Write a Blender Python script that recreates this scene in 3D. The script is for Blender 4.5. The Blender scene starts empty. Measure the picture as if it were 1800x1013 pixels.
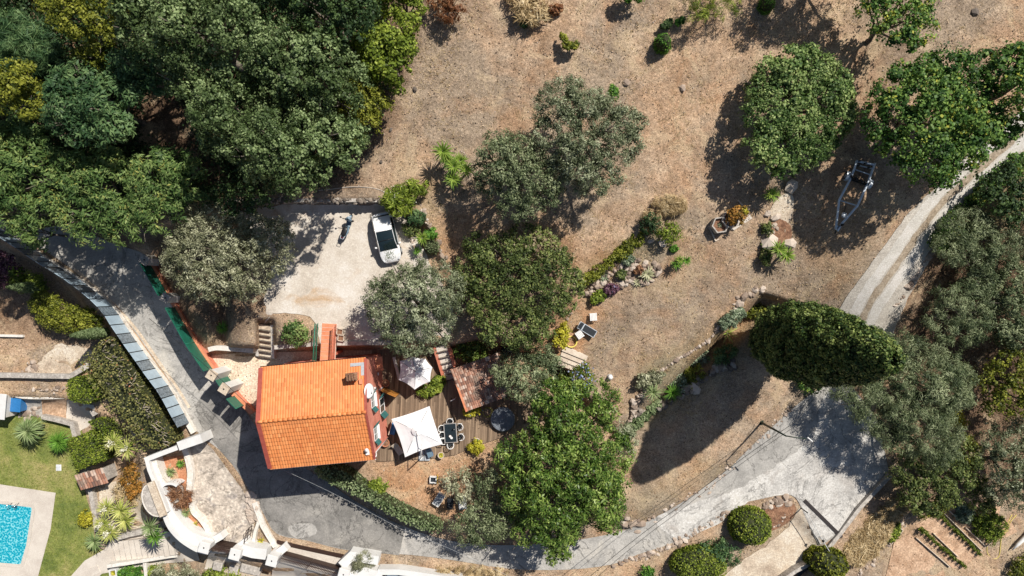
import bpy, math, random
import numpy as np
from mathutils import Vector, Matrix
from mathutils.geometry import delaunay_2d_cdt
R = math.radians
rnd = random.Random(7)
rng = np.random.default_rng(7)
SC = bpy.context.scene
C = SC.collection

# ------------------------------------------------------------------ camera, sky, sun
H = 62.0            # flying height of the camera
PXM = 19.2          # photograph pixels per metre on the road
cam_d = bpy.data.cameras.new('camera'); cam = bpy.data.objects.new('camera', cam_d); C.objects.link(cam)
cam.location = (0, 0, H); cam.rotation_euler = (0, 0, 0)
cam_d.sensor_width = 36; cam_d.lens = 36 / (2 * (1800 / PXM / 2) / H)
cam_d.clip_start = .5; cam_d.clip_end = 1000
SC.camera = cam
SUN_EL = 50.0
sd = Vector((.67, .742, 0)).normalized() * math.cos(R(SUN_EL)); sd.z = math.sin(R(SUN_EL))   # towards the sun
wd = bpy.data.worlds.new('World'); SC.world = wd; wd.use_nodes = True
nt = wd.node_tree; bg = nt.nodes['Background']
sky = nt.nodes.new('ShaderNodeTexSky'); sky.sky_type = 'NISHITA'; sky.sun_disc = False
sky.sun_elevation = R(SUN_EL); sky.sun_rotation = math.atan2(sd.x, sd.y)
nt.links.new(sky.outputs[0], bg.inputs[0]); bg.inputs[1].default_value = .055
sl = bpy.data.lights.new('sun', 'SUN'); sl.energy = 4.6; sl.angle = R(.53); sl.color = (1, .95, .87)
so = bpy.data.objects.new('sun', sl); C.objects.link(so); so.location = (30, 34, 60)
so.rotation_euler = sd.to_track_quat('Z', 'Y').to_euler()
SC.view_settings.view_transform = 'Standard'; SC.view_settings.look = 'None'
SC.view_settings.exposure = 0.33; SC.view_settings.gamma = 1
SC.cycles.max_bounces = 5

# ------------------------------------------------------------------ geometry helpers
def W(px, py, z=0.0):
    f = 1 - z / H
    return Vector(((px - 900) / PXM * f, (506.5 - py) / PXM * f, z))

def pip(P, poly):
    poly = np.asarray(poly, float); x, y = P[:, 0], P[:, 1]; ins = np.zeros(len(P), bool)
    n = len(poly); j = n - 1
    for i in range(n):
        xi, yi = poly[i]; xj, yj = poly[j]
        if yi != yj:
            ins ^= ((yi > y) != (yj > y)) & (x < (xj - xi) * (y - yi) / (yj - yi) + xi)
        j = i
    return ins

def pdist(P, poly, closed=True):
    poly = np.asarray(poly, float); d = np.full(len(P), 1e9); n = len(poly)
    for i in range(n if closed else n - 1):
        a = poly[i]; b = poly[(i + 1) % n]; ab = b - a; L = ab @ ab
        if L < 1e-9: continue
        t = np.clip(((P - a) @ ab) / L, 0, 1)
        q = a + t[:, None] * ab
        d = np.minimum(d, np.hypot(P[:, 0] - q[:, 0], P[:, 1] - q[:, 1]))
    return d

def sdist(P, poly):
    d = pdist(P, poly); return np.where(pip(P, poly), d, -d)

def smooth(pts, k=4, closed=False):
    pts = [Vector(p[:2]) for p in pts]; n = len(pts); out = []
    for i in range(n if closed else n - 1):
        if closed: p0, p1, p2, p3 = pts[i - 1], pts[i], pts[(i + 1) % n], pts[(i + 2) % n]
        else: p0, p1, p2, p3 = pts[max(i - 1, 0)], pts[i], pts[i + 1], pts[min(i + 2, n - 1)]
        for s in range(k):
            t = s / k
            out.append(.5 * ((2 * p1) + (-p0 + p2) * t + (2 * p0 - 5 * p1 + 4 * p2 - p3) * t * t + (-p0 + 3 * p1 - 3 * p2 + p3) * t ** 3))
    if not closed: out.append(pts[-1])
    return [(p.x, p.y) for p in out]

# ------------------------------------------------------------------ terrain heights (in photograph pixels)
GX0, GX1, GY0, GY1, GS = -500, 2300, -420, 1440, 4
gx = np.arange(GX0, GX1 + 1, GS); gy = np.arange(GY0, GY1 + 1, GS)
MX, MY = np.meshgrid(gx, gy); GP = np.stack([MX.ravel(), MY.ravel()], 1).astype(float)
Z = np.zeros(len(GP))

ROAD = smooth([(-420, 300), (-200, 340), (0, 385), (60, 402), (120, 398), (200, 428), (262, 452), (285, 500), (308, 545), (330, 590), (362, 645),
        (398, 690), (440, 735), (480, 790), (520, 812), (580, 850), (640, 890), (710, 925), (790, 950), (870, 958), (960, 955), (1040, 945), (1110, 928), (1170, 900), (1230, 862),
        (1280, 824), (1325, 780), (1360, 748), (1400, 712), (1440, 682)], 3) + \
       [(1490, 670), (1545, 740), (1562, 830), (1520, 880), (1478, 935), (1440, 962)] + \
       smooth([(1404, 884), (1390, 868), (1350, 872), (1300, 888), (1240, 925), (1180, 955), (1120, 975), (1075, 992), (1000, 1001), (900, 1000), (800, 985), (720, 975), (660, 972),
        (600, 965), (540, 950), (487, 938), (462, 900), (420, 832), (385, 790), (346, 757), (303, 677), (257, 610), (208, 546), (159, 500), (120, 468), (60, 430), (0, 410), (-420, 340)], 3)

def fU(P): return 4.5 + (500 - P[:, 1]) * .006 - np.maximum(0, P[:, 1] - 420) * .006
REG = [
 ([(-600, -500), (2400, -500), (2400, 600), (1700, 640), (1500, 560), (1340, 520), (1110, 740), (1085, 762), (1030, 700), (985, 640), (900, 612), (840, 600), (800, 608), (470, 613), (420, 612), (400, 500), (330, 400), (250, 400), (130, 370), (0, 330), (-600, 280)], fU, 7),
 ([(1635, 440), (1715, 372), (1800, 298), (2300, -60), (2400, -60), (2400, 900), (1720, 900), (1590, 600)], lambda P: fU(P) - 2.2, 20),
 ([(400, 355), (700, 355), (750, 400), (780, 480), (800, 590), (780, 604), (700, 606), (470, 612), (400, 612), (400, 560)], 4.0, 6),
 ([(250, 430), (300, 400), (385, 400), (400, 620), (352, 612), (320, 560)], 2.2, 60),
 ([(300, 560), (360, 622), (470, 617), (560, 613), (690, 611), (700, 606), (800, 620), (880, 610), (960, 640), (1000, 680), (1030, 760), (960, 850), (880, 930), (800, 925), (700, 890), (560, 820), (470, 745), (430, 710), (380, 650)], .9, 5),
 ([(1080, 775), (1110, 760), (1330, 560), (1400, 600), (1430, 680), (1350, 745), (1280, 815), (1180, 890), (1110, 920), (1040, 900)], 1.1, 34),
 (ROAD, 0.0, 9),
 ([(-600, 380), (0, 425), (60, 455), (130, 515), (190, 580), (250, 665), (322, 775), (262, 806), (268, 860), (300, 925), (350, 970), (480, 1004), (620, 1024), (760, 1045), (800, 1600), (-600, 1600)], -1.5, 5),
 ([(-600, 700), (0, 700), (120, 705), (240, 770), (250, 900), (300, 960), (330, 1010), (330, 1600), (-600, 1600)], -3.0, 12),
 ([(344, 768), (385, 800), (440, 880), (466, 935), (480, 978), (372, 958), (330, 905), (318, 850), (300, 800)], -.25, 4),
 ([(1490, 960), (1600, 868), (1900, 900), (2400, 1000), (2400, 1600), (1380, 1600)], -1.2, 16),
 ([(1100, 1030), (1180, 990), (1300, 940), (1400, 905), (1450, 975), (1300, 1100), (1200, 1600), (1000, 1600)], -.6, 14),
]
REG += [([(452, 564), (482, 564), (485, 634), (454, 634)], lambda P: np.clip(2.4 - (P[:, 1] - 571) / 57 * 1.8, .6, 4), 5), ([(762, 602), (788, 599), (808, 668), (784, 678)], lambda P: np.clip(2.1 - (P[:, 1] - 608) / 60 * 1.4, .7, 4), 3)]
for poly, h, bl in REG:
    P = GP; s = sdist(P, poly); w = np.clip((s + bl / 2) / bl, 0, 1); w = w * w * (3 - 2 * w)
    hv = h(P) if callable(h) else h
    Z = Z * (1 - w) + hv * w
Z = Z.reshape(MX.shape)
def gauss(a, s):
    k = int(3 * s); x = np.arange(-k, k + 1); g = np.exp(-x * x / 2 / s / s); g /= g.sum()
    b = np.pad(a, k, mode='edge')
    b = np.apply_along_axis(lambda r: np.convolve(r, g, 'valid'), 1, b)
    return np.apply_along_axis(lambda r: np.convolve(r, g, 'valid'), 0, b)
ZB = gauss(Z, 14)
def sstep(a, b, x): t = np.clip((x - a) / (b - a), 0, 1); return t * t * (3 - 2 * t)
wb = sstep(1290, 1420, MX) * (1 - sstep(860, 930, MY))
wb = np.maximum(wb, (1 - sstep(330, 430, MX)) * (1 - sstep(360, 420, MY)))
Z = Z * (1 - wb) + ZB * wb
Z = gauss(Z, .7)

def hz(px, py):
    fx = min(max((px - GX0) / GS, 0), len(gx) - 1.001); fy = min(max((py - GY0) / GS, 0), len(gy) - 1.001)
    i = int(fx); j = int(fy); a = fx - i; b = fy - j
    return float(Z[j, i] * (1 - a) * (1 - b) + Z[j, i + 1] * a * (1 - b) + Z[j + 1, i] * (1 - a) * b + Z[j + 1, i + 1] * a * b)
def hzw(x, y):
    z = 0
    for _ in range(4):
        f = 1 - z / H; z = hz(900 + x * PXM / f, 506.5 - y * PXM / f)
    return z
def G(px, py, dz=0.0):      # the spot of ground seen at a pixel
    z = hz(px, py); p = W(px, py, z); p.z += dz; return p
def Gt(px, py, dz):         # a point dz above the ground, seen at a pixel
    return W(px, py, hz(px, py) + dz)

# ------------------------------------------------------------------ materials
def newmat(name):
    m = bpy.data.materials.new(name); m.use_nodes = True
    return m, m.node_tree, m.node_tree.nodes['Principled BSDF']
def link(t, a, b): t.links.new(a, b)
def node(t, kind, **kw):
    n = t.nodes.new(kind)
    for k, v in kw.items():
        if k in ('default',): continue
        setattr(n, k, v)
    return n
def coords(t):
    return t.nodes.new('ShaderNodeTexCoord').outputs['Object']
def noise(t, co, scale, detail=6, rough=.6, dist=0):
    n = t.nodes.new('ShaderNodeTexNoise'); n.inputs['Scale'].default_value = scale; n.inputs['Detail'].default_value = detail
    n.inputs['Roughness'].default_value = rough; n.inputs['Distortion'].default_value = dist
    t.links.new(co, n.inputs['Vector']); return n.outputs['Fac']
def ramp(t, fac, stops, interp='LINEAR'):
    r = t.nodes.new('ShaderNodeValToRGB'); r.color_ramp.interpolation = interp; e = r.color_ramp.elements
    while len(e) < len(stops): e.new(.5)
    for el, (p, c) in zip(e, stops):
        el.position = p; el.color = (*c, 1) if len(c) == 3 else (c[0],) * 3 + (1,)
    t.links.new(fac, r.inputs[0]); return r.outputs[0]
def mixc(t, fac, a, b, mode='MIX'):
    m = t.nodes.new('ShaderNodeMix'); m.data_type = 'RGBA'; m.blend_type = mode
    for k, v in ((0, fac), (6, a), (7, b)):
        if isinstance(v, (int, float)): m.inputs[k].default_value = v
        elif isinstance(v, tuple): m.inputs[k].default_value = (*v, 1)
        else: t.links.new(v, m.inputs[k])
    return m.outputs[2]
def mth(t, op, a, b=None, clamp=False):
    m = t.nodes.new('ShaderNodeMath'); m.operation = op; m.use_clamp = clamp
    for k, v in ((0, a), (1, b)):
        if v is None: continue
        if isinstance(v, (int, float)): m.inputs[k].default_value = v
        else: t.links.new(v, m.inputs[k])
    return m.outputs[0]
def attr(t, name):
    a = t.nodes.new('ShaderNodeAttribute'); a.attribute_name = name; return a.outputs['Fac']
def bump(t, b, h, strength=.5, dist=.05):
    n = t.nodes.new('ShaderNodeBump'); n.inputs['Strength'].default_value = strength; n.inputs['Distance'].default_value = dist
    t.links.new(h, n.inputs['Height']); t.links.new(n.outputs[0], b.inputs['Normal'])

def surf(name, c1, c2, scale=1.0, rough=.85, c3=None, crack=0, speck=0.0, speck_scale=18, bmp=.4, spec=.3, metallic=0, stain=None, stain_scale=.25, stain_amt=(.5, .62)):
    m, t, b = newmat(name); co = coords(t)
    stops = [(.36, c1), (.62, c2)] if c3 is None else [(.32, c1), (.5, c2), (.68, c3)]
    col = ramp(t, noise(t, co, scale, 8, .65), stops)
    if stain is not None:
        col = mixc(t, ramp(t, noise(t, co, stain_scale, 6, .6, .6), [(stain_amt[0], (0,)), (stain_amt[1], (1,))]), col, stain)
    if crack:
        ck = ramp(t, noise(t, co, .22, 7, .62, 1.2), [(.487, (0,)), (.497, (1,)), (.503, (1,)), (.513, (0,))])
        col = mixc(t, mth(t, 'MULTIPLY', ck, crack), col, tuple(x * .45 for x in c1))
        col = mixc(t, ramp(t, noise(t, co, .9, 7, .7, 1.5), [(.66, (0,)), (.70, (.6,))]), col, tuple(x * .7 for x in c1))
    if speck:
        f = noise(t, co, speck_scale, 3, .7)
        col = mixc(t, speck, col, ramp(t, f, [(.3, (.25,) * 3), (.5, (.5,) * 3), (.7, (.95,) * 3)]), 'OVERLAY')
        bump(t, b, f, bmp, .03)
    t.links.new(col, b.inputs['Base Color']); b.inputs['Roughness'].default_value = rough
    b.inputs['Specular IOR Level'].default_value = spec; b.inputs['Metallic'].default_value = metallic
    return m

def tintmat(name, stops, rough=.7, vary=.5, scale=3, bmp=0, spec=.3, weather=None):
    m, t, b = newmat(name); co = coords(t)
    f = mth(t, 'ADD', attr(t, 'tint'), mth(t, 'MULTIPLY', mth(t, 'SUBTRACT', noise(t, co, scale, 4, .6), .5), vary))
    col = ramp(t, f, stops)
    if weather: col = mixc(t, ramp(t, noise(t, co, .8, 6, .65), [(.48, (0,)), (.62, (1,))]), col, weather)
    t.links.new(col, b.inputs['Base Color']); b.inputs['Roughness'].default_value = rough; b.inputs['Specular IOR Level'].default_value = spec
    return m

def leafmat(name, dark, mid, light, transl=.25, rough=.55, accent=None):
    m, t, b = newmat(name); co = coords(t)
    f = mth(t, 'ADD', attr(t, 'tint'), mth(t, 'MULTIPLY', mth(t, 'SUBTRACT', noise(t, co, .7, 4, .6), .5), .5))
    stops = [(.15, dark), (.5, mid), (.85, light)]
    if accent: stops = [(.12, dark), (.48, mid), (.9, light), (1.0, accent)]
    col = ramp(t, f, stops)
    t.links.new(col, b.inputs['Base Color']); b.inputs['Roughness'].default_value = rough; b.inputs['Specular IOR Level'].default_value = .25
    tr = t.nodes.new('ShaderNodeBsdfTranslucent'); t.links.new(mixc(t, 1.0, col, (1.0, 1.0, .55), 'MULTIPLY'), tr.inputs[0])
    mx = t.nodes.new('ShaderNodeMixShader'); mx.inputs[0].default_value = transl
    t.links.new(b.outputs[0], mx.inputs[1]); t.links.new(tr.outputs[0], mx.inputs[2])
    t.links.new(mx.outputs[0], t.nodes['Material Output'].inputs[0])
    return m

def plain(name, c, rough=.6, metallic=0, spec=.4, v=.12, scale=6):
    return surf(name, tuple(x * (1 - v) for x in c), tuple(min(1, x * (1 + v)) for x in c), scale, rough, spec=spec, metallic=metallic)

M = {}
def ground_material():
    m, t, b = newmat('dry_ground'); co = coords(t)
    big = noise(t, co, .11, 5, .6, .4); mid = noise(t, co, .55, 7, .68); fine = noise(t, co, 4.5, 6, .75); grit = noise(t, co, 11, 3, .8)
    straw = ramp(t, mid, [(.3, (.30, .195, .12)), (.5, (.43, .295, .195)), (.7, (.54, .40, .275))])
    grey = ramp(t, mid, [(.3, (.235, .175, .125)), (.7, (.41, .32, .235))])
    red = ramp(t, mid, [(.3, (.34, .18, .09)), (.7, (.54, .325, .19))])
    c = mixc(t, ramp(t, big, [(.44, (0,)), (.55, (1,))]), straw, grey)
    redf = mth(t, 'ADD', attr(t, 'red'), ramp(t, noise(t, co, .24, 6, .65, .5), [(.5, (0,)), (.66, (.5,))]), True)
    c = mixc(t, redf, c, red)
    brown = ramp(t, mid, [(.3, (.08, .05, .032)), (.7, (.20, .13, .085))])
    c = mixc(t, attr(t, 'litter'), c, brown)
    sp = ramp(t, fine, [(.30, (.16,) * 3), (.45, (.42,) * 3), (.56, (.56,) * 3), (.72, (.92,) * 3)])
    c = mixc(t, .7, c, sp, 'OVERLAY')
    c = mixc(t, ramp(t, noise(t, co, .33, 7, .7, 1.0), [(.52, (0,)), (.62, (.55,))]), c, (.50, .385, .25))
    sp2 = ramp(t, grit, [(.3, (.15,) * 3), (.5, (.5,) * 3), (.7, (.9,) * 3)])
    c = mixc(t, .75, c, sp2, 'OVERLAY')
    gm = mth(t, 'ADD', mth(t, 'MULTIPLY', attr(t, 'green'), .8), ramp(t, noise(t, co, 1.7, 5, .7), [(.66, (0,)), (.74, (.35,))]), True)
    c = mixc(t, gm, c, mixc(t, fine, (.05, .07, .02), (.17, .19, .07)))
    t.links.new(c, b.inputs['Base Color']); b.inputs['Roughness'].default_value = .95; b.inputs['Specular IOR Level'].default_value = .1
    h = mth(t, 'ADD', mth(t, 'MULTIPLY', fine, .7), mth(t, 'MULTIPLY', mid, .8)); bump(t, b, h, .9, .12)
    return m
M['ground'] = ground_material()
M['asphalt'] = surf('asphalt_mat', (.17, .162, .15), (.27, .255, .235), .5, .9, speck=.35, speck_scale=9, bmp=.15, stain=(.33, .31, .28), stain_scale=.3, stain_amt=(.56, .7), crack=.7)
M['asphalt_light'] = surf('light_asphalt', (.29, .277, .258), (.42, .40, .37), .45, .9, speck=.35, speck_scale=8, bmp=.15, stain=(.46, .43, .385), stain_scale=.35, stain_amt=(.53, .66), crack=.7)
M['concrete'] = surf('worn_concrete', (.35, .335, .315), (.49, .47, .44), .6, .9, c3=(.60, .575, .535), speck=.45, speck_scale=7, bmp=.35, stain=(.36, .33, .30), stain_scale=.5, stain_amt=(.55, .7), crack=.7)
M['dirt_pale'] = surf('pale_dirt', (.36, .28, .21), (.52, .43, .33), .6, .95, c3=(.6, .53, .44), speck=.5, speck_scale=8, bmp=.5)
M['gravel'] = surf('parking_gravel', (.42, .36, .295), (.56, .50, .43), .38, .95, c3=(.64, .595, .54), speck=.3, speck_scale=9, bmp=.5, stain=(.46, .32, .2), stain_scale=.33, stain_amt=(.56, .72))
M['court'] = surf('courtyard_gravel', (.52, .41, .30), (.66, .55, .43), .7, .95, speck=.7, speck_scale=8, bmp=.6)
M['track'] = surf('track_gravel', (.40, .36, .31), (.53, .485, .42), .9, .95, speck=.5, speck_scale=9, bmp=.4)
M['rut'] = surf('rut_gravel', (.49, .46, .41), (.62, .58, .53), .7, .95, speck=.4, speck_scale=9, bmp=.3)
M['track_mid'] = surf('track_middle', (.26, .20, .14), (.40, .33, .25), 1.6, .95, speck=.6, speck_scale=7, bmp=.5)
M['stamped'] = surf('stamped_concrete', (.28, .24, .20), (.50, .43, .36), 1.1, .9, c3=(.62, .55, .46), speck=.55, speck_scale=4, bmp=.3, stain=(.33, .29, .26), stain_scale=1.1, stain_amt=(.56, .64), crack=.7)
M['lawn'] = surf('lawn_grass', (.09, .125, .028), (.19, .21, .055), .45, .9, c3=(.32, .275, .11), speck=.6, speck_scale=9, bmp=.7)
M['stone_pave'] = surf('pale_paving', (.50, .44, .38), (.60, .54, .47), .8, .85, speck=.2, speck_scale=10, bmp=.1)
M['white'] = surf('white_render', (.60, .59, .57), (.70, .69, .67), .8, .8, stain=(.66, .64, .60), stain_scale=.7, stain_amt=(.58, .75), speck=.12, speck_scale=12, bmp=.1)
M['white_kerb'] = surf('kerb_render', (.60, .56, .50), (.74, .70, .64), 1.5, .85, speck=.3, speck_scale=7, bmp=.2, stain=(.45, .4, .34), stain_scale=1.3, stain_amt=(.56, .7))
M['salmon'] = surf('salmon_render', (.62, .21, .15), (.72, .28, .20), .6, .85, speck=.12, speck_scale=10, bmp=.1, stain=(.55, .19, .13), stain_scale=.9)
M['redwall'] = surf('red_render', (.55, .17, .10), (.68, .26, .17), 1.2, .85, speck=.25, speck_scale=9, bmp=.15, stain=(.5, .33, .26), stain_scale=1.1, stain_amt=(.56, .7))
M['terracotta'] = surf('terracotta', (.58, .20, .10), (.70, .29, .16), 1.3, .7, speck=.2, speck_scale=6, bmp=.1)
M['verge'] = surf('dark_red_verge', (.30, .065, .045), (.38, .09, .065), 2, .6)
M['tile'] = tintmat('orange_roof_tile', [(.1, (.52, .16, .05)), (.5, (.66, .235, .075)), (.9, (.74, .32, .12))], .6, .25, 1.2, weather=(.58, .215, .075))
M['oldtile'] = tintmat('old_roof_tile', [(.0, (.16, .10, .08)), (.3, (.28, .135, .09)), (.55, (.40, .20, .135)), (.8, (.46, .31, .235)), (1, (.54, .43, .36))], .85, .6, 2.5, weather=(.22, .16, .125))
M['stone'] = tintmat('field_stone', [(0, (.19, .14, .11)), (.5, (.35, .27, .21)), (1, (.56, .475, .40))], .9, .5, 4)
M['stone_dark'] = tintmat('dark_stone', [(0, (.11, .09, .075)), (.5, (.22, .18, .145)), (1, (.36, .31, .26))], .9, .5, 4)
M['wallstone'] = surf('grey_wall', (.30, .27, .24), (.47, .43, .385), 2, .9, speck=.5, speck_scale=6, bmp=.6)
M['deck'] = tintmat('deck_wood', [(.0, (.12, .08, .052)), (.5, (.25, .175, .118)), (1, (.42, .30, .20))], .8, .3, 2)
M['palewood'] = surf('pale_timber', (.52, .42, .33), (.64, .55, .45), 1.5, .8, speck=.2, speck_scale=8, bmp=.1)
M['wood'] = surf('varnished_wood', (.42, .17, .035), (.55, .25, .06), 1.5, .5)
M['green_panel'] = plain('green_panel', (.015, .13, .085), .45, v=.18, scale=1)
M['green_paint'] = plain('green_paint', (.02, .16, .10), .4)
M['teal'] = plain('shutter_teal', (.035, .13, .125), .45, v=.15, scale=2)
M['glassy'] = plain('frosted_panel', (.36, .46, .54), .28, spec=.6, v=.12, scale=1.2)
M['glassdark'] = surf('speckled_panel', (.07, .09, .11), (.22, .27, .31), 5, .3, speck=.4, speck_scale=10, spec=.6)  # darker speckled panels of the fence
M['iron'] = plain('brown_iron', (.055, .03, .022), .5, .3)
M['darkmetal'] = plain('dark_metal', (.02, .022, .022), .4, .6)
M['lampgreen'] = plain('lamp_post_green', (.012, .03, .02), .45, .2)
M['galv'] = plain('galvanised_steel', (.52, .56, .60), .45, .3, v=.2)
M['trailer'] = plain('trailer_steel', (.62, .68, .74), .5, .0, v=.1)
M['chrome'] = plain('bright_steel', (.7, .7, .7), .2, 1)
M['rubber'] = plain('tyre_rubber', (.02, .02, .02), .85)
M['carwhite'] = plain('car_paint', (.80, .80, .80), .15, spec=.6, v=.01)
M['carglass'] = plain('car_glass', (.012, .022, .025), .08, spec=1.0)
M['carblack'] = plain('car_trim', (.015, .015, .016), .4)
M['lens'] = plain('lamp_lens', (.6, .62, .64), .1, spec=.8)
M['redlens'] = plain('tail_lens', (.35, .01, .01), .15, spec=.8)
M['canvas'] = surf('white_canvas', (.72, .71, .71), (.80, .79, .80), .5, .85, speck=.06, speck_scale=5, bmp=.05)
M['plasticw'] = plain('white_plastic', (.76, .75, .73), .35, v=.03)
M['tabletop'] = plain('slate_tabletop', (.018, .026, .032), .25, spec=.5)
M['darkcloth'] = plain('dark_mesh_fabric', (.022, .026, .032), .8)
M['greycloth'] = plain('grey_cloth', (.36, .34, .33), .8)
M['greyplastic'] = plain('grey_plastic', (.38, .40, .42), .4)
M['yellow'] = plain('yellow_rubber', (.72, .60, .14), .5)
M['yellowdull'] = plain('dull_yellow_hose', (.30, .27, .06), .5)
M['yellowbox'] = plain('yellow_box', (.62, .42, .05), .6)
M['blue'] = plain('blue_sheet', (.03, .17, .42), .35)
M['bluegrey'] = plain('blue_grey_paint', (.14, .21, .27), .28, spec=.6)
M['bluewater'] = plain('spa_cover', (.16, .18, .21), .5)
M['soil'] = surf('soil', (.15, .075, .045), (.30, .165, .10), 2, .95, speck=.5, speck_scale=8, bmp=.6)
M['redsoil'] = surf('red_soil', (.36, .15, .075), (.48, .23, .13), 2, .95, speck=.4, speck_scale=8, bmp=.6)
M['drysoil'] = surf('dry_bed_soil', (.34, .21, .13), (.54, .37, .25), 1.2, .95, speck=.6, speck_scale=6, bmp=.7)
M['trunk'] = surf('tree_bark', (.10, .08, .065), (.22, .185, .155), 3, .95, speck=.4, speck_scale=12, bmp=.6)
M['drain'] = plain('drain_grate', (.035, .028, .028), .7)
M['pole_white'] = plain('pale_pole', (.6, .6, .58), .4)
M['seatpad'] = plain('ceramic', (.55, .5, .45), .5)
M['pot'] = plain('clay_pot', (.48, .20, .11), .8)
def pool_material():
    m, t, b = newmat('pool_water'); co = coords(t)
    v = t.nodes.new('ShaderNodeTexVoronoi'); v.feature = 'SMOOTH_F1'; v.inputs['Scale'].default_value = 8; v.inputs['Smoothness'].default_value = .4
    d = t.nodes.new('ShaderNodeMix'); d.data_type = 'VECTOR'; d.inputs[0].default_value = .22
    nn = t.nodes.new('ShaderNodeTexNoise'); nn.inputs['Scale'].default_value = 1.3; t.links.new(co, nn.inputs['Vector'])
    t.links.new(co, d.inputs[4]); t.links.new(nn.outputs['Color'], d.inputs[5]); t.links.new(d.outputs[1], v.inputs['Vector'])
    col = ramp(t, v.outputs['Distance'], [(.1, (.0, .25, .36)), (.35, (.005, .30, .41)), (.52, (.03, .385, .48)), (.7, (.22, .58, .64))])  # bright ripple caustics are painted into the water colour
    t.links.new(col, b.inputs['Base Color']); b.inputs['Roughness'].default_value = .12; b.inputs['Specular IOR Level'].default_value = .5
    bump(t, b, v.outputs['Distance'], .35, .05)
    return m
M['pool'] = pool_material()

M['l_oak'] = leafmat('oak_leaves', (.045, .075, .022), (.115, .17, .06), (.30, .38, .17))
M['l_bright'] = leafmat('bright_leaves', (0.065, 0.098, 0.010), (0.169, 0.234, 0.026), (0.351, 0.416, 0.065))
M['l_yellow'] = leafmat('yellow_green_leaves', (.06, .08, .008), (.16, .18, .02), (.33, .34, .05))
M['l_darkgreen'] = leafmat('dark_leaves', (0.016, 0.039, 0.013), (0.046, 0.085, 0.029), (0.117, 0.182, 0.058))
M['l_robinia'] = leafmat('feathery_leaves', (.04, .085, .022), (.115, .19, .05), (.28, .36, .12), accent=(.36, .36, .09))
M['l_teal'] = leafmat('cool_green_leaves', (.028, .07, .026), (.07, .14, .05), (.17, .26, .10))
M['l_olive'] = leafmat('olive_leaves', (.06, .08, .036), (.18, .205, .11), (.40, .43, .28), .12)
M['l_olive2'] = leafmat('dusky_olive_leaves', (.045, .068, .028), (.14, .175, .08), (.34, .38, .21), .12)
M['l_palolive'] = leafmat('pale_olive_leaves', (.10, .11, .055), (.27, .275, .165), (.50, .50, .34), .12)
M['l_carob'] = leafmat('carob_leaves', (.035, .055, .015), (.11, .15, .04), (.28, .32, .10), accent=(.32, .25, .16))
M['l_maple'] = leafmat('maple_leaves', (.022, .065, .012), (.08, .17, .03), (.25, .36, .08), accent=(.42, .42, .06))
M['l_round'] = leafmat('round_tree_leaves', (.04, .085, .018), (.13, .21, .055), (.36, .44, .16))
M['l_loquat'] = leafmat('glossy_leaves', (.035, .075, .012), (.105, .18, .03), (.31, .40, .10), .2, .4)
M['l_cypress'] = leafmat('cypress_leaves', (.014, .036, .008), (.055, .095, .018), (.25, .30, .085), .08)
M['l_hedge'] = leafmat('hedge_leaves', (.06, .095, .01), (.17, .23, .025), (.38, .43, .07))
M['l_wildhedge'] = leafmat('woody_hedge_leaves', (.08, .09, .03), (.20, .205, .06), (.33, .30, .12), accent=(.48, .19, .10))
M['l_greyhedge'] = leafmat('grey_hedge_leaves', (.08, .12, .045), (.20, .265, .12), (.38, .44, .24))
M['l_purple'] = leafmat('purple_leaves', (0.039, 0.016, 0.026), (0.098, 0.039, 0.065), (0.208, 0.104, 0.143))
M['l_brown'] = leafmat('dried_leaves', (.10, .035, .012), (.25, .10, .04), (.45, .24, .12))
M['l_straw'] = leafmat('straw', (.30, .21, .10), (.56, .42, .23), (.74, .61, .39), .15)
M['l_lemon'] = leafmat('lemon_leaves', (.25, .22, .02), (.45, .42, .03), (.65, .60, .08))
M['l_orange'] = leafmat('rusty_leaves', (0.169, 0.117, 0.026), (0.364, 0.182, 0.039), (0.546, 0.260, 0.052))
M['l_redbrown'] = leafmat('red_brown_leaves', (0.130, 0.058, 0.033), (0.286, 0.143, 0.072), (0.468, 0.260, 0.143))
M['l_blue'] = leafmat('blue_flowers', (.10, .14, .30), (.24, .30, .52), (.50, .56, .75))
M['l_succ'] = leafmat('succulent_leaves', (0.091, 0.130, 0.078), (0.221, 0.286, 0.169), (0.442, 0.494, 0.351))
M['l_yucca'] = leafmat('yucca_blades', (.04, .09, .012), (.13, .23, .03), (.32, .42, .08))
M['l_variegated'] = leafmat('striped_blades', (.10, .17, .02), (.34, .40, .08), (.66, .64, .24))
M['l_palm'] = leafmat('palm_blades', (.07, .13, .035), (.18, .27, .09), (.38, .45, .22))
M['l_cycad'] = leafmat('cycad_fronds', (0.033, 0.098, 0.013), (0.091, 0.221, 0.026), (0.208, 0.390, 0.058))
M['l_agave'] = leafmat('pale_agave', (.17, .19, .09), (.36, .37, .20), (.58, .56, .38))
M['l_flower'] = leafmat('cream_flowers', (.6, .58, .42), (.75, .72, .6), (.85, .83, .75))
M['l_litter'] = leafmat('litter', (.06, .038, .024), (.26, .155, .085), (.56, .41, .27), .05)
M['core'] = surf('twiggy_core', (.025, .032, .012), (.05, .055, .025), 4, .95)

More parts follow.
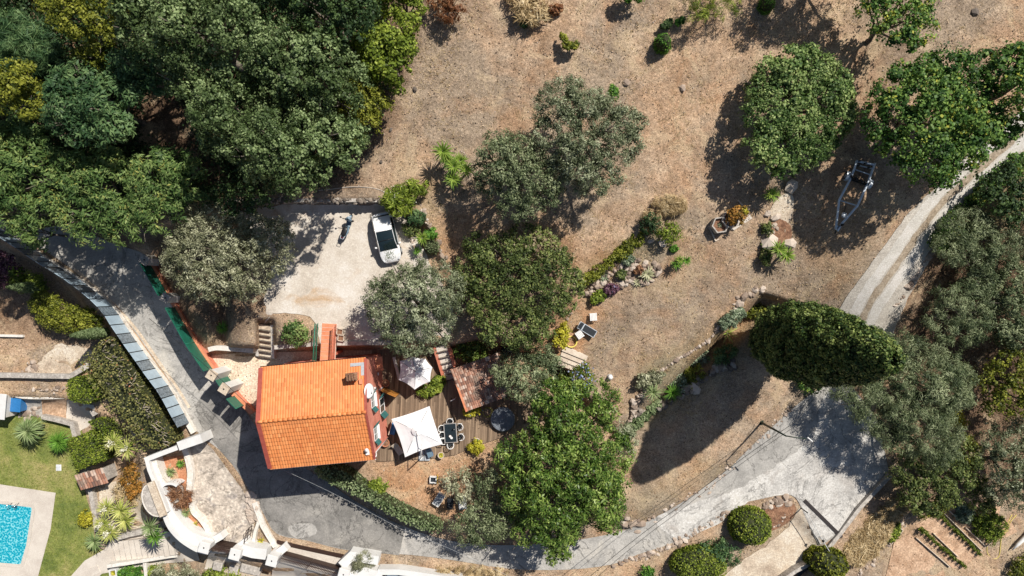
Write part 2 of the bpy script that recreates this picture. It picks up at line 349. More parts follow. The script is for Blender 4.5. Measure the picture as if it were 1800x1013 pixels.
# ------------------------------------------------------------------ mesh builder
class MB:
    def __init__(s): s.v = []; s.f = []; s.m = []; s.t = []; s.sm = []
    def add(s, vs, fs, mi=0, tint=.5, sm=False):
        o = len(s.v); s.v += [tuple(v) for v in vs]
        for k, f in enumerate(fs):
            s.f.append(tuple(i + o for i in f)); s.m.append(mi); s.t.append(tint if not hasattr(tint, '__len__') else tint[k]); s.sm.append(sm)
        return s
    def box(s, c, d, rz=0, mi=0, tint=.5, bev=0.0, M3=None):
        hx, hy, hzz = d[0] / 2, d[1] / 2, d[2] / 2; b = min(bev, hx * .6, hy * .6, hzz * .6)
        m = Matrix.Rotation(rz, 3, 'Z') if M3 is None else M3; c = Vector(c)
        if b <= 0:
            vs = [c + m @ Vector((x * hx, y * hy, z * hzz)) for z in (-1, 1) for x, y in ((-1, -1), (1, -1), (1, 1), (-1, 1))]
            return s.add(vs, [(3, 2, 1, 0), (4, 5, 6, 7), (0, 1, 5, 4), (1, 2, 6, 5), (2, 3, 7, 6), (3, 0, 4, 7)], mi, tint)
        vs = []
        for z, i in ((-hzz, b), (-hzz + b, 0), (hzz - b, 0), (hzz, b)):
            X, Y = hx - i, hy - i; e = b * .6 if i == 0 else b * .3
            for x, y in ((-X + e, -Y), (X - e, -Y), (X, -Y + e), (X, Y - e), (X - e, Y), (-X + e, Y), (-X, Y - e), (-X, -Y + e)):
                vs.append(c + m @ Vector((x, y, z)))
        fs = [tuple(range(7, -1, -1)), tuple(range(24, 32))]
        for r in range(3):
            for k in range(8): a = r * 8 + k; bb = r * 8 + (k + 1) % 8; fs.append((a, bb, bb + 8, a + 8))
        return s.add(vs, fs, mi, tint)
    def prism(s, poly, z0, z1, mi=0, tint=.5, top=None):
        n = len(poly); ar = sum(poly[i][0] * poly[(i + 1) % n][1] - poly[(i + 1) % n][0] * poly[i][1] for i in range(n))
        if ar < 0: poly = poly[::-1]
        f0 = (lambda i: z0) if not callable(z0) else (lambda i: z0(*poly[i][:2])); f1 = (lambda i: z1) if not callable(z1) else (lambda i: z1(*poly[i][:2]))
        vs = [(poly[i][0], poly[i][1], f0(i)) for i in range(n)] + [(poly[i][0], poly[i][1], f1(i)) for i in range(n)]
        fs = [tuple(range(n - 1, -1, -1)), tuple(range(n, 2 * n))] + [(i, (i + 1) % n, n + (i + 1) % n, n + i) for i in range(n)]
        return s.add(vs, fs, mi, tint)
    def cyl(s, p0, p1, r0, r1=None, n=10, mi=0, tint=.5, caps=True):
        return s.tube([p0, p1], [r0, r0 if r1 is None else r1], n, mi, tint, caps)
    def tube(s, pts, r, n=6, mi=0, tint=.5, caps=True, closed=False):
        pts = [Vector(p) for p in pts]; k = len(pts); rr = r if hasattr(r, '__len__') else [r] * k
        vs = []; up = Vector((0, 0, 1)); prev = None
        for i, p in enumerate(pts):
            if closed: d = pts[(i + 1) % k] - pts[i - 1]
            else: d = pts[min(i + 1, k - 1)] - pts[max(i - 1, 0)]
            d.normalize()
            a = prev if prev is not None else (up if abs(d.z) < .95 else Vector((1, 0, 0)))
            x = a - d * a.dot(d)
            if x.length < 1e-4: x = Vector((1, 0, 0)) - d * d.x
            x.normalize(); prev = x; y = d.cross(x)
            for j in range(n):
                an = 2 * math.pi * j / n; vs.append(p + (x * math.cos(an) + y * math.sin(an)) * rr[i])
        fs = []
        for i in range(k if closed else k - 1):
            for j in range(n):
                a = i * n + j; b = i * n + (j + 1) % n; c = ((i + 1) % k) * n
                fs.append((a, b, c + (j + 1) % n, c + j))
        if caps and not closed: fs += [tuple(range(n - 1, -1, -1)), tuple(range((k - 1) * n, k * n))]
        return s.add(vs, fs, mi, tint, True)
    def lathe(s, prof, c=(0, 0, 0), n=20, mi=0, tint=.5, sm=True):
        c = Vector(c); vs = []
        for r, z in prof:
            for j in range(n): an = 2 * math.pi * j / n; vs.append(c + Vector((r * math.cos(an), r * math.sin(an), z)))
        fs = []
        for i in range(len(prof) - 1):
            for j in range(n): fs.append((i * n + j, i * n + (j + 1) % n, (i + 1) * n + (j + 1) % n, (i + 1) * n + j))
        return s.add(vs, fs, mi, tint, sm)
    def wall(s, pts, width, z0, z1, mi=0, tint=.5, closed=False, side=0.0):
        # a ribbon following points (x, y); z0 / z1 numbers or functions of (x, y)
        P = [Vector(p[:2]) for p in pts]; n = len(P); L = []; Rr = []
        for i in range(n):
            a = P[i - 1] if (i > 0 or closed) else None; b = P[(i + 1) % n] if (i < n - 1 or closed) else None
            ds = []
            if a is not None: ds.append((P[i] - a).normalized())
            if b is not None: ds.append((b - P[i]).normalized())
            d = sum(ds, Vector((0, 0))); d.normalize(); nn = Vector((-d.y, d.x)); k = 1 / max(.4, nn.dot(Vector((-ds[0].y, ds[0].x))))
            L.append(P[i] + nn * width * (.5 + side) * k); Rr.append(P[i] - nn * width * (.5 - side) * k)
        g0 = z0 if callable(z0) else (lambda x, y: z0); g1 = z1 if callable(z1) else (lambda x, y: z1)
        vs = []
        for i in range(n):
            x, y = P[i]; a = g0(x, y); b = g1(x, y)
            vs += [(L[i].x, L[i].y, a), (Rr[i].x, Rr[i].y, a), (Rr[i].x, Rr[i].y, b), (L[i].x, L[i].y, b)]
        fs = []
        for i in range(n if closed else n - 1):
            o = i * 4; q = ((i + 1) % n) * 4
            for k in range(4): fs.append((o + k, o + (k + 1) % 4, q + (k + 1) % 4, q + k))
        if not closed: fs += [(3, 2, 1, 0), tuple(range((n - 1) * 4, n * 4))]
        return s.add(vs, fs, mi, tint)
    def build(s, name, mats, parent=None, world=False):
        me = bpy.data.meshes.new(name)
        off = Vector((0, 0, 0)); inv = None
        if world and parent is not None: inv = parent.matrix_basis.inverted()
        vs = s.v if inv is None else [tuple(inv @ Vector(v)) for v in s.v]
        me.from_pydata(vs, [], s.f)
        for m in (mats if isinstance(mats, (list, tuple)) else [mats]): me.materials.append(M[m] if isinstance(m, str) else m)
        if s.f:
            me.polygons.foreach_set('material_index', s.m); me.polygons.foreach_set('use_smooth', s.sm)
            a = me.attributes.new('tint', 'FLOAT', 'FACE'); a.data.foreach_set('value', [float(x) for x in s.t])
        me.update(); o = bpy.data.objects.new(name, me); C.objects.link(o)
        if parent is not None: o.parent = parent
        return o

def tag(o, label, cat, group=None, kind=None):
    if label: o['label'] = label
    if cat: o['category'] = cat
    if group: o['group'] = group
    if kind: o['kind'] = kind
    return o
def thing(name, label, cat, loc=(0, 0, 0), rz=0, group=None):
    o = bpy.data.objects.new(name, None); C.objects.link(o); o.empty_display_size = .3
    o.location = Vector(loc); o.rotation_euler = (0, 0, rz); o.matrix_basis = Matrix.Translation(Vector(loc)) @ Matrix.Rotation(rz, 4, 'Z')
    return tag(o, label, cat, group)
def centre(o):
    """moves the origin of a world-built mesh to its base"""
    me = o.data; n = len(me.vertices); a = np.empty(n * 3); me.vertices.foreach_get('co', a); a = a.reshape(-1, 3)
    c = np.array([a[:, 0].mean(), a[:, 1].mean(), a[:, 2].min()]); a -= c; me.vertices.foreach_set('co', a.ravel()); o.location = c; me.update(); return o
def dup(root, loc, rz=0, sc=1.0, label=None, group=None):
    r = root.copy(); C.objects.link(r); r.location = loc; r.rotation_euler = (0, 0, rz); r.scale = (sc, sc, sc)
    if label: r['label'] = label
    if group: r['group'] = group
    for ch in list(root.children):
        c = ch.copy(); C.objects.link(c); c.parent = r
        for g in ch.children:
            d = g.copy(); C.objects.link(d); d.parent = c
    return r
def quads(name, V, mats, tint=None, parent=None, nper=4, mi=None):
    """V: (N, nper, 3) array of separate faces"""
    N = len(V); me = bpy.data.meshes.new(name)
    me.vertices.add(N * nper); me.vertices.foreach_set('co', np.ascontiguousarray(V, dtype=np.float32).ravel())
    me.loops.add(N * nper); me.loops.foreach_set('vertex_index', np.arange(N * nper, dtype=np.int32))
    me.polygons.add(N); me.polygons.foreach_set('loop_start', np.arange(0, N * nper, nper, dtype=np.int32))
    try: me.polygons.foreach_set('loop_total', np.full(N, nper, dtype=np.int32))
    except Exception: pass
    for m in (mats if isinstance(mats, (list, tuple)) else [mats]): me.materials.append(M[m])
    if mi is not None: me.polygons.foreach_set('material_index', mi.astype(np.int32))
    me.update(calc_edges=True)
    if tint is not None:
        a = me.attributes.new('tint', 'FLOAT', 'FACE'); a.data.foreach_set('value', tint.astype(np.float32))
    o = bpy.data.objects.new(name, me); C.objects.link(o)
    if parent is not None: o.parent = parent
    return o

# ------------------------------------------------------------------ ground and sheets
def struct(o): o['kind'] = 'structure'; return o
def build_ground():
    nrow, ncol = MX.shape; P = GP
    amp = np.clip(-sdist(P, ROAD) / 12, 0, 1)
    bump_ = gauss(rng.normal(size=MX.shape), 1.2) * .09 + gauss(rng.normal(size=MX.shape), 4) * .3
    flat = np.zeros(len(P))
    for poly in (PARK, DECK, FORE, TRACK, LAWN, COURT, DIRT2, POOLDECK, PATH): flat = np.maximum(flat, np.clip(1 + sdist(P, poly) / 8, 0, 1))
    zz = Z.ravel() + bump_.ravel() * amp * (1 - flat) - .0 * flat
    f = 1 - zz / H
    co = np.stack([(P[:, 0] - 900) / PXM * f, (506.5 - P[:, 1]) / PXM * f, zz], 1)
    # outer skirt ring out to far away
    me = bpy.data.meshes.new('ground')
    idx = np.arange(nrow * ncol).reshape(nrow, ncol)
    F = np.stack([idx[:-1, :-1], idx[1:, :-1], idx[1:, 1:], idx[:-1, 1:]], -1).reshape(-1, 4)
    ring = []; rp = []
    border = list(idx[0, :]) + list(idx[1:, -1]) + list(idx[-1, -2::-1]) + list(idx[-2:0:-1, 0])
    nb = len(border); ext = co[border].copy(); ctr = np.array([0, 0]); d = ext[:, :2] - ctr; ext[:, :2] = ctr + d * 4.5; ext[:, 2] *= .6
    n0 = len(co); co = np.concatenate([co, ext])
    SK = np.array([[border[i], n0 + i, n0 + (i + 1) % nb, border[(i + 1) % nb]] for i in range(nb)])[:, ::-1]
    F = np.concatenate([F, SK])
    me.vertices.add(len(co)); me.vertices.foreach_set('co', co.ravel()); me.loops.add(len(F) * 4); me.loops.foreach_set('vertex_index', F.ravel().astype(np.int32))
    me.polygons.add(len(F)); me.polygons.foreach_set('loop_start', np.arange(0, len(F) * 4, 4, dtype=np.int32))
    me.polygons.foreach_set('use_smooth', np.ones(len(F), bool)); me.update(calc_edges=True)
    def mask(polys, bl):
        m = np.zeros(len(P))
        for poly, amt in polys: m = np.maximum(m, amt * np.clip(.5 + sdist(P, poly) / bl, 0, 1))
        m = gauss(m.reshape(MX.shape), 2).ravel()
        return np.concatenate([m, np.zeros(nb)])
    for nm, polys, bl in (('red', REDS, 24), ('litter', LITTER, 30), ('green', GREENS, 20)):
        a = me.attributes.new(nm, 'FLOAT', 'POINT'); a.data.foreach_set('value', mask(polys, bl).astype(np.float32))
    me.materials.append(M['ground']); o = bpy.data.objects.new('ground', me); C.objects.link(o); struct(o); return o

def sheet(name, poly, mat, dz=.05, sp=9, jitter=0, z=None):
    """a sheet draped over the terrain inside a pixel polygon"""
    poly = np.asarray(poly, float)
    x0, y0 = poly.min(0); x1, y1 = poly.max(0)
    X, Y = np.meshgrid(np.arange(x0 + sp / 2, x1, sp), np.arange(y0 + sp / 2, y1, sp)); Q = np.stack([X.ravel(), Y.ravel()], 1)
    Q = Q[sdist(Q, poly) > sp * .35]
    b = []
    for i in range(len(poly)):
        a = poly[i]; c = poly[(i + 1) % len(poly)]; k = max(1, int(np.hypot(*(c - a)) / sp))
        for s in range(k):
            q = a + (c - a) * s / k
            if jitter and k > 1: q = q + rng.normal(size=2) * jitter
            b.append(tuple(q))
    nb = len(b); pts = [Vector(p) for p in b] + [Vector(p) for p in Q.tolist()]
    vo, eo, fo, _, _, _ = delaunay_2d_cdt(pts, [], [list(range(nb))], 1, 1e-4)
    vs = [G(p.x, p.y, dz) if z is None else W(p.x, p.y, z) for p in vo]
    me = bpy.data.meshes.new(name); me.from_pydata([tuple(v) for v in vs], [], [tuple(f) for f in fo])
    me.update(); 
    fl = [p for p in me.polygons if p.normal.z < 0]
    if len(fl) > len(me.polygons) / 2: me.flip_normals()
    me.polygons.foreach_set('use_smooth', [True] * len(me.polygons))
    me.materials.append(M[mat]); o = bpy.data.objects.new(name, me); C.objects.link(o); return o

PARK = [(400, 385), (430, 366), (520, 360), (600, 359), (680, 360), (715, 385), (728, 410), (745, 440), (760, 470), (790, 520), (800, 580), (770, 600), (690, 603), (600, 603), (560, 604),
        (562, 575), (545, 556), (510, 550), (480, 552), (466, 570), (466, 520), (480, 480), (470, 430), (430, 400)]
COURT = [(362, 626), (400, 622), (470, 620), (600, 616), (655, 616), (650, 640), (470, 700), (462, 742), (445, 718), (425, 695), (395, 655)]
DECK = [(655, 612), (720, 612), (800, 612), (800, 640), (830, 690), (900, 700), (930, 740), (880, 770), (835, 785), (800, 800), (760, 806), (660, 812), (655, 700)]
FORE = [(346, 762), (375, 790), (432, 868), (440, 888), (448, 930), (455, 960), (400, 966), (365, 958), (350, 940), (362, 925), (340, 890), (332, 850), (340, 820), (335, 790)]
TRACK = smooth([(1474, 545), (1500, 505), (1550, 438), (1600, 372), (1650, 325), (1700, 275), (1750, 240), (1800, 195), (1900, 110), (2100, -60)], 3) + smooth([(2140, 0), (1930, 150), (1830, 232), (1790, 275), (1740, 318), (1700, 365), (1660, 420), (1615, 490), (1580, 560), (1560, 610), (1520, 660), (1470, 680), (1440, 660), (1450, 590)], 3)
LAWN = [(-420, 690), (0, 722), (60, 728), (135, 735), (150, 770), (140, 830), (160, 900), (170, 960), (215, 985), (240, 1013), (240, 1400), (-420, 1400)]
POOLDECK = [(-200, 834), (0, 851), (99, 866), (90, 930), (66, 1020), (50, 1100), (-200, 1080)]
PATH = [(108, 1050), (125, 1013), (150, 985), (185, 965), (200, 940), (240, 930), (262, 928), (300, 935), (345, 962), (352, 985), (290, 990), (210, 1003), (180, 1008), (140, 1050)]
DIRT2 = [(1405, 892), (1440, 925), (1452, 972), (1385, 1008), (1340, 1045), (1240, 1100), (1255, 1030), (1300, 988), (1345, 960), (1385, 925)]
REDS = [([(940, 560), (1010, 520), (1060, 540), (1040, 600), (990, 660), (950, 640)], .8), ([(640, 815), (760, 808), (870, 800), (880, 860), (800, 920), (700, 880)], .75),
        ([(930, 400), (1010, 410), (1030, 470), (1000, 520), (960, 440)], .6), ([(1040, 430), (1130, 470), (1080, 560), (1010, 560)], .3), ([(1430, 300), (1600, 300), (1480, 520), (1400, 440)], .3),
        ([(740, 380), (840, 360), (820, 480), (780, 480)], .5), ([(1080, 540), (1300, 380), (1330, 420), (1150, 520)], .25), ([(1750, 40), (1850, 40), (1850, 120), (1700, 100)], .5),
        ([(840, 540), (1000, 600), (1000, 700), (860, 700)], .5), ([(1200, 640), (1300, 520), (1340, 560), (1240, 660)], .6)]
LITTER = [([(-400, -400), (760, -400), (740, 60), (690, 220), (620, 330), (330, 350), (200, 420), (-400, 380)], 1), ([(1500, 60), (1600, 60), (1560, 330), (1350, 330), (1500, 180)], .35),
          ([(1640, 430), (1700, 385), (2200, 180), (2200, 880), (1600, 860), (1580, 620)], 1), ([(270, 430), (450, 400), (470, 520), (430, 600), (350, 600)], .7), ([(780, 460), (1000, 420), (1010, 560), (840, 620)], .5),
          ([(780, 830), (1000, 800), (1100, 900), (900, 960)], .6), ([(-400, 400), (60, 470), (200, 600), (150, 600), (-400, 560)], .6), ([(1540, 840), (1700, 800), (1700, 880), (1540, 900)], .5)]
GREENS = [([(1700, 225), (2000, 100), (2000, 350), (1640, 420)], .6), ([(1120, 640), (1340, 540), (1330, 620), (1140, 760)], .35), ([(680, 330), (760, 320), (780, 450), (700, 450)], .3),
          ([(1000, 480), (1190, 380), (1200, 420), (1040, 530)], .35), ([(1080, 880), (1250, 800), (1280, 830), (1120, 920)], .2), ([(1380, 400), (1600, 340), (1480, 540)], .12)]
build_ground()
struct(sheet('road', ROAD, 'asphalt_light', .05))
# darker resurfaced stretch from the house to the joint, and worn concrete at the junction
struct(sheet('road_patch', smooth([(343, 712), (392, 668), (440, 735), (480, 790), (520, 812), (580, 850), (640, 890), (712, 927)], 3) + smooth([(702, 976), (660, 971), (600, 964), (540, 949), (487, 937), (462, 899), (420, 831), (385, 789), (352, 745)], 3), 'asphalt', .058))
struct(sheet('concrete_apron', smooth([(1190, 898), (1230, 880), (1290, 862), (1340, 832), (1390, 800), (1430, 765), (1440, 715), (1452, 690)], 3) + [(1490, 673), (1543, 740), (1558, 830), (1517, 878), (1476, 932), (1441, 957)] +
       smooth([(1406, 886), (1390, 870), (1350, 874), (1300, 890), (1240, 927), (1200, 945), (1180, 925)], 3), 'concrete', .066, jitter=1.2))
struct(sheet('road_repair', smooth([(1150, 912), (1180, 898), (1200, 905), (1260, 898), (1272, 915), (1230, 935), (1200, 950), (1165, 932)], 3, True), 'concrete', .062, jitter=1))
struct(sheet('road_mend', smooth([(508, 925), (548, 920), (556, 938), (520, 946)], 3, True), 'asphalt_light', .066, jitter=1))
struct(sheet('parking_gravel', PARK, 'gravel', .05, jitter=1.4))
struct(sheet('courtyard', COURT, 'court', .05))
struct(sheet('gravel_track', TRACK, 'track', .05, jitter=.8))
CL = smooth([(1500, 592), (1530, 530), (1588, 448), (1645, 368), (1700, 315), (1760, 262), (1820, 205), (1900, 130)], 4)
def offs(line, d):
    P = [Vector(p) for p in line]; o = []
    for i in range(len(P)):
        t = (P[min(i + 1, len(P) - 1)] - P[max(i - 1, 0)]).normalized(); n = Vector((-t.y, t.x)); o.append((P[i] + n * d)[:])
    return o
def band(line, a, b): return offs(line, a) + offs(line, b)[::-1]
struct(sheet('wheel_rut', band(CL, -24, -7), 'rut', .056, jitter=.9)); struct(sheet('wheel_rut', band(CL, 9, 25), 'rut', .056, jitter=.9))
struct(sheet('track_middle', band(CL, -5, 6), 'track_mid', .06, jitter=1.3))
struct(sheet('forecourt', FORE, 'stamped', .06))
struct(sheet('lawn', LAWN, 'lawn', .05))
struct(sheet('pool_deck', POOLDECK, 'stone_pave', .09))
struct(sheet('garden_path', PATH, 'stone_pave', .09))
struct(sheet('driveway', DIRT2, 'dirt_pale', .05, jitter=1))
struct(sheet('bed_soil', [(262, 806), (325, 800), (330, 850), (352, 900), (362, 945), (320, 910), (290, 880), (280, 840)], 'redsoil', .05))
#OBJECTS
# ------------------------------------------------------------------ vegetation
def world_poly(px, z): return np.array([W(p[0], p[1], z)[:2] for p in px])
KIND = {  # leaf length, width, cluster radius, leaves per cluster, upright bias, lobe radius, cluster spread
 'oak':     dict(L=0.192, w=0.128, rc=.32, n=21, up=.35, lobe=1.05, gap=.28, mat='l_oak'),
 'bright':  dict(L=0.200, w=0.136, rc=.32, n=22, up=.45, lobe=1.0, mat='l_bright'),
 'yellow':  dict(L=0.200, w=0.128, rc=.32, n=21, up=.4, lobe=1.0, mat='l_yellow'),
 'dark':    dict(L=0.208, w=0.136, rc=.36, n=20, up=.3, lobe=1.2, mat='l_darkgreen'),
 'robinia': dict(L=0.336, w=0.096, rc=.40, n=20, up=.75, lobe=1.1, gap=.2, mat='l_robinia'),
 'teal':    dict(L=0.336, w=0.112, rc=.38, n=20, up=.7, lobe=1.2, mat='l_teal'),
 'olive':   dict(L=0.216, w=0.068, rc=.36, n=36, up=.1, lobe=.8, mat='l_olive'),
 'olive2':  dict(L=0.216, w=0.068, rc=.36, n=36, up=.1, lobe=.8, mat='l_olive2'),
 'palolive':dict(L=0.216, w=0.072, rc=.36, n=34, up=.15, lobe=.8, mat='l_palolive'),
 'carob':   dict(L=0.176, w=0.112, rc=.32, n=25, up=.4, lobe=1.3, mat='l_carob'),
 'maple':   dict(gap=.6, L=0.22, w=0.18, rc=.36, n=18, up=.6, lobe=1.15, mat='l_maple'),
 'round':   dict(gap=.7, L=0.19, w=0.14, rc=.32, n=21, up=.55, lobe=1.2, mat='l_round'),
 'loquat':  dict(L=0.288, w=0.112, rc=.36, n=21, up=.3, lobe=.95, gap=.42, mat='l_loquat'),
 'feather': dict(L=0.306, w=0.045, rc=.42, n=48, up=.2, lobe=1.15, mat='l_olive2'),
}
def crown_leaves(wp, zb, zt, k, dens=1.0, lobe=None, flat=0.5, rr=None):
    """clumps of leaves over lobes inside a world outline; returns vertex array (N,4,3), tint, lobes"""
    rr = rr or rng
    Rl = (lobe or k['lobe']); ph = rr.uniform(0, 6.28, 8); x0, y0 = wp.min(0); x1, y1 = wp.max(0)
    Q = rr.uniform((x0, y0), (x1, y1), (2500, 2)); s = sdist(Q, wp); dm = max(s.max(), .2)
    Rl = min(Rl, dm * .75 + .05); keep = s > Rl * .42; Q = Q[keep]; s = s[keep]
    lob = []; md = Rl * .9
    for q, d in zip(Q, s):
        if all((q[0] - l[0]) ** 2 + (q[1] - l[1]) ** 2 > md * md for l in lob):
            t = min(d / dm, 1); dome = math.sqrt(max(0, 1 - (1 - t) ** 2)) ** (1 - flat * .5)
            r = Rl * rr.uniform(.8, 1.15)
            z = zb + r * .5 + max(0, (zt - zb - r * 1.25)) * dome * rr.uniform(.66, 1.06)
            lob.append((q[0], q[1], z, r))
    if not lob:
        c = wp.mean(0); lob = [(c[0], c[1], (zb + zt) / 2, max(.1, dm))]
    L = np.array(lob); V = []; T = []
    rc = k['rc'] * min(1, Rl / .6)
    for (lx, ly, lz, r) in lob:
        lt_ = rr.normal(0, .12); ls_ = rr.uniform(.8, 1.3)
        nc = max(4, int(2.9 * math.pi * r * r / (rc * rc) * dens * .62))
        d = rr.normal(size=(nc, 3)); d /= np.linalg.norm(d, axis=1)[:, None]; d[:, 2] = np.where(d[:, 2] < -.35, -d[:, 2], d[:, 2])
        rad = r * rr.uniform(.78, 1.1, nc)
        c = np.array([lx, ly, lz]) + d * rad[:, None] * (1, 1, .85)
        dd = np.linalg.norm(c[:, None, :] - L[None, :, :3], axis=2) / L[None, :, 3]
        fq = 2.1 / max(.4, Rl); nz = np.sin(c[:, 0] * fq * 1.3 + ph[0] + c[:, 2]) * np.sin(c[:, 1] * fq * 1.1 + ph[1] - c[:, 2] * .7) + .7 * np.sin(c[:, 0] * fq * 2.7 + ph[2]) * np.sin(c[:, 1] * fq * 2.9 + ph[3])
        kp = (dd.min(1) > .6) & (nz > -k.get('gap', .42) + rr.normal(0, .12, len(c))); c = c[kp]; d = d[kp]
        if not len(c): continue
        sdc = sdist(c[:, :2], wp); m = sdc > -rc * rr.uniform(.1, 1.2, len(c)); c = c[m]; d = d[m]
        if not len(c): continue
        n = k['n']; ct = rr.normal(.46 + lt_, .18, len(c))
        off = rr.normal(size=(len(c) * n, 3)) * rc * .47; P = np.repeat(c, n, 0) + off; D = np.repeat(d, n, 0); TT = np.repeat(ct, n) + rr.normal(0, .17, len(P))
        N = off / rc * 1.15 + D * .4 + rr.normal(size=P.shape) * .42; N[:, 2] += k['up'] * .8; N /= np.linalg.norm(N, axis=1)[:, None]
        A = np.cross(N, rr.normal(size=P.shape)); A /= np.linalg.norm(A, axis=1)[:, None] + 1e-9; B = np.cross(N, A)
        sc = rr.uniform(.6, 1.3, (len(P), 1)) * ls_; a = A * k['L'] * .5 * sc; b = B * k['w'] * .5 * sc
        V.append(np.stack([P - a, P - b - a * .1, P + a, P + b - a * .1], 1)); T.append(TT)
    return np.concatenate(V), np.concatenate(T), lob

def trunk_mesh(base, lob, h0, r0, rr=rnd, nl=7):
    mb = MB(); base = Vector(base); cx = sum(l[0] for l in lob) / len(lob); cy = sum(l[1] for l in lob) / len(lob)
    top = Vector((cx * .5 + base.x * .5, cy * .5 + base.y * .5, base.z + h0))
    mid = (base + top) / 2 + Vector((rr.uniform(-.15, .15), rr.uniform(-.15, .15), 0))
    mb.tube([base - Vector((0, 0, .15)), base + Vector((0, 0, .25)), mid, top], [r0 * 1.5, r0 * 1.1, r0 * .9, r0 * .75], 9)
    for l in rr.sample(lob, min(nl, len(lob))):
        e = Vector(l[:3]); m = (top * .55 + e * .45) + Vector((rr.uniform(-.3, .3), rr.uniform(-.3, .3), .2))
        mb.tube([top - Vector((0, 0, .15)), m, e, e + (e - m) * .35], [r0 * .6, r0 * .42, r0 * .2, r0 * .06], 6)
        for _ in range(3):
            dv = Vector((rr.gauss(0, 1), rr.gauss(0, 1), rr.uniform(.2, 1))).normalized() * l[3]; mb.tube([m.lerp(e, .7), e + dv * .55, e + dv * rr.uniform(.9, 1.12)], [r0 * .2, r0 * .12, .012], 5)
    return mb

def tree(name, px, hb, ht, kind, label, cat='tree', group=None, dens=1.0, lobe=None, tr=.2, flat=.5, nl=8, base=None, accent=None):
    k = dict(KIND[kind]); cpx = (sum(p[0] for p in px) / len(px), sum(p[1] for p in px) / len(px))
    g0 = hz(*cpx); zm = g0 + hb * .45 + ht * .55
    c = W(cpx[0], cpx[1], zm); g = hzw(c.x, c.y)
    zm = g + hb * .45 + ht * .55
    wp = world_poly(smooth(px, 3, True), zm)
    b = Vector((c.x, c.y, g)) if base is None else Vector((*W(base[0], base[1], hz(*base))[:2], hz(*base)))
    V, T, lob = crown_leaves(wp, g + hb, g + ht, k, dens, lobe, flat)
    root = thing(name, label, cat, b, 0, group)
    V = V - np.array(b[:])[None, None]
    quads('crown', V, [k['mat']], T, root)
    mb = trunk_mesh((0, 0, 0), [(l[0] - b.x, l[1] - b.y, l[2] - b.z, l[3]) for l in lob], max(hb * .8, ht * .22), tr, rnd, nl); mb.build('trunk', 'trunk', root)
    return root

def shrub(px, ht, kind, label, name='shrub', cat='shrub', group=None, dens=1.1, hb=.05, lobe=None, mats=None, L=None, flowers=None, flat=.6):
    k = dict(KIND[kind] if kind in KIND else KIND['bright'])
    if kind not in KIND: k['mat'] = kind
    k['rc'] = min(k['rc'], .3); k['L'] *= .8; k['w'] *= .8
    if L: k['L'], k['w'] = L
    cpx = (sum(p[0] for p in px) / len(px), sum(p[1] for p in px) / len(px)); g = hz(*cpx)
    wp = world_poly(smooth(px, 3, True), g + ht * .5); c = wp.mean(0); g = hzw(*c)
    V, T, lob = crown_leaves(wp, g + hb, g + ht, k, dens, lobe or min(.6, ht * .5 + .1), flat)
    b = np.array([c[0], c[1], g]); V -= b
    root = thing(name, label, cat, b, 0, group)
    quads('foliage', V, [k['mat']], T, root)
    mb = MB()
    for l in rnd.sample(lob, min(6, len(lob))):
        mb.tube([(0, 0, -.05), ((l[0] - b[0]) * .5, (l[1] - b[1]) * .5, ht * .3), (l[0] - b[0], l[1] - b[1], l[2] - b[2])], [.05, .035, .015], 5)
    mb.build('stem', 'trunk', root)
    if flowers:
        m, cnt, fs = flowers; ii = rng.integers(0, len(V), cnt); P = V[ii].mean(1); P += (P - np.array([0, 0, ht * .3])) * .1 + np.array([0, 0, .06])
        N = rng.normal(size=P.shape) * .3; N[:, 2] += 1; N /= np.linalg.norm(N, axis=1)[:, None]
        A = np.cross(N, rng.normal(size=P.shape)); A /= np.linalg.norm(A, axis=1)[:, None]; B = np.cross(N, A)
        quads('flowers', np.stack([P - A * fs, P - B * fs, P + A * fs, P + B * fs], 1), [m], rng.uniform(.2, .9, len(P)), root)
    return root

def circ(x, y, rx, ry=None, n=12, wob=.1, rot=0):
    ry = ry or rx; o = []
    for i in range(n):
        a = 2 * math.pi * i / n; r = 1 + rnd.uniform(-wob, wob)
        dx, dy = rx * math.cos(a) * r, ry * math.sin(a) * r; o.append((x + dx * math.cos(rot) - dy * math.sin(rot), y + dx * math.sin(rot) + dy * math.cos(rot)))
    return o

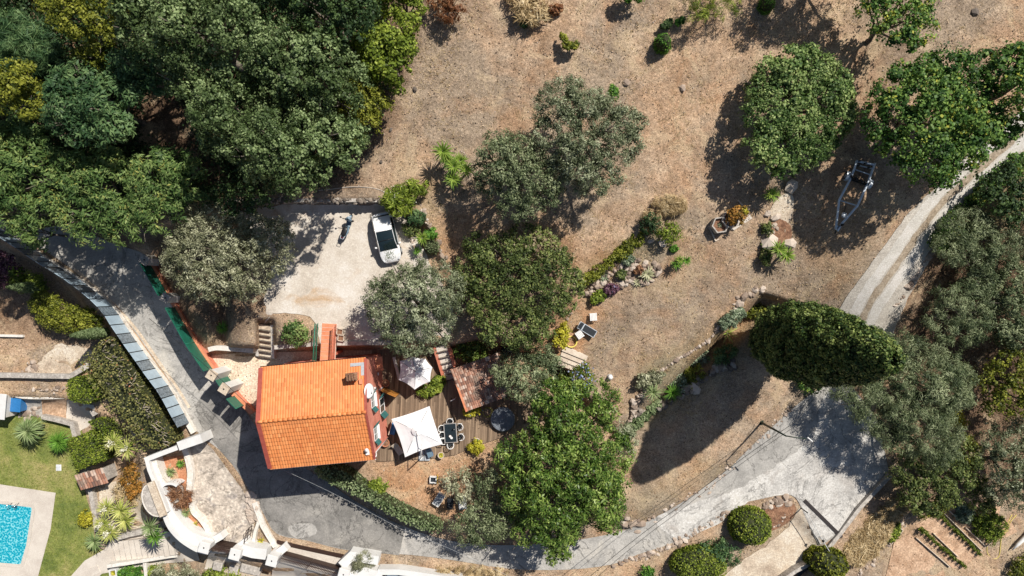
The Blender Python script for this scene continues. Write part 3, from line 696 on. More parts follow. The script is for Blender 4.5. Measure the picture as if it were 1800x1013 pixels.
def clipped(px, ht, mat, label, name='hedge', cat='hedge', group=None, L=(.2, .13), dens=55, twig=0, hb=0, dome=0.0, lump=.06):
    """clipped hedge or topiary: an outline with vertical sides (dome rounds the top), leaves all over a woody core"""
    cpx = (sum(p[0] for p in px) / len(px), sum(p[1] for p in px) / len(px)); g = hz(*cpx)
    wp = world_poly(px, g + ht); c = wp.mean(0); gg = hzw(*c); A = abs(sum(wp[i][0] * wp[(i + 1) % len(wp)][1] - wp[(i + 1) % len(wp)][0] * wp[i][1] for i in range(len(wp)))) / 2
    b = np.array([c[0], c[1], gg]); x0, y0 = wp.min(0); x1, y1 = wp.max(0)
    N = int((x1 - x0) * (y1 - y0) * dens * 2.2); Q = rng.uniform((x0, y0), (x1, y1), (N, 2)); s = sdist(Q, wp); Q = Q[s > 0]; s = s[s > 0]; dm = max(s.max(), .01)
    lumpn = sum(np.sin(Q[:, 0] * fx + ph) * np.sin(Q[:, 1] * fy + ph2) for fx, fy, ph, ph2 in ((2.1, 2.7, 0, 1), (4.3, 3.9, 2, .5), (7.1, 6.3, 1, 3))) * lump
    rd = np.sqrt(np.clip(1 - (1 - s / dm) ** 2, 0, 1)) if dome else np.clip(s / .25, 0, 1) ** .5
    ground = np.array([hzw(*q) for q in Q[::8]]).repeat(8)[:len(Q)] if len(Q) > 8 else np.full(len(Q), gg)
    zt = ground + hb + (ht - hb) * ((1 - dome) + dome * rd) - (0 if dome else (1 - rd) * .25) + lumpn
    P = np.stack([Q[:, 0], Q[:, 1], zt - np.abs(rng.normal(0, .1, len(Q)))], 1); D = np.zeros_like(P); D[:, 2] = 1
    # sides
    per = []; 
    for i in range(len(wp)):
        a = wp[i]; e = wp[(i + 1) % len(wp)]; l = np.hypot(*(e - a)); m = int(l * (ht - hb) * dens * 1.1)
        t = rng.uniform(0, 1, (m, 1)); q = a + (e - a) * t; nn = np.array([(e - a)[1], -(e - a)[0]]) / max(l, 1e-6)
        z = hzw(*((a + e) / 2)) + rng.uniform(hb, ht * (1 - dome * .75), m)
        per.append(np.concatenate([q + rng.normal(0, .06, (m, 2)), z[:, None]], 1))
    S = np.concatenate(per); SD = np.concatenate([S[:, :2] - c, np.zeros((len(S), 1))], 1); SD /= np.linalg.norm(SD, axis=1)[:, None] + 1e-6
    P = np.concatenate([P, S]); D = np.concatenate([D, SD])
    Nn = D * .8 + rng.normal(size=P.shape) * .55; Nn /= np.linalg.norm(Nn, axis=1)[:, None]
    Aa = np.cross(Nn, rng.normal(size=P.shape)); Aa /= np.linalg.norm(Aa, axis=1)[:, None]; B = np.cross(Nn, Aa); sc = rng.uniform(.7, 1.3, (len(P), 1))
    V = np.stack([P - Aa * L[0] * .5 * sc, P - B * L[1] * .5 * sc, P + Aa * L[0] * .5 * sc, P + B * L[1] * .5 * sc], 1) - b
    T = rng.normal(.48, .2, len(P)) + (np.sin(P[:, 0] * 1.9) * np.sin(P[:, 1] * 2.3)) * .12
    root = thing(name, label, cat, b, 0, group); quads('foliage', V, [mat], T, root)
    inner = wp + (c - wp) * .12 if dome else wp + (c - wp) * .04
    mb = MB()
    if dome:
        ks = [(1, .0), (1.02, .35), (.9, .6), (.62, .82), (.25, .93)]; vs = []; n = len(inner)
        for sck, zk in ks:
            for q in inner: vs.append((*(np.array(q - c) * sck), hb + (ht - hb) * zk))
        fs = [(i * n + j, i * n + (j + 1) % n, (i + 1) * n + (j + 1) % n, (i + 1) * n + j) for i in range(len(ks) - 1) for j in range(n)] + [tuple(range((len(ks) - 1) * n, len(ks) * n))]
        mb.add(vs, fs)
    else: mb.prism([tuple(q - c) for q in inner], hb, lambda x, y: hzw(x + c[0], y + c[1]) - gg + ht - .22)
    if twig:
        for _ in range(twig):
            while 1:
                q = rng.uniform((x0, y0), (x1, y1))
                if sdist(np.array([q]), wp)[0] > .1: break
            a = rng.uniform(0, 6.28); a = R(rng.uniform(-35, 60)); l = rng.uniform(.3, .8); z = hzw(*q) - gg + ht - .05; q = q - c
            mb.tube([(q[0], q[1], z - .1), (q[0] + math.cos(a) * l, q[1] + math.sin(a) * l, z + .12)], [.025, .012], 4, 1)
    mb.build('branches', ['core', 'palewood'], root)
    return root

def rosette_mesh(n=50, L=.8, w=.07, droop=.5, up=(5, 75), hc=.3, seg=3, fan=False, rr=None):
    rr = rr or rng; V = []; T = []
    for i in range(n):
        az = i * 2.39996 + rr.uniform(-.2, .2); u = (i + .5) / n; el = R(up[1] + (up[0] - up[1]) * u + rr.uniform(-6, 6)); l = L * rr.uniform(.8, 1.1) * (.7 + .3 * u)
        d = np.array([math.cos(az), math.sin(az), 0]); s = np.array([-d[1], d[0], 0]); p = np.array([0, 0, hc]) + d * .03; e = el; ws = [.6, 1, .7, .05] if seg == 3 else list(np.linspace(1, .05, seg + 1))
        t = rr.normal(.45 + .25 * (1 - u), .12)
        for k in range(seg):
            q = p + (d * math.cos(e) + np.array([0, 0, 1]) * math.sin(e)) * l / seg; e -= droop * rr.uniform(.7, 1.3) / seg * 2
            V.append([p - s * w * .5 * ws[k], p + s * w * .5 * ws[k], q + s * w * .5 * ws[k + 1], q - s * w * .5 * ws[k + 1]]); T.append(t + k * .06); p = q
    return np.array(V), np.array(T)
def rosette(name, px, py, trunk, mat, label, cat, group=None, n=50, L=.8, w=.08, droop=.5, up=(0, 78), tr=.09, flower=False):
    """a spiky plant whose heart is seen at the pixel, on a stem of the given height"""
    z = hz(px, py); c = W(px, py, z + trunk); g = hzw(c.x, c.y)
    root = thing(name, label, cat, (c.x, c.y, g), 0, group)
    V, T = rosette_mesh(n, L, w, droop, up, trunk); quads('leaves', V, [mat], T, root)
    mb = MB(); mb.tube([(0, 0, -.1), (0, 0, trunk * .5), (0, 0, trunk + .04)], [tr * 1.3, tr, tr * .8], 8); mb.build('trunk', 'trunk', root)
    if flower:
        P = rng.normal(size=(70, 3)) * (.13, .13, .22) + (0, 0, trunk + .5); N = rng.normal(size=P.shape); N /= np.linalg.norm(N, axis=1)[:, None]; A = np.cross(N, rng.normal(size=P.shape)); A /= np.linalg.norm(A, axis=1)[:, None]; B = np.cross(N, A)
        quads('flower_spike', np.stack([P - A * .07, P - B * .07, P + A * .07, P + B * .07], 1), ['l_flower'], rng.uniform(.2, .9, 70), root)
    return root

# ------------------------------------------------------------------ house
def tiles(mb, o, u, v, lu, lv, tw, rl, amp=.035, step=.035, mi=0, tv=.13, thick=.05):
    """rows of curved roof tiles; o upper corner, u along the ridge, v down the slope (unit vectors)"""
    o, u, v = Vector(o), Vector(u).normalized(), Vector(v).normalized(); n = u.cross(v); n = n if n.z > 0 else -n
    nu = max(1, round(lu / tw)); nr = max(1, round(lv / rl)); K = 5; tw = lu / nu; rl = lv / nr
    for r in range(nr):
        vs = []; fs = []; ts = []
        hprof = [amp * math.sin(math.pi * k / K) ** .8 for k in range(K)]
        cols = nu * K + 1
        for e, (dv, hh) in enumerate(((0, 0.0), (1, step))):
            for c in range(cols):
                h = (hprof[c % K] if c < cols - 1 else 0) + hh
                vs.append(o + u * (c * tw / K) + v * ((r + dv) * rl + (.03 if dv else 0)) + n * (h + thick))
        for c in range(cols): vs.append(Vector(vs[cols + c]) - n * (step + .01))
        tn = [rnd.gauss(.5, tv) for _ in range(nu)]
        for c in range(cols - 1):
            fs.append((c, c + 1, cols + c + 1, cols + c)); ts.append(tn[c // K])
            fs.append((cols + c, cols + c + 1, 2 * cols + c + 1, 2 * cols + c)); ts.append(tn[c // K])
        # tile normals must look up
        a, b_, c_ = vs[0], vs[1], vs[cols]
        if (Vector(b_) - Vector(a)).cross(Vector(c_) - Vector(a)).z < 0 and True: pass
        mb.add(vs, [f[::-1] for f in fs], mi, ts)
    return mb

def build_house():
    ang = R(5.3); zE = 7.7; zR = 9.3; D0 = hz(700, 760)
    root = thing('house', 'salmon pink two storey house with orange tiled gable roof beside the road', 'house', (-15.55, -10.03, 0), ang)
    LU, LV = 8.45, 8.1; hu, hv = LU / 2, LV / 2; ou, ov = .16, .25
    mb = MB(); x0, x1, y0, y1 = -hu + ou, hu - ou, -hv + ov, hv - ov
    sl_ = (zR - zE) / hv
    zw = zE - .06 + ov * sl_
    vs = [(x0, y0, -.6), (x1, y0, -.6), (x1, y1, -.6), (x0, y1, -.6), (x0, y0, zw), (x1, y0, zw), (x1, y1, zw), (x0, y1, zw), (x0, 0, zR - .08), (x1, 0, zR - .08)]
    mb.add(vs, [(0, 1, 5, 4), (1, 2, 6, 9, 5), (2, 3, 7, 6), (3, 0, 4, 8, 7)]); mb.build('wall', 'salmon', root)
    mb = MB(); LS = math.hypot(hv, zR - zE)
    tiles(mb, (-hu, 0, zR), (1, 0, 0), (0, hv, zE - zR), LU, LS, .21, .36)
    tiles(mb, (-hu, 0, zR), (1, 0, 0), (0, -hv, zE - zR), LU, LS, .21, .36, step=.055)
    m2 = MB()
    m2.add([(-hu, hv, zE - .02), (hu, hv, zE - .02), (hu, 0, zR - .02), (-hu, 0, zR - .02), (hu, -hv, zE - .02), (-hu, -hv, zE - .02)], [(0, 1, 2, 3), (3, 2, 4, 5)], 0, .3)
    o = 0
    roof = mb.build('roof', ['tile'], root)
    m2.build('underlay', ['verge'], roof)
    mb = MB()
    for k in range(22): x = -hu + (k + .5) * LU / 22; mb.tube([(x - .2, 0, zR + .06), (x + .2, 0, zR + .085)], [.12, .14], 8, 0, rnd.gauss(.5, .2))
    mb.build('ridge_tiles', 'tile', roof)
    for sx, nm in ((-1, 'verge_board'), (1, 'verge_board')):
        mb = MB()
        for sy in (-1, 1):
            a = Vector((sx * (hu - .02), sy * hv, zE + .05)); b_ = Vector((sx * (hu - .02), 0, zR + .05)); w = Vector((.15 * 1.0, 0, 0)); up = Vector((0, 0, .1))
            wd_ = .17 if sx < 0 else .09; w = Vector((wd_, 0, 0))
            vs = [a - w, a + w, b_ + w, b_ - w, a - w + up, a + w + up, b_ + w + up, b_ - w + up]
            mb.add(vs, [(3, 2, 1, 0), (4, 5, 6, 7), (0, 1, 5, 4), (1, 2, 6, 5), (2, 3, 7, 6), (3, 0, 4, 7)])
        mb.build(nm, 'verge', roof)
    for sy, mt in ((1, 'darkmetal'), (-1, 'plasticw')):
        mb = MB(); mb.box((0, sy * (hv + .06), zE - .02), (LU + .1, .12, .11), 0, 0, .5, .03); mb.build('gutter', mt, roof)
    mb = MB(); mb.tube([(hu - .05, -hv + .0, zE - .05), (hu + .0, -hv + .12, zE - .5), (hu - .1, -hv + .3, zE - .9), (hu - .1, -hv + .3, D0)], .05, 7); mb.build('downpipe', 'plasticw', root)
    # chimney with slatted top and lead apron
    mb = MB(); cz = zR - 2.8 * sl_; mb.box((3.3, 2.8, cz + .35), (.78, .52, 1.3), 0, 0, .5, .03)
    ch = mb.build('chimney', 'terracotta', roof)
    mb = MB(); mb.box((3.3, 2.8, cz + 1.04), (.9, .64, .08), 0, 0, .5, .02)
    for k in range(4): mb.box((2.98 + k * .21, 2.8, cz + 1.14), (.09, .5, .12), 0, 0)
    mb.build('chimney_cap', 'soil', ch)
    mb = MB(); 
    def onroof(x, y, dz): return (x, y, zR - abs(y) * sl_ + dz)
    P = [(3.0, 3.75), (4.1, 3.75), (4.1, 2.75), (3.85, 2.75), (3.85, 3.5), (3.0, 3.5)]
    mb.add([onroof(x, y, .135) for x, y in P], [(0, 1, 2, 3, 4, 5)][::-1]); ap = mb.build('lead_apron', 'greyplastic', roof)
    mb = MB(); mb.box(onroof(3.85, 2.3, .2), (.28, .4, .25), 0, 0, .5, .03); mb.build('roof_block', 'terracotta', roof)
    mb = MB(); mb.lathe([(.12, 0), (.12, .25), (.17, .25), (.17, .33), (.02, .4)], onroof(3.75, -3.2, .02), 12); mb.box(onroof(3.75, -3.3, .1), (.3, .62, .06), 0, 0); mb.build('roof_vent', 'plasticw', roof)
    mb = MB(); 
    mb.tube([(hu - .1, 1.3, zE + .5), (hu + .05, 1.3, zE + .4)], .03, 6, 0)
    prof = [(0, .02), (.14, .03), (.28, .07), (.40, .14), (.41, .15), (.28, .09), (.01, .05)]
    Mx = Matrix.Translation((hu + .12, 1.5, zE + .85)) @ Matrix.Rotation(R(50), 4, 'Y') @ Matrix.Rotation(0, 4, 'Z')
    t = MB(); t.lathe(prof, (0, 0, 0), 22); t.v = [tuple(Mx @ Vector((v[0] * 1.2, v[1] * 1.5, v[2]))) for v in t.v]; t.m = [0] * len(t.m)
    mb.add(t.v, t.f, 0, .5, True); a = Mx @ Vector((.25, 0, .1)); b_ = Mx @ Vector((.1, 0, .5)); mb.tube([a, b_], .02, 5); mb.box(b_, (.1, .08, .08), 0, 0)
    mb.build('satellite_dish', 'plasticw', root)
    # windows and shutters in the east wall: upper row and lower row
    xw = x1
    def window(y, z, w, h, door=False):
        mb = MB(); mb.box((xw + .015, y, z), (.07, w, h), 0, 0); wn = mb.build('window', 'carglass', root)
        mb = MB()
        for yy in (-w / 2, w / 2, 0): mb.box((xw + .06, y + yy, z), (.05, .05, h), 0, 0)
        for zz in (-h / 2, h / 2): mb.box((xw + .06, y, z + zz), (.045, w + .05, .05), 0, 0)
        mb.build('frame', 'plasticw', wn)
        if not door: mb = MB(); mb.box((xw + .12, y, z - h / 2 - .07), (.26, w + .2, .08), 0, 0, .5, .01); mb.build('sill', 'plasticw', wn)
        for s in (-1, 1):
            mb = MB(); sw = w / 2; mb.box((xw + .035 + .16, y + s * (w / 2 + sw * .42), z), (.035, sw, h), s * R(-35), 0)
            for k in range(8): mb.box((xw + .235, y + s * (w / 2 + sw * .42), z - h / 2 + (k + .5) * h / 8), (.03, sw * .8, .02), s * R(-35), 0)
            mb.build('shutter', 'teal', root)
    for y, z, w, h in ((.35, 6.1, 1.0, 1.3), (-2.35, 6.1, 1.0, 1.3)): window(y, z, w, h)
    for y, z, w, h in ((-.6, 2.6, 1.2, 1.9),): window(y, z, w, h, True)
    mb = MB(); mb.box((xw + .3, 3.1, 3.6), (.7, 1.2, .08), 0, 0, .5, .02); mb.build('door_canopy', 'terracotta', root)
    mb = MB(); mb.tube([(xw, 1.5, 6.9), (xw + .45, 1.5, 6.85), (xw + .45, 1.2, 6.85)], .025, 6); mb.box((xw + .5, 1.5, 6.9), (.1, .12, .2)); mb.build('wall_bracket', 'plasticw', root)
    # opened wooden door leaves at ground floor
    mb = MB(); mb.box((xw + .75, .35, D0 + 1.05), (1.4, .05, 2.1), R(-28), 0, .5, .01); mb.box((xw + .75, .35, D0 + 1.05), (1.1, .07, .9), R(-28), 0); mb.build('wooden_door', 'wood', root)
    mb = MB(); mb.box((xw + .03, .8, D0 + 1.1), (.06, .1, 2.2)); mb.build('door_frame', 'plasticw', root); mb = MB(); mb.box((xw + .08, 2.2, D0 + 2.3), (.1, .25, .12), 0, 0, .5, .02); mb.build('wall_lamp', 'plasticw', root)
build_house()

# footbridge from the parking terrace to the upper floor
def build_bridge():
    z = 4.06; A = W(579, 569, z); Bq = W(575, 640, z); d = Bq - A; L = d.length; rz = math.atan2(d.y, d.x); mid = (A + Bq) / 2
    root = thing('footbridge', 'narrow terracotta paved footbridge with railings joining the parking to the house', 'footbridge', (mid.x, mid.y, z), rz)
    mb = MB(); mb.box((0, 0, -.12), (L, 1.3, .2), 0, 0, .5, .02)
    for k in range(10): mb.box((-L / 2 + (k + .5) * L / 10, 0, -.012), (L / 10 - .03, 1.24, .03), 0, 1)
    mb.build('paving', ['palewood', 'terracotta'], root)
    for s, mt in ((-1, 'green_paint'), (1, 'redwall')):
        mb = MB(); n = 26; y = s * .62 if s > 0 else -.95
        for k in range(n): x = -L / 2 + .1 + k * (L - .2) / (n - 1); mb.box((x, y, .5), (.035, .035, .9))
        mb.tube([(-L / 2, y, .97), (L / 2, y, .97)], .05, 6); mb.box((0, y, .1), (L, .05, .05)); mb.build('railing', mt, root)
    mb = MB()
    for x in (-L * .2, L * .25): mb.box((x, .0, -1.7), (.25, 1.1, 3.0))
    mb.build('pier', 'redwall', root)
build_bridge()
def box_thing(name, px, py, dz, dims, rz, mat, label, cat, group=None, bev=.03):
    g = G(px, py); root = thing(name, label, cat, g, R(rz), group)
    return root, MB()
# potted planter stand right of the bridge
for x, y, lab in ((599, 583, 'upper square planter box right of the footbridge'), (601, 594, 'lower square planter box right of the footbridge')):
    g = G(x, y); r = thing('planter_box', lab, 'planter', g, R(-8), 'square planters by the footbridge')
    mb = MB()
    for a, b_, c_, d_ in ((0, .24, .56, .06), (0, -.24, .56, .06), (.25, 0, .06, .54), (-.25, 0, .06, .54)): mb.box((a, b_, .2), (c_, d_, .4))
    mb.build('box', 'palewood', r); mb = MB(); mb.box((0, 0, .14), (.46, .44, .24)); mb.build('soil', 'soil', r)

# ------------------------------------------------------------------ retaining walls, stone walls and edgings
def rock(mb, c, s, tint=None, flat=.7, mi=0):
    t = (1 + 5 ** .5) / 2
    iv = [(-1, t, 0), (1, t, 0), (-1, -t, 0), (1, -t, 0), (0, -1, t), (0, 1, t), (0, -1, -t), (0, 1, -t), (t, 0, -1), (t, 0, 1), (-t, 0, -1), (-t, 0, 1)]
    fc = [(0, 11, 5), (0, 5, 1), (0, 1, 7), (0, 7, 10), (0, 10, 11), (1, 5, 9), (5, 11, 4), (11, 10, 2), (10, 7, 6), (7, 1, 8), (3, 9, 4), (3, 4, 2), (3, 2, 6), (3, 6, 8), (3, 8, 9), (4, 9, 5), (2, 4, 11), (6, 2, 10), (8, 6, 7), (9, 8, 1)]
    a = rnd.uniform(0, 6.28); ca, sa = math.cos(a), math.sin(a); sx, sy, sz = s * rnd.uniform(.7, 1.25), s * rnd.uniform(.6, 1.0), s * flat * rnd.uniform(.7, 1.1); vs = []
    for x, y, z in iv:
        k = rnd.uniform(.8, 1.15) / 1.9; x *= k * sx; y *= k * sy; z *= k * sz
        vs.append((c[0] + x * ca - y * sa, c[1] + x * sa + y * ca, c[2] + z))
    mb.add(vs, fc, mi, rnd.uniform(0, 1) if tint is None else tint)
def along(px, step):
    P = [Vector(p) for p in px]; out = []
    for i in range(len(P) - 1):
        l = (P[i + 1] - P[i]).length; n = max(1, int(l / step))
        for k in range(n): out.append(P[i].lerp(P[i + 1], k / n))
    return out
def stones(name, px, label, size=.3, step=5, rows=1, spread=2.0, mat='stone', cat='stone edging', lift=0.1, stack=0):
    mb = MB(); rows += 1; spread *= 1.25
    for q in along(smooth(px, 3), step * .9):
        if rnd.random() < .12: continue
        for _ in range(rows):
            x, y = q.x + rnd.gauss(0, spread), q.y + rnd.gauss(0, spread); s = size * .62 * rnd.choice((.5, .7, .9, 1.1, 1.5)) ; g = G(x, y, lift * s * .3)
            rock(mb, g, s)
            if stack:
                for k in range(stack): g2 = G(x + rnd.gauss(0, 1.5), y + rnd.gauss(0, 1.5), .2 + k * .2); rock(mb, g2, s)
    return tag(centre(mb.build(name, mat)), label, cat)
def pxwall(mb, px, width, z0, z1, mi=0, closed=False, zz=None, side=0):
    """wall along points seen at height zz"""
    pts = [W(p[0], p[1], zz if zz is not None else (z1 if not callable(z1) else 0))[:2] for p in px]
    return mb.wall(pts, width, z0, z1, mi, .5, closed, side)
mb = MB(); pxwall(mb, [(398, 353), (470, 351), (560, 350), (640, 350), (690, 350)], .5, 3.6, 5.3); 
for _ in range(520): x = rnd.uniform(400, 690); g = W(x, 351.5 + rnd.uniform(-1, 5), 0); zz = rnd.uniform(4.0, 5.35); p = W(x, 352 + rnd.uniform(-4, 3), zz); rock(mb, (p.x, p.y, zz), .27, None, .7, 1)
tag(centre(mb.build('stone_wall', ['wallstone', 'stone_dark'])), 'long dry stone retaining wall behind the parked scooter and car', 'stone wall')
mb = MB(); pxwall(mb, [(482, 611), (556, 605)], .35, .6, 4.14); tag(centre(mb.build('retaining_wall', 'wallstone')), 'retaining wall of the parking terrace left of the footbridge', 'retaining wall')
mb = MB(); pxwall(mb, [(592, 604), (690, 603), (722, 598)], .35, .6, 4.14); tag(centre(mb.build('retaining_wall', 'wallstone')), 'retaining wall of the parking terrace right of the footbridge', 'retaining wall')
mb = MB(); pxwall(mb, smooth([(366, 615), (380, 612), (410, 614), (445, 617)], 3), .4, .3, 2.3); tag(centre(mb.build('garden_wall', 'white_kerb')), 'low rounded white wall between bare soil and the gravel courtyard', 'low wall')
# steps left (parking -> courtyard) and right (to the deck)
def steps(px_top, px_bot, w, zt, zb, n, label, mat='dirt_pale', wallm='white_kerb', walls=True, name='steps'):
    A = W(*px_top, zt); B_ = W(*px_bot, zb); d = Vector((B_.x - A.x, B_.y - A.y)); L = d.length; rz = math.atan2(d.y, d.x)
    root = thing(name, label, 'steps', (A.x, A.y, 0), rz); 
    for k in range(n):
        z = zt - (zt - zb) * (k + .0) / n; mb = MB(); mb.box(((k + .5) * L / n, 0, (z + zb - .4) / 2 - .06), (L / n - .002 * k % .003, w, z - zb + .4), 0, 0, .5, .0)
        mb.box(((k + 1) * L / n - .04, 0, z - .03), (.1, w + .04, .1), 0, 1); mb.build('step', [mat, 'trunk'], root)
    if walls:
        for s in (-1, 1):
            mb = MB(); 
            y = s * (w / 2 + .14); vs = []
            for x, zz in ((-.1, zt + .1), (L, zb + .3)):
                vs += [(x, y - .13, zb - .5), (x, y + .13, zb - .5), (x, y + .13, zz), (x, y - .13, zz)]
            mb.add(vs, [(0, 1, 2, 3)[::-1], (4, 5, 6, 7), (0, 4, 5, 1)[::-1], (1, 5, 6, 2)[::-1], (2, 6, 7, 3)[::-1], (3, 7, 4, 0)[::-1]]); mb.build('side_wall', wallm, root)
    return root
steps((464, 571), (468, 628), 1.15, 2.75, .9, 6, 'flight of pale steps with white side walls left of the footbridge')
steps((775, 608), (794, 668), .95, 2.4, .95, 6, 'flight of pale steps with pinkish edges left of the shed', 'stone_pave', 'redwall')
# deck of individual boards (pattern inside one thing)
def build_deck():
    ang = R(87); zt = .9 + .14; u = Vector((math.cos(ang), math.sin(ang))); v = Vector((-u.y, u.x)); mb = MB()
    poly = np.array([W(p[0], p[1], zt)[:2] for p in DECK]); c = poly.mean(0)
    Q = (poly - c); U = Q @ np.array(u); Vv = Q @ np.array(v); s = Vv.min()
    P2 = np.stack([U, Vv], 1)
    while s < Vv.max():
        w = .145; y = s + w / 2; xs = []
        for i in range(len(P2)):
            a, b_ = P2[i], P2[(i + 1) % len(P2)]
            if (a[1] > y) != (b_[1] > y): xs.append(a[0] + (b_[0] - a[0]) * (y - a[1]) / (b_[1] - a[1]))
        xs.sort()
        for a, b_ in zip(xs[::2], xs[1::2]):
            x = a
            while x < b_ - .05:
                e = min(b_, x + rnd.uniform(1.8, 3.6)); m_ = Vector((*c, 0)) + Vector((*(u * ((x + e) / 2) + v * y), zt - .02 + rnd.uniform(-.003, .003)))
                mb.box(m_, (e - x - .012, w - .012, .04), ang, 0, rnd.gauss(.45, .2)); x = e
        s += w + .004
    o = centre(mb.build('deck', 'deck')); tag(o, None, None, None, 'structure')
build_deck()
# pink edge strip along the deck's inner left side planter
mb = MB(); pxwall(mb, [(692, 628), (702, 668)], .25, .9, 1.3); tag(centre(mb.build('planter_wall', 'white_kerb')), 'pinkish kerb of the planter beneath the smaller umbrella', 'low wall')

# road wall with red render, green fence panels and posts
zf = lambda x, y: hzw(x, y)
FW = smooth([(276, 462), (298, 500), (331, 559), (354, 600), (385, 646), (408, 676), (430, 700), (452, 722)], 3)
FWw = [W(p[0], p[1], .6)[:2] for p in FW]
mb = MB(); mb.wall(FWw, .28, -.4, 1.8); mb.wall(FWw, .4, 1.802, 1.88, 1); tag(centre(mb.build('boundary_wall', ['redwall', 'terracotta'])), 'red rendered boundary wall along the road beneath the green fence', 'wall')
def seg(pts, a, b_):
    out = []; 
    for p in pts:
        if a <= p[1] <= b_: out.append(p)
    return out
def green_fence(px, label):
    w = [Vector(W(p[0], p[1], .6)[:2]) for p in px]; root = thing('fence_panel', label, 'fence', (w[0].x, w[0].y, 1.88), 0, 'green screens on the boundary wall')
    mb = MB(); mb.wall([(p.x - w[0].x - .03, p.y - w[0].y) for p in w], .05, .03, 1.72); mb.build('screen', 'green_panel', root)
    for q in w[::2]: mb = MB(); mb.cyl((q.x - w[0].x, q.y - w[0].y, 0), (q.x - w[0].x, q.y - w[0].y, 1.75), .035, None, 6); mb.build('post', 'green_paint', root)
green_fence([p for p in FW if p[1] < 528], 'green screen between the two brown capped gate posts')
green_fence([p for p in FW if 528 < p[1] < 648], 'long curved green screen above the middle of the road wall')
green_fence([p for p in FW if 685 < p[1] < 715], 'green screen nearest the corner of the house')
def post(px, py, h, w, capm, label, sidem, rz=0, pz=0):
    z = pz; c = W(px, py, h); root = thing('gate_post', label, 'gate post', (c.x, c.y, 0), R(rz), None)
    mb = MB(); mb.box((0, 0, h / 2 - .2), (w, w, h + .3), 0, 0, .5, .03); mb.build('pillar', sidem, root)
    mb = MB(); mb.box((0, 0, h + .02), (w + .12, w + .12, .12), 0, 0, .5, .03); mb.tube([(0, 0, h + .05), (0, 0, h + .16)], [.09, .03], 8, 1); mb.build('cap', [capm, 'darkmetal'], root); return root
post(372, 660, 4.0, .72, 'dirt_pale', 'white gate post with cream cap, upper of the pair by the courtyard', 'white', -32)
post(394, 684, 4.0, .72, 'dirt_pale', 'white gate post with cream cap, lower of the pair by the courtyard', 'white', -32)
post(254, 457, 3.6, .7, 'wallstone', 'brownish gate post next to the pale olive, topmost on the road wall', 'white_kerb', -30)
post(291, 524, 3.6, .65, 'wallstone', 'brownish gate post in the middle of the road wall', 'white_kerb', -30)
a, b_ = W(397, 652, .6), W(412, 674, .6); g = thing('gate', 'small green gate between the two cream capped posts', 'gate', (a.x, a.y, .1), math.atan2(b_.y - a.y, b_.x - a.x))
L = (b_ - a).length; mb = MB(); mb.box((L / 2, 0, 1.8), (L, .05, 3.2), 0, 0, .5, .01); mb.build('gate_leaf', 'green_panel', g); mb = MB(); mb.tube([(L * .8, -.06, 1.1), (L * .8, -.06, 1.4)], .02, 6); mb.build('handle', 'chrome', g)

# glass fence over the white kerb wall on the other side of the road
GF = smooth([(-60, 380), (-10, 398), (16, 412), (51, 434), (90, 461), (128, 484), (151, 500), (180, 523), (203, 546), (218, 569), (239, 600), (259, 628), (277, 654), (300, 685), (321, 723), (342, 760)], 6)
GFw = [Vector(W(p[0], p[1], .55)[:2]) for p in GF]
mb = MB(); mb.wall(GFw, .44, lambda x, y: -2.4, .5, 0, .5, False, -.42); tag(centre(mb.build('kerb_wall', 'white_kerb')), 'long curved white wall carrying the glass fence along the road', 'wall')
root = thing('glass_fence', 'long curved fence of frosted and dark panels on the white road wall', 'fence', (GFw[0].x, GFw[0].y, .5))
Lc = 0; pan = []; cum = [0]
for i in range(1, len(GFw)): cum.append(cum[-1] + (GFw[i] - GFw[i - 1]).length)
def at_len(t):
    for i in range(1, len(cum)):
        if cum[i] >= t: return GFw[i - 1].lerp(GFw[i], (t - cum[i - 1]) / (cum[i] - cum[i - 1]))
    return GFw[-1]
t = 0; k = 0; pw = .98
while t + pw < cum[-1]:
    A, B_ = at_len(t + .05), at_len(t + pw - .04); dk = (k % 3 == 1); mid = (A + B_) / 2; d = B_ - A
    mb = MB(); mb.box((mid.x - GFw[0].x, mid.y - GFw[0].y, 1.12), (d.length, .035, 2.1), math.atan2(d.y, d.x), 0, .5, .005); mb.build('panel', 'glassdark' if dk else 'glassy', root)
    q = at_len(t) - GFw[0]; mb = MB(); mb.box((q.x, q.y, 1.1), (.06, .06, 2.25), math.atan2(d.y, d.x)); mb.build('post', 'darkmetal', root); t += pw; k += 1
# stone blocks under, kerb dirt line (a real gutter strip)
struct(sheet('gutter', band(smooth([(130, 476), (190, 527), (236, 578), (262, 614), (285, 648), (308, 680), (331, 718)], 4), -5, 0), 'dirt_pale', .058, jitter=1))

# ------------------------------------------------------------------ white villa entrance, bottom left
ZV = 1.9   # top of the white walls
def vwall(px, width, z1, label, mat='white', z0=-3.2, name='garden_wall', zz=None, extra=None):
    mb = MB(); pxwall(mb, px, width, z0, z1, 0, False, zz if zz is not None else z1); 
    if extra: extra(mb)
    return tag(centre(mb.build(name, mat)), label, 'wall')
vwall([(313, 785), (354, 771)], .78, 2.2, 'thick white end wall where the glass fence stops')
vwall([(254, 809), (285, 797), (312, 787)], .42, 1.7, 'thinner white wall between the long hedge and the red bed')
vwall([(257, 806), (262, 826), (272, 850), (276, 856)], .34, 1.72, 'straight white wall left of the red bed')
vwall([(267, 808), (274, 830), (286, 856)], .7, 1.2, 'broad pale ledge inside the straight white wall', 'white_kerb')
CW = smooth([(288, 905), (298, 928), (318, 950), (345, 967), (362, 972)], 4)
vwall(CW, .34, 1.72, 'curved white wall sweeping down to the small gate')
CW2 = smooth([(276, 858), (285, 880), (296, 903), (312, 925), (335, 945), (372, 958)], 4)
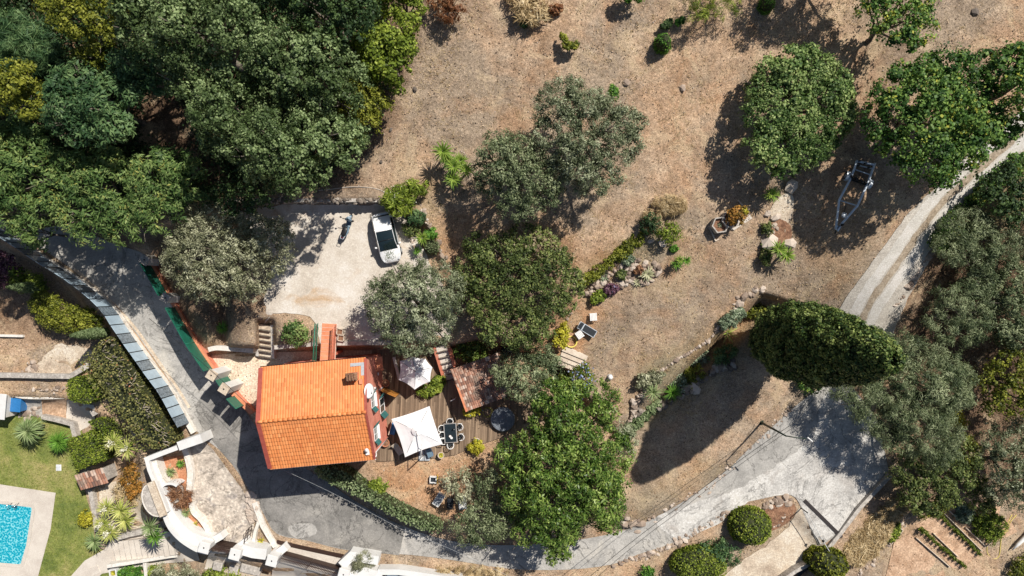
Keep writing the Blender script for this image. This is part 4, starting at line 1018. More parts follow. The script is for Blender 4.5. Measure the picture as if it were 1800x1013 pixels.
vwall(CW2, 1.0, 1.25, 'broad white curved ledge inside the sweeping wall')
# shell niche and half round canopy
n0 = W(298, 870, 1.3); root = thing('wall_niche', 'white semicircular niche basin behind the red brown bush', 'niche', (n0.x, n0.y, 0), R(-20))
mb = MB(); mb.wall([(1.0 * math.cos(R(a)), 1.0 * math.sin(R(a))) for a in range(70, 291, 14)], .2, -.3, 1.3); mb.build('rim', 'white', root)
mb = MB(); mb.lathe([(.01, .35), (.5, .4), (.9, .7), (.95, .9), (.9, .3), (.01, .2)], (0, 0, 0), 20); mb.build('basin', 'wallstone', root)
c0, c1 = W(264, 848, 2.2), W(287, 908, 2.2); d = c1 - c0; L = d.length; rz = math.atan2(d.y, d.x); mid = (c0 + c1) / 2
root = thing('entrance_canopy', 'half round concrete canopy with a beige slab on the white wall', 'canopy', (mid.x, mid.y, -3.0), rz)
mb = MB(); mb.box((0, -.05, 2.6 + 2.45), (L, .62, .3), 0, 0, .5, .03); mb.build('slab', 'dirt_pale', root)
mb = MB(); pts = [(L * .46 * math.cos(a), -.38 - .98 * math.sin(a)) for a in np.linspace(0, math.pi, 18)]; mb.prism(pts, 4.75, 4.98); mb.wall(pts, .08, 4.75, 5.03, 1); mb.build('half_round_roof', ['wallstone', 'white_kerb'], root)
mb = MB(); mb.box((0, .15, 2.4), (L * .9, .3, 4.8)); mb.build('support_wall', 'white', root)
# low white kerb between red bed and forecourt
for px_, w_, z_, lab in ((smooth([(323, 788), (329, 805), (334, 830), (333, 850), (332, 868)], 4), .52, .25, 'white kerb between the red bed and the forecourt, upper piece'), (smooth([(336, 884), (340, 900), (352, 912), (364, 930), (370, 950)], 4), .5, .25, 'white kerb between the brown bush and the small gate'),
                   ([(447, 884), (462, 925), (484, 962)], .48, .25, 'tapering pale wall at the road side of the forecourt'), ([(455, 916), (448, 936), (444, 958)], .28, .2, 'short pale kerb closing the triangular bed')):
    mb = MB(); pxwall(mb, px_, w_, -.8, z_, 0, False, z_); tag(centre(mb.build('kerb_wall', 'white_kerb')), lab, 'low wall')
def vpillar(px, py, lab, w=.98, h=2.0, z0=-3):
    c = W(px, py, h); root = thing('gate_pillar', lab, 'gate pillar', (c.x, c.y, z0), R(-15)); mb = MB(); mb.box((0, 0, (h - z0) / 2), (w - .1, w - .1, h - z0), 0, 0, .5, .03); mb.build('pillar', 'white', root)
    mb = MB(); mb.box((0, 0, h - z0 + .03), (w, w, .12), 0, 0, .5, .03); mb.tube([(0, 0, h - z0 + .08), (0, .1, h - z0 + .2)], [.07, .03], 7, 1); mb.build('cap', ['white', 'darkmetal'], root)
vpillar(359, 963, 'square white pillar left of the small iron gate', .98)
vpillar(413, 975, 'square white pillar right of the small iron gate', .98)
vpillar(478, 986, 'square white pillar left of the big iron gate', .98)
vpillar(604, 1010, 'square white pillar right of the big iron gate', .98)
vwall([(424, 966), (444, 972), (468, 975)], .95, 1.35, 'short thick white wall between the two gates')
vwall([(372, 952), (390, 942)], .62, .9, 'white wing wall above the left pillar', 'white'); vwall([(420, 962), (433, 952)], .62, .9, 'white wing wall above the middle pillar'); vwall([(486, 975), (502, 962)], .66, .9, 'white wing wall above the big gate pillar')
vwall([(600, 995), (618, 978), (665, 986)], .8, 1.3, 'white planter wall with the lavender bush'); vwall([(598, 1024), (640, 1008), (662, 1014)], 1.0, 1.3, 'white wall at the bottom edge below the lavender')
vwall([(664, 1024), (668, 1006), (700, 1006), (770, 1016), (840, 1026)], .5, 1.2, 'white wall framing the roof light at the bottom edge')
c = W(722, 1018, .9); root = thing('roof_light', 'blue tinted glazed roof light cut by the bottom edge', 'roof light', (c.x, c.y, .8), R(-8)); mb = MB(); mb.box((0, 0, 0), (4.6, 1.1, .06), 0, 0, .5, .02); mb.build('glazing', 'glassy', root)
mb = MB()
for k in range(5): mb.box((-2.2 + k * 1.1, 0, .05), (.07, 1.1, .06))
mb.build('frame', 'darkmetal', root)
def gate(a_px, b_px, n, label, zb=-.15, hgt=2.5):
    a, b_ = W(*a_px, zb), W(*b_px, zb); d = b_ - a; L = d.length; root = thing('iron_gate', label, 'gate', (a.x, a.y, zb), math.atan2(d.y, d.x))
    for s in (0, 1):
        x0 = s * L / 2; mb = MB()
        for k in range(n + 1):
            x = x0 + .04 + k * (L / 2 - .08) / n; top = hgt - .35 * math.sin(math.pi * abs(x - L / 2) / L * 2) * .6 if True else hgt
            mb.cyl((x, 0, .05), (x, 0, top), .03, None, 5)
        for zz in (.08, .95, hgt * .72): mb.box((x0 + L / 4, 0, zz), (L / 2 - .06, .05, .06))
        for k in range(n):
            x = x0 + .04 + (k + .5) * (L / 2 - .08) / n; mb.tube([(x + .09 * math.cos(t_), 0, .55 + .3 * math.sin(t_)) for t_ in np.linspace(0, 6.28, 9)[:-1]], .02, 4, closed=True, caps=False)
            mb.tube([(x, 0, 1.0), (x + .06, 0, 1.15), (x, 0, 1.3)], .02, 4)
        mb.box((x0 + L / 4, 0, .5), (L / 2 - .1, .02, .62), 0, 0)
        mb.build('gate_leaf', 'iron', root)
    mb = MB(); mb.box((L / 2, -.04, 1.15), (.16, .06, .22)); mb.build('lock', 'darkmetal', root)
gate((388, 949), (420, 955), 9, 'small brown iron gate between two white pillars')
gate((504, 967), (602, 994), 19, 'wide brown iron double gate at the bottom of the road')
# open gate leaf on the forecourt and its stone heap
a = W(438, 958, -.2); bq = W(444, 922, -.2); d = bq - a; root = thing('iron_gate', 'opened iron gate leaf standing on the forecourt', 'gate', (a.x, a.y, -.2), math.atan2(d.y, d.x)); L = d.length; mb = MB()
for k in range(6): mb.cyl((.05 + k * (L - .1) / 5, 0, .05), (.05 + k * (L - .1) / 5, 0, 1.5), .022, None, 5)
for zz in (.1, .8, 1.45): mb.box((L / 2, 0, zz), (L, .04, .05))
mb.build('gate_leaf', 'iron', root); mb = MB(); mb.box((L * .9, -.04, .9), (.1, .05, .16)); mb.build('lock', 'darkmetal', root)
mb = MB()
for _ in range(70): x, y = rnd.uniform(437, 460), rnd.uniform(868, 918); (rock(mb, G(x, y, .05), .4, rnd.uniform(.7, 1)) if x < 437 + (y - 868) * .46 + 6 else None)
tag(centre(mb.build('rubble_strip', 'stone')), 'strip of white rubble beside the pale road side wall', 'rubble')
mb = MB(); pxwall(mb, [(486, 953), (540, 965), (600, 978), (625, 984)], .32, -.5, .12); tag(centre(mb.build('gutter_kerb', 'iron')), 'dark gutter strip along the road above the big iron gate', 'gutter')
struct(sheet('gate_apron', [(486, 956), (540, 968), (600, 981), (624, 988), (600, 1060), (470, 1060), (484, 975)], 'stone_pave', .08)); struct(sheet('gate_apron', [(372, 958), (400, 962), (432, 968), (420, 1000), (360, 1000)], 'stone_pave', .08))
# stair treads going down to the pool
def garden_steps():
    A = W(200, 975, -2.7); B_ = W(342, 955, -1.3); 
    root = thing('garden_steps', 'long shallow paved steps from the small gate down to the lawn', 'steps', (A.x, A.y, -3.0), math.atan2(B_.y - A.y, B_.x - A.x)); L = (B_ - A).length
    n = 15
    for k in range(n):
        x = L * k / n; z = .22 + 1.45 * k / n; mb = MB(); w = 2.35 - .9 * k / n; mb.box((x + L / n / 2, 0, z / 2), (L / n, w, z)); mb.box((x + .02, 0, z - .02), (.05, w + .02, .055), 0, 1); mb.build('step', ['stone_pave', 'wallstone'], root)
garden_steps()
vwall([(200, 948), (225, 940), (250, 935)], .5, -2.2, 'grey retaining wall above the garden steps', 'wallstone', -3.3)
vwall([(188, 996), (215, 992), (252, 986), (300, 978), (340, 975)], .32, -2.0, 'low wall on the lower side of the garden steps', 'white_kerb', -3.3)
vwall([(254, 990), (258, 1030)], .3, -2.2, 'short wall dividing the bottom planting beds', 'white_kerb', -3.3)
for a_, l_ in (((382, 996), 'first grey stone block below the pillars'), ((410, 1002), 'second grey stone block below the pillars'), ((440, 1002), 'long grey stone block below the big gate pillar')):
    c = W(*a_, -.6); r = thing('stone_block', l_, 'stone block', (c.x, c.y, -2), R(-14), 'grey stone blocks below the gate pillars'); mb = MB(); mb.box((0, 0, .7), (.85 if a_[0] < 430 else 1.9, .8, 1.5), 0, 0, .5, .06); mb.build('block', 'wallstone', r)
vwall([(390, 1010), (470, 1022)], .9, -.7, 'beige wall at the bottom edge below the stone blocks', 'dirt_pale')
# terraces with walls, left
vwall([(-60, 657), (0, 660), (60, 661), (122, 662), (160, 640)], .45, -.9, 'upper stone terrace wall at the left edge', 'wallstone', -3.2)
vwall(smooth([(-40, 684), (10, 688), (40, 694), (80, 695), (118, 694)], 3), .75, -1.8, 'broad white topped terrace wall left of the rounded bush', 'white_kerb', -3.3)
vwall(smooth([(160, 728), (175, 721), (195, 725), (212, 738), (230, 752), (240, 765)], 3), .6, -1.6, 'curved grey wall behind the striped yuccas', 'wallstone', -3.3)
vwall([(72, 733), (100, 739), (126, 746), (131, 768)], .4, -2.3, 'short stone wall beneath the brown grass square', 'wallstone', -3.3)
vwall([(-10, 590), (40, 591)], .22, -1.2, 'short white kerb on the dry slope at the left edge', 'white_kerb', -1.9)
struct(sheet('dry_square', [(74, 700), (118, 702), (117, 740), (76, 733)], 'drysoil', .08)); struct(sheet('terrace_path', [(40, 700), (74, 700), (76, 733), (40, 728)], 'wallstone', .1)); struct(sheet('terrace_path', [(118, 702), (165, 712), (170, 740), (130, 765), (117, 740)], 'stone_pave', .07, jitter=1)); struct(sheet('sandy_patch', smooth([(60, 648), (100, 605), (160, 615), (165, 638), (120, 660), (60, 662)], 2, True), 'dirt_pale', .05, jitter=2))
stones('stone_heap', [(44, 650), (60, 648), (56, 640)], 'heap of white stones on the upper terrace wall', .4, 3, 3, 4, 'stone', 'stones')
stones('stone_edging', [(60, 684), (90, 686), (117, 684)], 'row of pale stones along the lower terrace', .3, 5, 1, 1.5)
stones('stone_edging', [(42, 732), (58, 722), (70, 718)], 'pale stones at the corner of the lawn by the blue box', .4, 4, 3, 4)
# little tiled roof over the garden gate
c = W(161, 840, -1.2); root = thing('tiled_canopy', 'little lean-to roof of round terracotta tiles beside the hedge block', 'canopy', (c.x, c.y, -3), R(15))
mb = MB(); tiles(mb, (-1.35, .7, 2.0), (1, 0, 0), (0, -1.5, -.35), 2.7, 1.55, .245, .5, .1, .03, tv=.3); mb.build('roof', 'oldtile', root)
mb = MB(); mb.box((-1.2, 0, .9), (.25, 1.2, 1.8)); mb.box((1.2, 0, .9), (.25, 1.2, 1.8)); mb.build('wall', 'wallstone', root)
vwall([(158, 862), (164, 895), (170, 935)], .42, -2.4, 'grey kerb wall between the lawn and the striped yuccas', 'wallstone', -3.3)
struct(sheet('yucca_bed', [(176, 855), (250, 830), (262, 900), (255, 925), (205, 945), (172, 930)], 'dirt_pale', .06))
# garden objects by the lawn
c = G(104, 822); r = thing('drain_cover', 'small pale blue square cover set in the lawn', 'cover', (c.x, c.y, c.z + .05)); mb = MB(); mb.box((0, 0, .03), (.42, .52, .08), 0, 0, .5, .02); mb.build('lid', 'lens', r); mb = MB(); mb.box((0, 0, .0), (.5, .6, .08)); mb.build('frame', 'plasticw', r)
c = W(20, 712, -1.9); r = thing('storage_box', 'bright blue storage box with a white end at the left edge', 'storage box', (c.x, c.y, -3), R(-5))
mb = MB(); mb.box((.3, 0, .5), (1.0, 1.25, 1.0), 0, 0, .5, .08); mb.build('box', 'blue', r); mb = MB(); mb.box((.3, .0, 1.03), (1.06, 1.3, .08), 0, 0, .5, .03); mb.box((-.28, 0, .55), (.1, 1.32, 1.1), 0, 1); mb.build('lid', ['blue', 'plasticw'], r)
c = W(-8, 714, -1.2); r = thing('garden_shed', 'pale grey flat roof cut by the left edge beside the blue box', 'shed', (c.x, c.y, -3), R(-5)); mb = MB(); mb.box((0, 0, .9), (1.7, 2.1, 1.8)); mb.build('wall', 'white_kerb', r); mb = MB(); mb.box((0, 0, 1.86), (2.0, 2.4, .1), 0, 0, .5, .02); mb.build('roof', 'white', r)
c = G(167, 1003); r = thing('paving_slab', 'single square paving slab beside the curved path', 'paving slab', (c.x, c.y, c.z), R(25)); mb = MB(); mb.box((0, 0, .05), (1.0, .8, .16), 0, 0, .5, .02); mb.build('slab', 'stone_pave', r)
c = W(198, 1008, -2.2); r = thing('planter_box', 'small white planter with a yellow plant near the curved path', 'planter', (c.x, c.y, -3), R(8)); mb = MB()
for a, b2, c2, d2 in ((0, .3, .7, .1), (0, -.3, .7, .1), (.3, 0, .1, .5), (-.3, 0, .1, .5)): mb.box((a, b2, .4), (c2, d2, .8))
mb.build('box', 'white', r); mb = MB(); mb.box((0, 0, .3), (.5, .5, .6)); mb.build('soil', 'soil', r)
V, T = rosette_mesh(26, .35, .06, .3, (5, 70), .65); quads('plant', V, ['l_lemon'], T, r)
# pool
PW = [(-60, 874), (0, 880), (56, 886), (62, 890), (62, 896), (52, 960), (42, 994), (36, 998), (0, 995), (-60, 990)]
zP = -3.0 + .02
root = thing('swimming_pool', 'turquoise swimming pool with pale stone surround in the lower left corner', 'pool', W(0, 940, -3.0))
def psheet(name, px, z, mat, rim=None):
    mb = MB(); pts = [W(p[0], p[1], z) for p in px]; mb.add(pts, [tuple(range(len(pts)))[::-1]]); o = mb.build(name, mat, root, True); return o
mb = MB(); pts = [W(p[0], p[1], -2.9)[:2] for p in PW]; mb.wall(pts, .32, -3.1, -2.87, 0, .5, True, -.5); mb.build('coping', 'stone_pave', root, True)
w_ = psheet('water', PW, -2.895, 'pool')
for f in w_.data.polygons:
    if f.normal.z < 0: w_.data.flip_normals(); break
for dx in (0, 12):
    mb = MB(); p = W(22 + dx, 884, -2.88); q = W(19 + dx, 891, -2.88); mb.tube([p, p + Vector((0, 0, .5)), (p + q) / 2 + Vector((0, 0, .75)), q + Vector((0, 0, .5)), q + Vector((0, -.1, 0))], .03, 6); mb.build('ladder_rail', 'chrome', root, True)
mb = MB(); p = W(25, 891, -2.86); mb.box(p, (.55, .12, .04)); mb.build('ladder_tread', 'chrome', root, True)

# ------------------------------------------------------------------ umbrellas, deck furniture
def umbrella(px, py, z, corners_px, label, mat='canvas', rise=.45, canti=False, n_sub=2):
    c = W(px, py, z + rise); g = 1.04; root = thing('garden_umbrella', label, 'umbrella', (c.x, c.y, g))
    cs = [W(a, b_, z) - c for a, b_ in corners_px]; mb = MB(); n = len(cs); ap = Vector((0, 0, z + rise - g)); vs = [ap]; K = 4; M_ = 4
    ringv = []
    for r in range(1, K + 1):
        t = r / K
        for i in range(n):
            a, b_ = cs[i], cs[(i + 1) % n]
            for s in range(M_):
                q = a.lerp(b_, s / M_); sag = -.10 * math.sin(math.pi * s / M_) * t
                edge = 1 - .05 * math.sin(math.pi * s / M_); vs.append(Vector((q.x * t * edge, q.y * t * edge, (z + rise - g) + (q.z + 0) * t * 1.0 + sag - .06 * math.sin(math.pi * t))))
    m = n * M_; fs = [(0, 1 + (i + 1) % m, 1 + i) for i in range(m)]
    for r in range(K - 1):
        for i in range(m): a = 1 + r * m + i; b2 = 1 + r * m + (i + 1) % m; fs.append((a, b2, b2 + m, a + m))
    mb.add(vs, fs, 0, .5, False); o = mb.build('canopy', mat, root)
    mb = MB(); mb.lathe([(.45, -.03), (.3, .05), (.02, .16)], ap, n * 2); 
    if canti: mb.build('vent', mat, o)
    mb = MB(); mb.tube([ap + Vector((0, 0, .05)), ap + Vector((0, 0, .2))], [.06, .03], 8); mb.build('finial', 'darkmetal', root)
    mb = MB()
    for q in cs: mb.tube([ap - Vector((0, 0, .08)), Vector((q.x * .97, q.y * .97, z - g - .02))], .014, 5)
    mb.build('ribs', 'darkmetal', root)
    mb = MB()
    if canti:
        p = W(746, 800, 1.0) - c; p.z = 0; mb.tube([p, p + Vector((0, .25, 2.6))], .05, 8); mb.tube([p + Vector((0, .25, 2.55)), Vector((.5, -1.1, z + rise - g + .3)), Vector((0, 0, z + rise - g + .1))], .04, 7); mb.tube([p + Vector((0, .1, 1.2)), Vector((.45, -1.1, z + rise - g + .25))], .02, 5)
    else: mb.tube([(0, 0, 0), ap], .03, 8)
    mb.build('pole', 'plasticw' if canti else 'palewood', root)
    mb = MB(); 
    if canti:
        for k in range(4): mb.box((p.x + (k % 2 - .5) * .52, p.y + (k // 2 - .5) * .52, .05), (.48, .48, .08), 0, 0, .5, .02)
    else: mb.lathe([(.28, 0), (.28, .08), (.05, .12)], (0, 0, 0), 16)
    mb.build('base', 'greyplastic' if canti else 'wallstone', root)
    return root
umbrella(730, 653, 3.0, [(703, 635), (724, 627), (748, 631), (760, 646), (756, 671), (729, 685), (701, 668)], 'smaller white hexagonal umbrella half shaded by the olive')
umbrella(732, 758, 3.1, [(688, 737), (755, 714), (778, 781), (712, 804)], 'large square white cantilever umbrella beside the house', rise=.4, canti=True)
def chair():
    root = thing('garden_chair', '', 'chair')
    mb = MB(); pts = [(.22 * math.cos(a), .2 * math.sin(a)) for a in np.linspace(0, 6.28, 15)[:-1]]; mb.prism(pts, .40, .44); mb.build('seat', 'darkcloth', root)
    ar = [(.30 * math.cos(a), -.02 + .30 * math.sin(a)) for a in np.linspace(R(150), R(390), 14)]
    mb = MB(); mb.tube([(x, y, .72 if y > -.15 else .84) for x, y in ar], .035, 6); 
    for x, y in ar[2:-2:2]: mb.tube([(x, y, .8), (x * .75, y * .75, .43)], .018, 5)
    mb.build('backrest', 'plasticw', root)
    for sx in (-1, 1):
        for sy in (-1, 1): mb = MB(); mb.tube([(sx * .18, sy * .16, .42), (sx * .24, sy * .22, 0)], [.025, .02], 6); mb.build('leg', 'plasticw', root)
    return root
ch0 = chair(); first = True
tc = Gt(792, 761, .75); trz = R(4)
for (x, y, rz, lab) in ((791, 741, 184, 'white garden chair at the upper end of the dark table'), (792, 782, 4, 'white garden chair at the lower end of the dark table'), (808, 750, 94, 'upper white garden chair on the right side of the dark table'), (810, 768, 94, 'lower white garden chair on the right side of the dark table'),
                        (777, 753, 274, 'upper white garden chair between umbrella and dark table'), (778, 765, 274, 'middle white garden chair between umbrella and dark table'), (780, 775, 274, 'lower white garden chair between umbrella and dark table')):
    p = W(x, y, 1.6); p.z = 1.06
    if first: ch0.location = p; ch0.rotation_euler = (0, 0, R(rz)); ch0['label'] = lab; ch0['group'] = 'white chairs round the garden table'; first = False
    else: dup(ch0, p, R(rz), 1, lab, 'white chairs round the garden table')
root = thing('garden_table', 'dark rectangular garden table with two plates on it', 'table', (tc.x, tc.y, 1.05), trz)
mb = MB(); mb.box((0, 0, .73), (1.0, 1.62, .04), 0, 0, .5, .01); mb.build('tabletop', 'tabletop', root)
mb = MB(); mb.wall([(-.54, -.82), (.54, -.82), (.54, .82), (-.54, .82)], .07, .69, .74, 0, .5, True); mb.build('edge_frame', 'greycloth', root)
for sx in (-.42, .42):
    for sy in (-.7, .7): mb = MB(); mb.box((sx, sy, .35), (.06, .06, .7)); mb.build('leg', 'galv', root)
for dx, dy, s, lab in ((-.02, -.28, .11, 'small round plate with a pink rim on the dark table'), (.1, -.42, .11, 'small white plate nearest the table edge')):
    r = thing('plate', lab, 'plate', (tc.x + dx, tc.y + dy, 1.805)); mb = MB(); mb.lathe([(.01, .005), (s * .6, .005), (s, .025), (s, .02), (s * .6, 0), (.01, 0)], (0, 0, 0), 16); mb.build('dish', 'plasticw', r); mb = MB(); mb.lathe([(s * .98, .026), (s * 1.05, .03), (s * 1.05, .022)], (0, 0, 0), 16); mb.build('rim', 'pot' if dx < 0 else 'plasticw', r)
r = thing('jug', 'small dark and white jug on the dark table', 'jug', (tc.x + .25, tc.y + .35, 1.805)); mb = MB(); mb.lathe([(.01, 0), (.06, 0), (.07, .1), (.04, .18), (.05, .22)], (0, 0, 0), 12); mb.build('body', 'carblack', r); mb = MB(); mb.tube([(.05, 0, .18), (.12, 0, .12), (.06, 0, .05)], .012, 5); mb.build('handle', 'plasticw', r)
# shed
def shed():
    z = 3.4; P = [W(792, 650, z), W(878, 619, z), W(904, 690, z - .6), W(820, 722, z - .6)]
    root = thing('shed', 'small shed with a weathered terracotta tile roof beside the steps', 'shed', (P[0].x, P[0].y, 1.0)); o = Vector((P[0].x, P[0].y, 1.0))
    u = (P[1] - P[0]); v = (P[3] - P[0]); mb = MB(); tiles(mb, P[0] - o, u, v, u.length, v.length, .2, .33, .035, .045, tv=.3); rf = mb.build('roof', 'oldtile', root)
    mb = MB(); q = [p - o - Vector((0, 0, .02)) for p in P]; mb.add(q + [Vector((p.x, p.y, p.z - .1)) for p in q], [(3, 2, 1, 0), (4, 5, 6, 7), (0, 1, 5, 4), (1, 2, 6, 5), (2, 3, 7, 6), (3, 0, 4, 7)]); mb.build('roof_board', 'trunk', root)
    mb = MB(); mb.box(((q[0] + q[3]) / 2 + Vector((.03, 0, .09))), (.16, v.length, .12), math.atan2(v.y, v.x) - math.pi / 2); mb.build('verge_tiles', 'terracotta', rf)
    mb = MB(); c = sum(q, Vector()) / 4; s = [c + (x - c) * .9 for x in q]; mb.add([Vector((x.x, x.y, 0)) for x in s] + [Vector((x.x, x.y, x.z - .12)) for x in s], [(0, 1, 5, 4), (1, 2, 6, 5), (2, 3, 7, 6), (3, 0, 4, 7)]); mb.build('wall', 'salmon', root)
    mb = MB(); e = (q[3] + q[2]) / 2; mb.tube([q[3] + Vector((0, -.05, -.02)), q[2] + Vector((0, -.05, -.02))], .05, 6); mb.build('gutter', 'greyplastic', rf)
shed()
mb = MB(); a = W(800, 701, 1.8); b_ = W(792, 705, 1.8); mb.tube([(a.x, a.y, 1.9), (b_.x, b_.y, 1.85)], .05, 6); mb.tube([(a.x, a.y, 1.9), (a.x, a.y, 1.05)], .02, 5); tag(centre(mb.build('towel_rail', 'plasticw')), 'short white rail sticking out from under the shed roof', 'rail')
c = G(884, 735); r = thing('hot_tub', 'round sunken tub with a dark rim half hidden by the glossy tree', 'hot tub', (c.x, c.y, 1.0)); mb = MB(); mb.lathe([(1.05, 0), (1.1, .45), (1.02, .5), (.85, .46)], (0, 0, 0), 28); mb.build('rim', 'bluewater', r); mb = MB(); mb.lathe([(.86, .46), (.5, .5), (.01, .51)], (0, 0, 0), 24); mb.build('cover', 'bluewater', r)
def hose(px, py, rr_, n, mat, label, dz=.05, name='garden_hose', zz=None, wob=.08, rad=.022):
    c = G(px, py) if zz is None else W(px, py, zz); pts = []
    for k in range(n * 20):
        a = 2 * math.pi * k / 20; q = rr_ * (1 + wob * math.sin(k * .11 + 1)) ; pts.append((c.x + q * math.cos(a) + .05 * math.sin(k * .13), c.y + q * math.sin(a), c.z + dz + .02 * (k / 20)))
    mb = MB(); mb.tube(pts, rad, 6); return tag(centre(mb.build(name, mat)), label, 'hose')
hose(857, 724, .42, 5, 'yellowdull', 'coiled dull yellow hose beside the shed', 1.1 - .9 + .05)
r = MB(); c = G(1004, 601); r.tube([(c.x + .47 * math.cos(a), c.y + .47 * math.sin(a), c.z + .08) for a in np.linspace(0, 6.283, 33)[:-1]], .065, 8, closed=True, caps=False); tag(centre(r.build('pool_ring', 'yellow')), 'yellow ring lying on the dry grass by the lounger', 'ring')
def lounger():
    c = G(1031, 579); root = thing('sun_lounger', 'dark sun lounger with a light frame on the dry grass', 'sun lounger', c, R(-31))
    mb = MB(); mb.box((.22, 0, .34), (1.2, .56, .03), 0, 0, .5, .01); mb.build('seat', 'darkcloth', root)
    mb = MB(); mb.box((-.62, 0, .50), (.5, .56, .03), 0, 0, .5, .01, Matrix.Rotation(R(32), 3, 'Y')); mb.build('backrest', 'darkcloth', root)
    mb = MB()
    for s in (-.31, .31): mb.box((.1, s, .33), (1.5, .05, .05)); mb.tube([(-.42, s, .38), (-.85, s, .64)], .025, 5)
    mb.box((.84, 0, .33), (.05, .66, .05)); mb.box((-.4, 0, .385), (.09, .6, .05)); mb.tube([(-.85, -.31, .64), (-.85, .31, .64)], .025, 5); mb.build('frame', 'galv', root)
    for sx in (-.5, .7):
        for sy in (-.3, .3): mb = MB(); mb.box((sx, sy, .16), (.045, .045, .33)); mb.build('leg', 'galv', root)
lounger()
def side_table(px, py, rz, label):
    c = G(px, py); root = thing('side_table', label, 'side table', c, R(rz), 'slatted side tables near the lounger')
    mb = MB()
    for k in range(5): mb.box((-.24 + k * .12, 0, .45), (.1, .62, .025))
    mb.box((0, -.3, .43), (.62, .04, .04)); mb.box((0, .3, .43), (.62, .04, .04)); mb.build('tabletop', 'plasticw', root)
    for sx in (-.28, .28):
        for sy in (-.28, .28): mb = MB(); mb.box((sx, sy, .21), (.035, .035, .43)); mb.build('leg', 'galv', root)
side_table(1042, 557, 4, 'white slatted side table standing alone above the lounger'); side_table(1018, 588, 35, 'white slatted side table next to the yellow ring')
c = G(1007, 633); r = thing('timber_steps', 'broad pale timber steps beside the blue flowers', 'steps', c, R(-22))
for k in range(4): mb = MB(); mb.box((-.1 - k * .02, .62 - k * .42, .35 - k * .12), (2.3 - k * .15, .46, .12), 0, 0, .5, .01); mb.build('step', 'palewood', r)
for x, y, lab in ((1007, 619, 'left of two square stepping slabs above the timber steps'), (1020, 625, 'right of two square stepping slabs above the timber steps')):
    c = G(x, y); r = thing('stepping_slab', lab, 'slab', c, R(-25), 'stepping slabs by the timber steps'); mb = MB(); mb.box((0, 0, .05), (.5, .5, .12), 0, 0, .5, .02); mb.build('slab', 'stone_pave', r); mb = MB(); mb.tube([(-.05, -.06, .12), (.06, .06, .16)], .03, 5); mb.build('ring_handle', 'darkmetal', r)
c = G(1072, 663); r = thing('globe_lamp', 'white globe lamp on the dry lawn', 'garden lamp', c); mb = MB(); mb.lathe([(.01, .02), (.14, .05), (.22, .18), (.2, .34), (.1, .43), (.01, .45)], (0, 0, 0), 20); mb.build('globe', 'plasticw', r); mb = MB(); mb.lathe([(.27, 0), (.27, .06), (.1, .08)], (0, 0, 0), 18); mb.build('base', 'greyplastic', r)
c = W(896, 617, 2.2); r = thing('barbecue_cart', 'dark barbecue cart under the carob behind the shed', 'barbecue', (c.x, c.y, hzw(c.x, c.y)), R(17)); mb = MB(); mb.box((0, 0, .55), (1.5, .8, .5), 0, 0, .5, .08); mb.build('body', 'carblack', r); mb = MB(); mb.box((0, 0, .87), (1.3, .7, .14), 0, 0, .5, .05); mb.box((1.05, 0, .75), (.5, .6, .05), 0, 1); mb.build('lid', ['darkmetal', 'galv'], r)
for sx in (-.6, .6): mb = MB(); mb.box((sx, 0, .15), (.06, .7, .32)); mb.build('leg', 'darkmetal', r)
# pots
def pot(px, py, rr_, h, label, plant=None, mat='pot', z=1.05):
    c = W(px, py, z + h); r = thing('flower_pot', label, 'flower pot', (c.x, c.y, z)); mb = MB(); mb.lathe([(rr_ * .7, 0), (rr_, h * .9), (rr_ * 1.12, h * .9), (rr_ * 1.12, h), (rr_ * .92, h), (rr_ * .85, h * .82), (.01, h * .82)], (0, 0, 0), 18); mb.build('pot', mat, r)
    if plant: V, T = rosette_mesh(40, .26, .08, .4, (0, 75), h * .85); quads('plant', V, [plant], T, r)
    else: mb = MB(); mb.lathe([(.01, h * .84), (rr_ * .85, h * .84)], (0, 0, 0), 14); mb.build('soil', 'soil', r)
pot(677, 779, .34, .4, 'round clay pot at the foot of the pink house wall'); pot(775, 801, .27, .4, 'light pot with a yellow plant at the deck edge', 'l_lemon', 'palewood'); pot(678, 674, .3, .5, 'clay pot in the shade by the house door'); pot(838, 777, .3, .35, 'square-edged pot with green leaves at the deck corner', 'l_cycad', 'palewood')
c = W(700, 792, 1.5); r = thing('deck_chair', 'folded deck chair with beige cloth beneath the square umbrella', 'deck chair', (c.x, c.y, 1.05), R(35)); mb = MB(); mb.box((0, 0, .3), (.55, .9, .04), 0, 0, .5, .01); mb.build('seat', 'palewood', r); mb = MB(); mb.box((0, .55, .5), (.55, .5, .04), 0, 0, .5, .01, Matrix.Rotation(R(50), 3, 'X')); mb.build('backrest', 'palewood', r)
for s in (-.25, .25): mb = MB(); mb.box((s, 0, .14), (.05, .8, .28)); mb.build('leg', 'wood', r)
c = W(692, 752, 1.5); r = thing('bench', 'blue and beige bench between the house and the square umbrella', 'bench', (c.x, c.y, 1.05), R(-15)); mb = MB(); mb.box((0, 0, .4), (.45, 1.3, .06), 0, 0, .5, .02); mb.build('seat', 'blue', r); mb = MB(); mb.box((-.24, 0, .6), (.06, 1.3, .5)); mb.build('backrest', 'palewood', r)
for s in (-.55, .55): mb = MB(); mb.box((0, s, .18), (.4, .06, .36)); mb.build('leg', 'palewood', r)
c = W(748, 799, 1.5); r = thing('cushion_box', 'blue box at the foot of the square umbrella', 'box', (c.x + .35, c.y + .1, 1.05), R(20)); mb = MB(); mb.box((0, 0, .22), (.45, .7, .44), 0, 0, .5, .04); mb.build('box', 'blue', r); mb = MB(); mb.box((0, 0, .46), (.48, .73, .05), 0, 0, .5, .02); mb.build('lid', 'bluegrey', r)
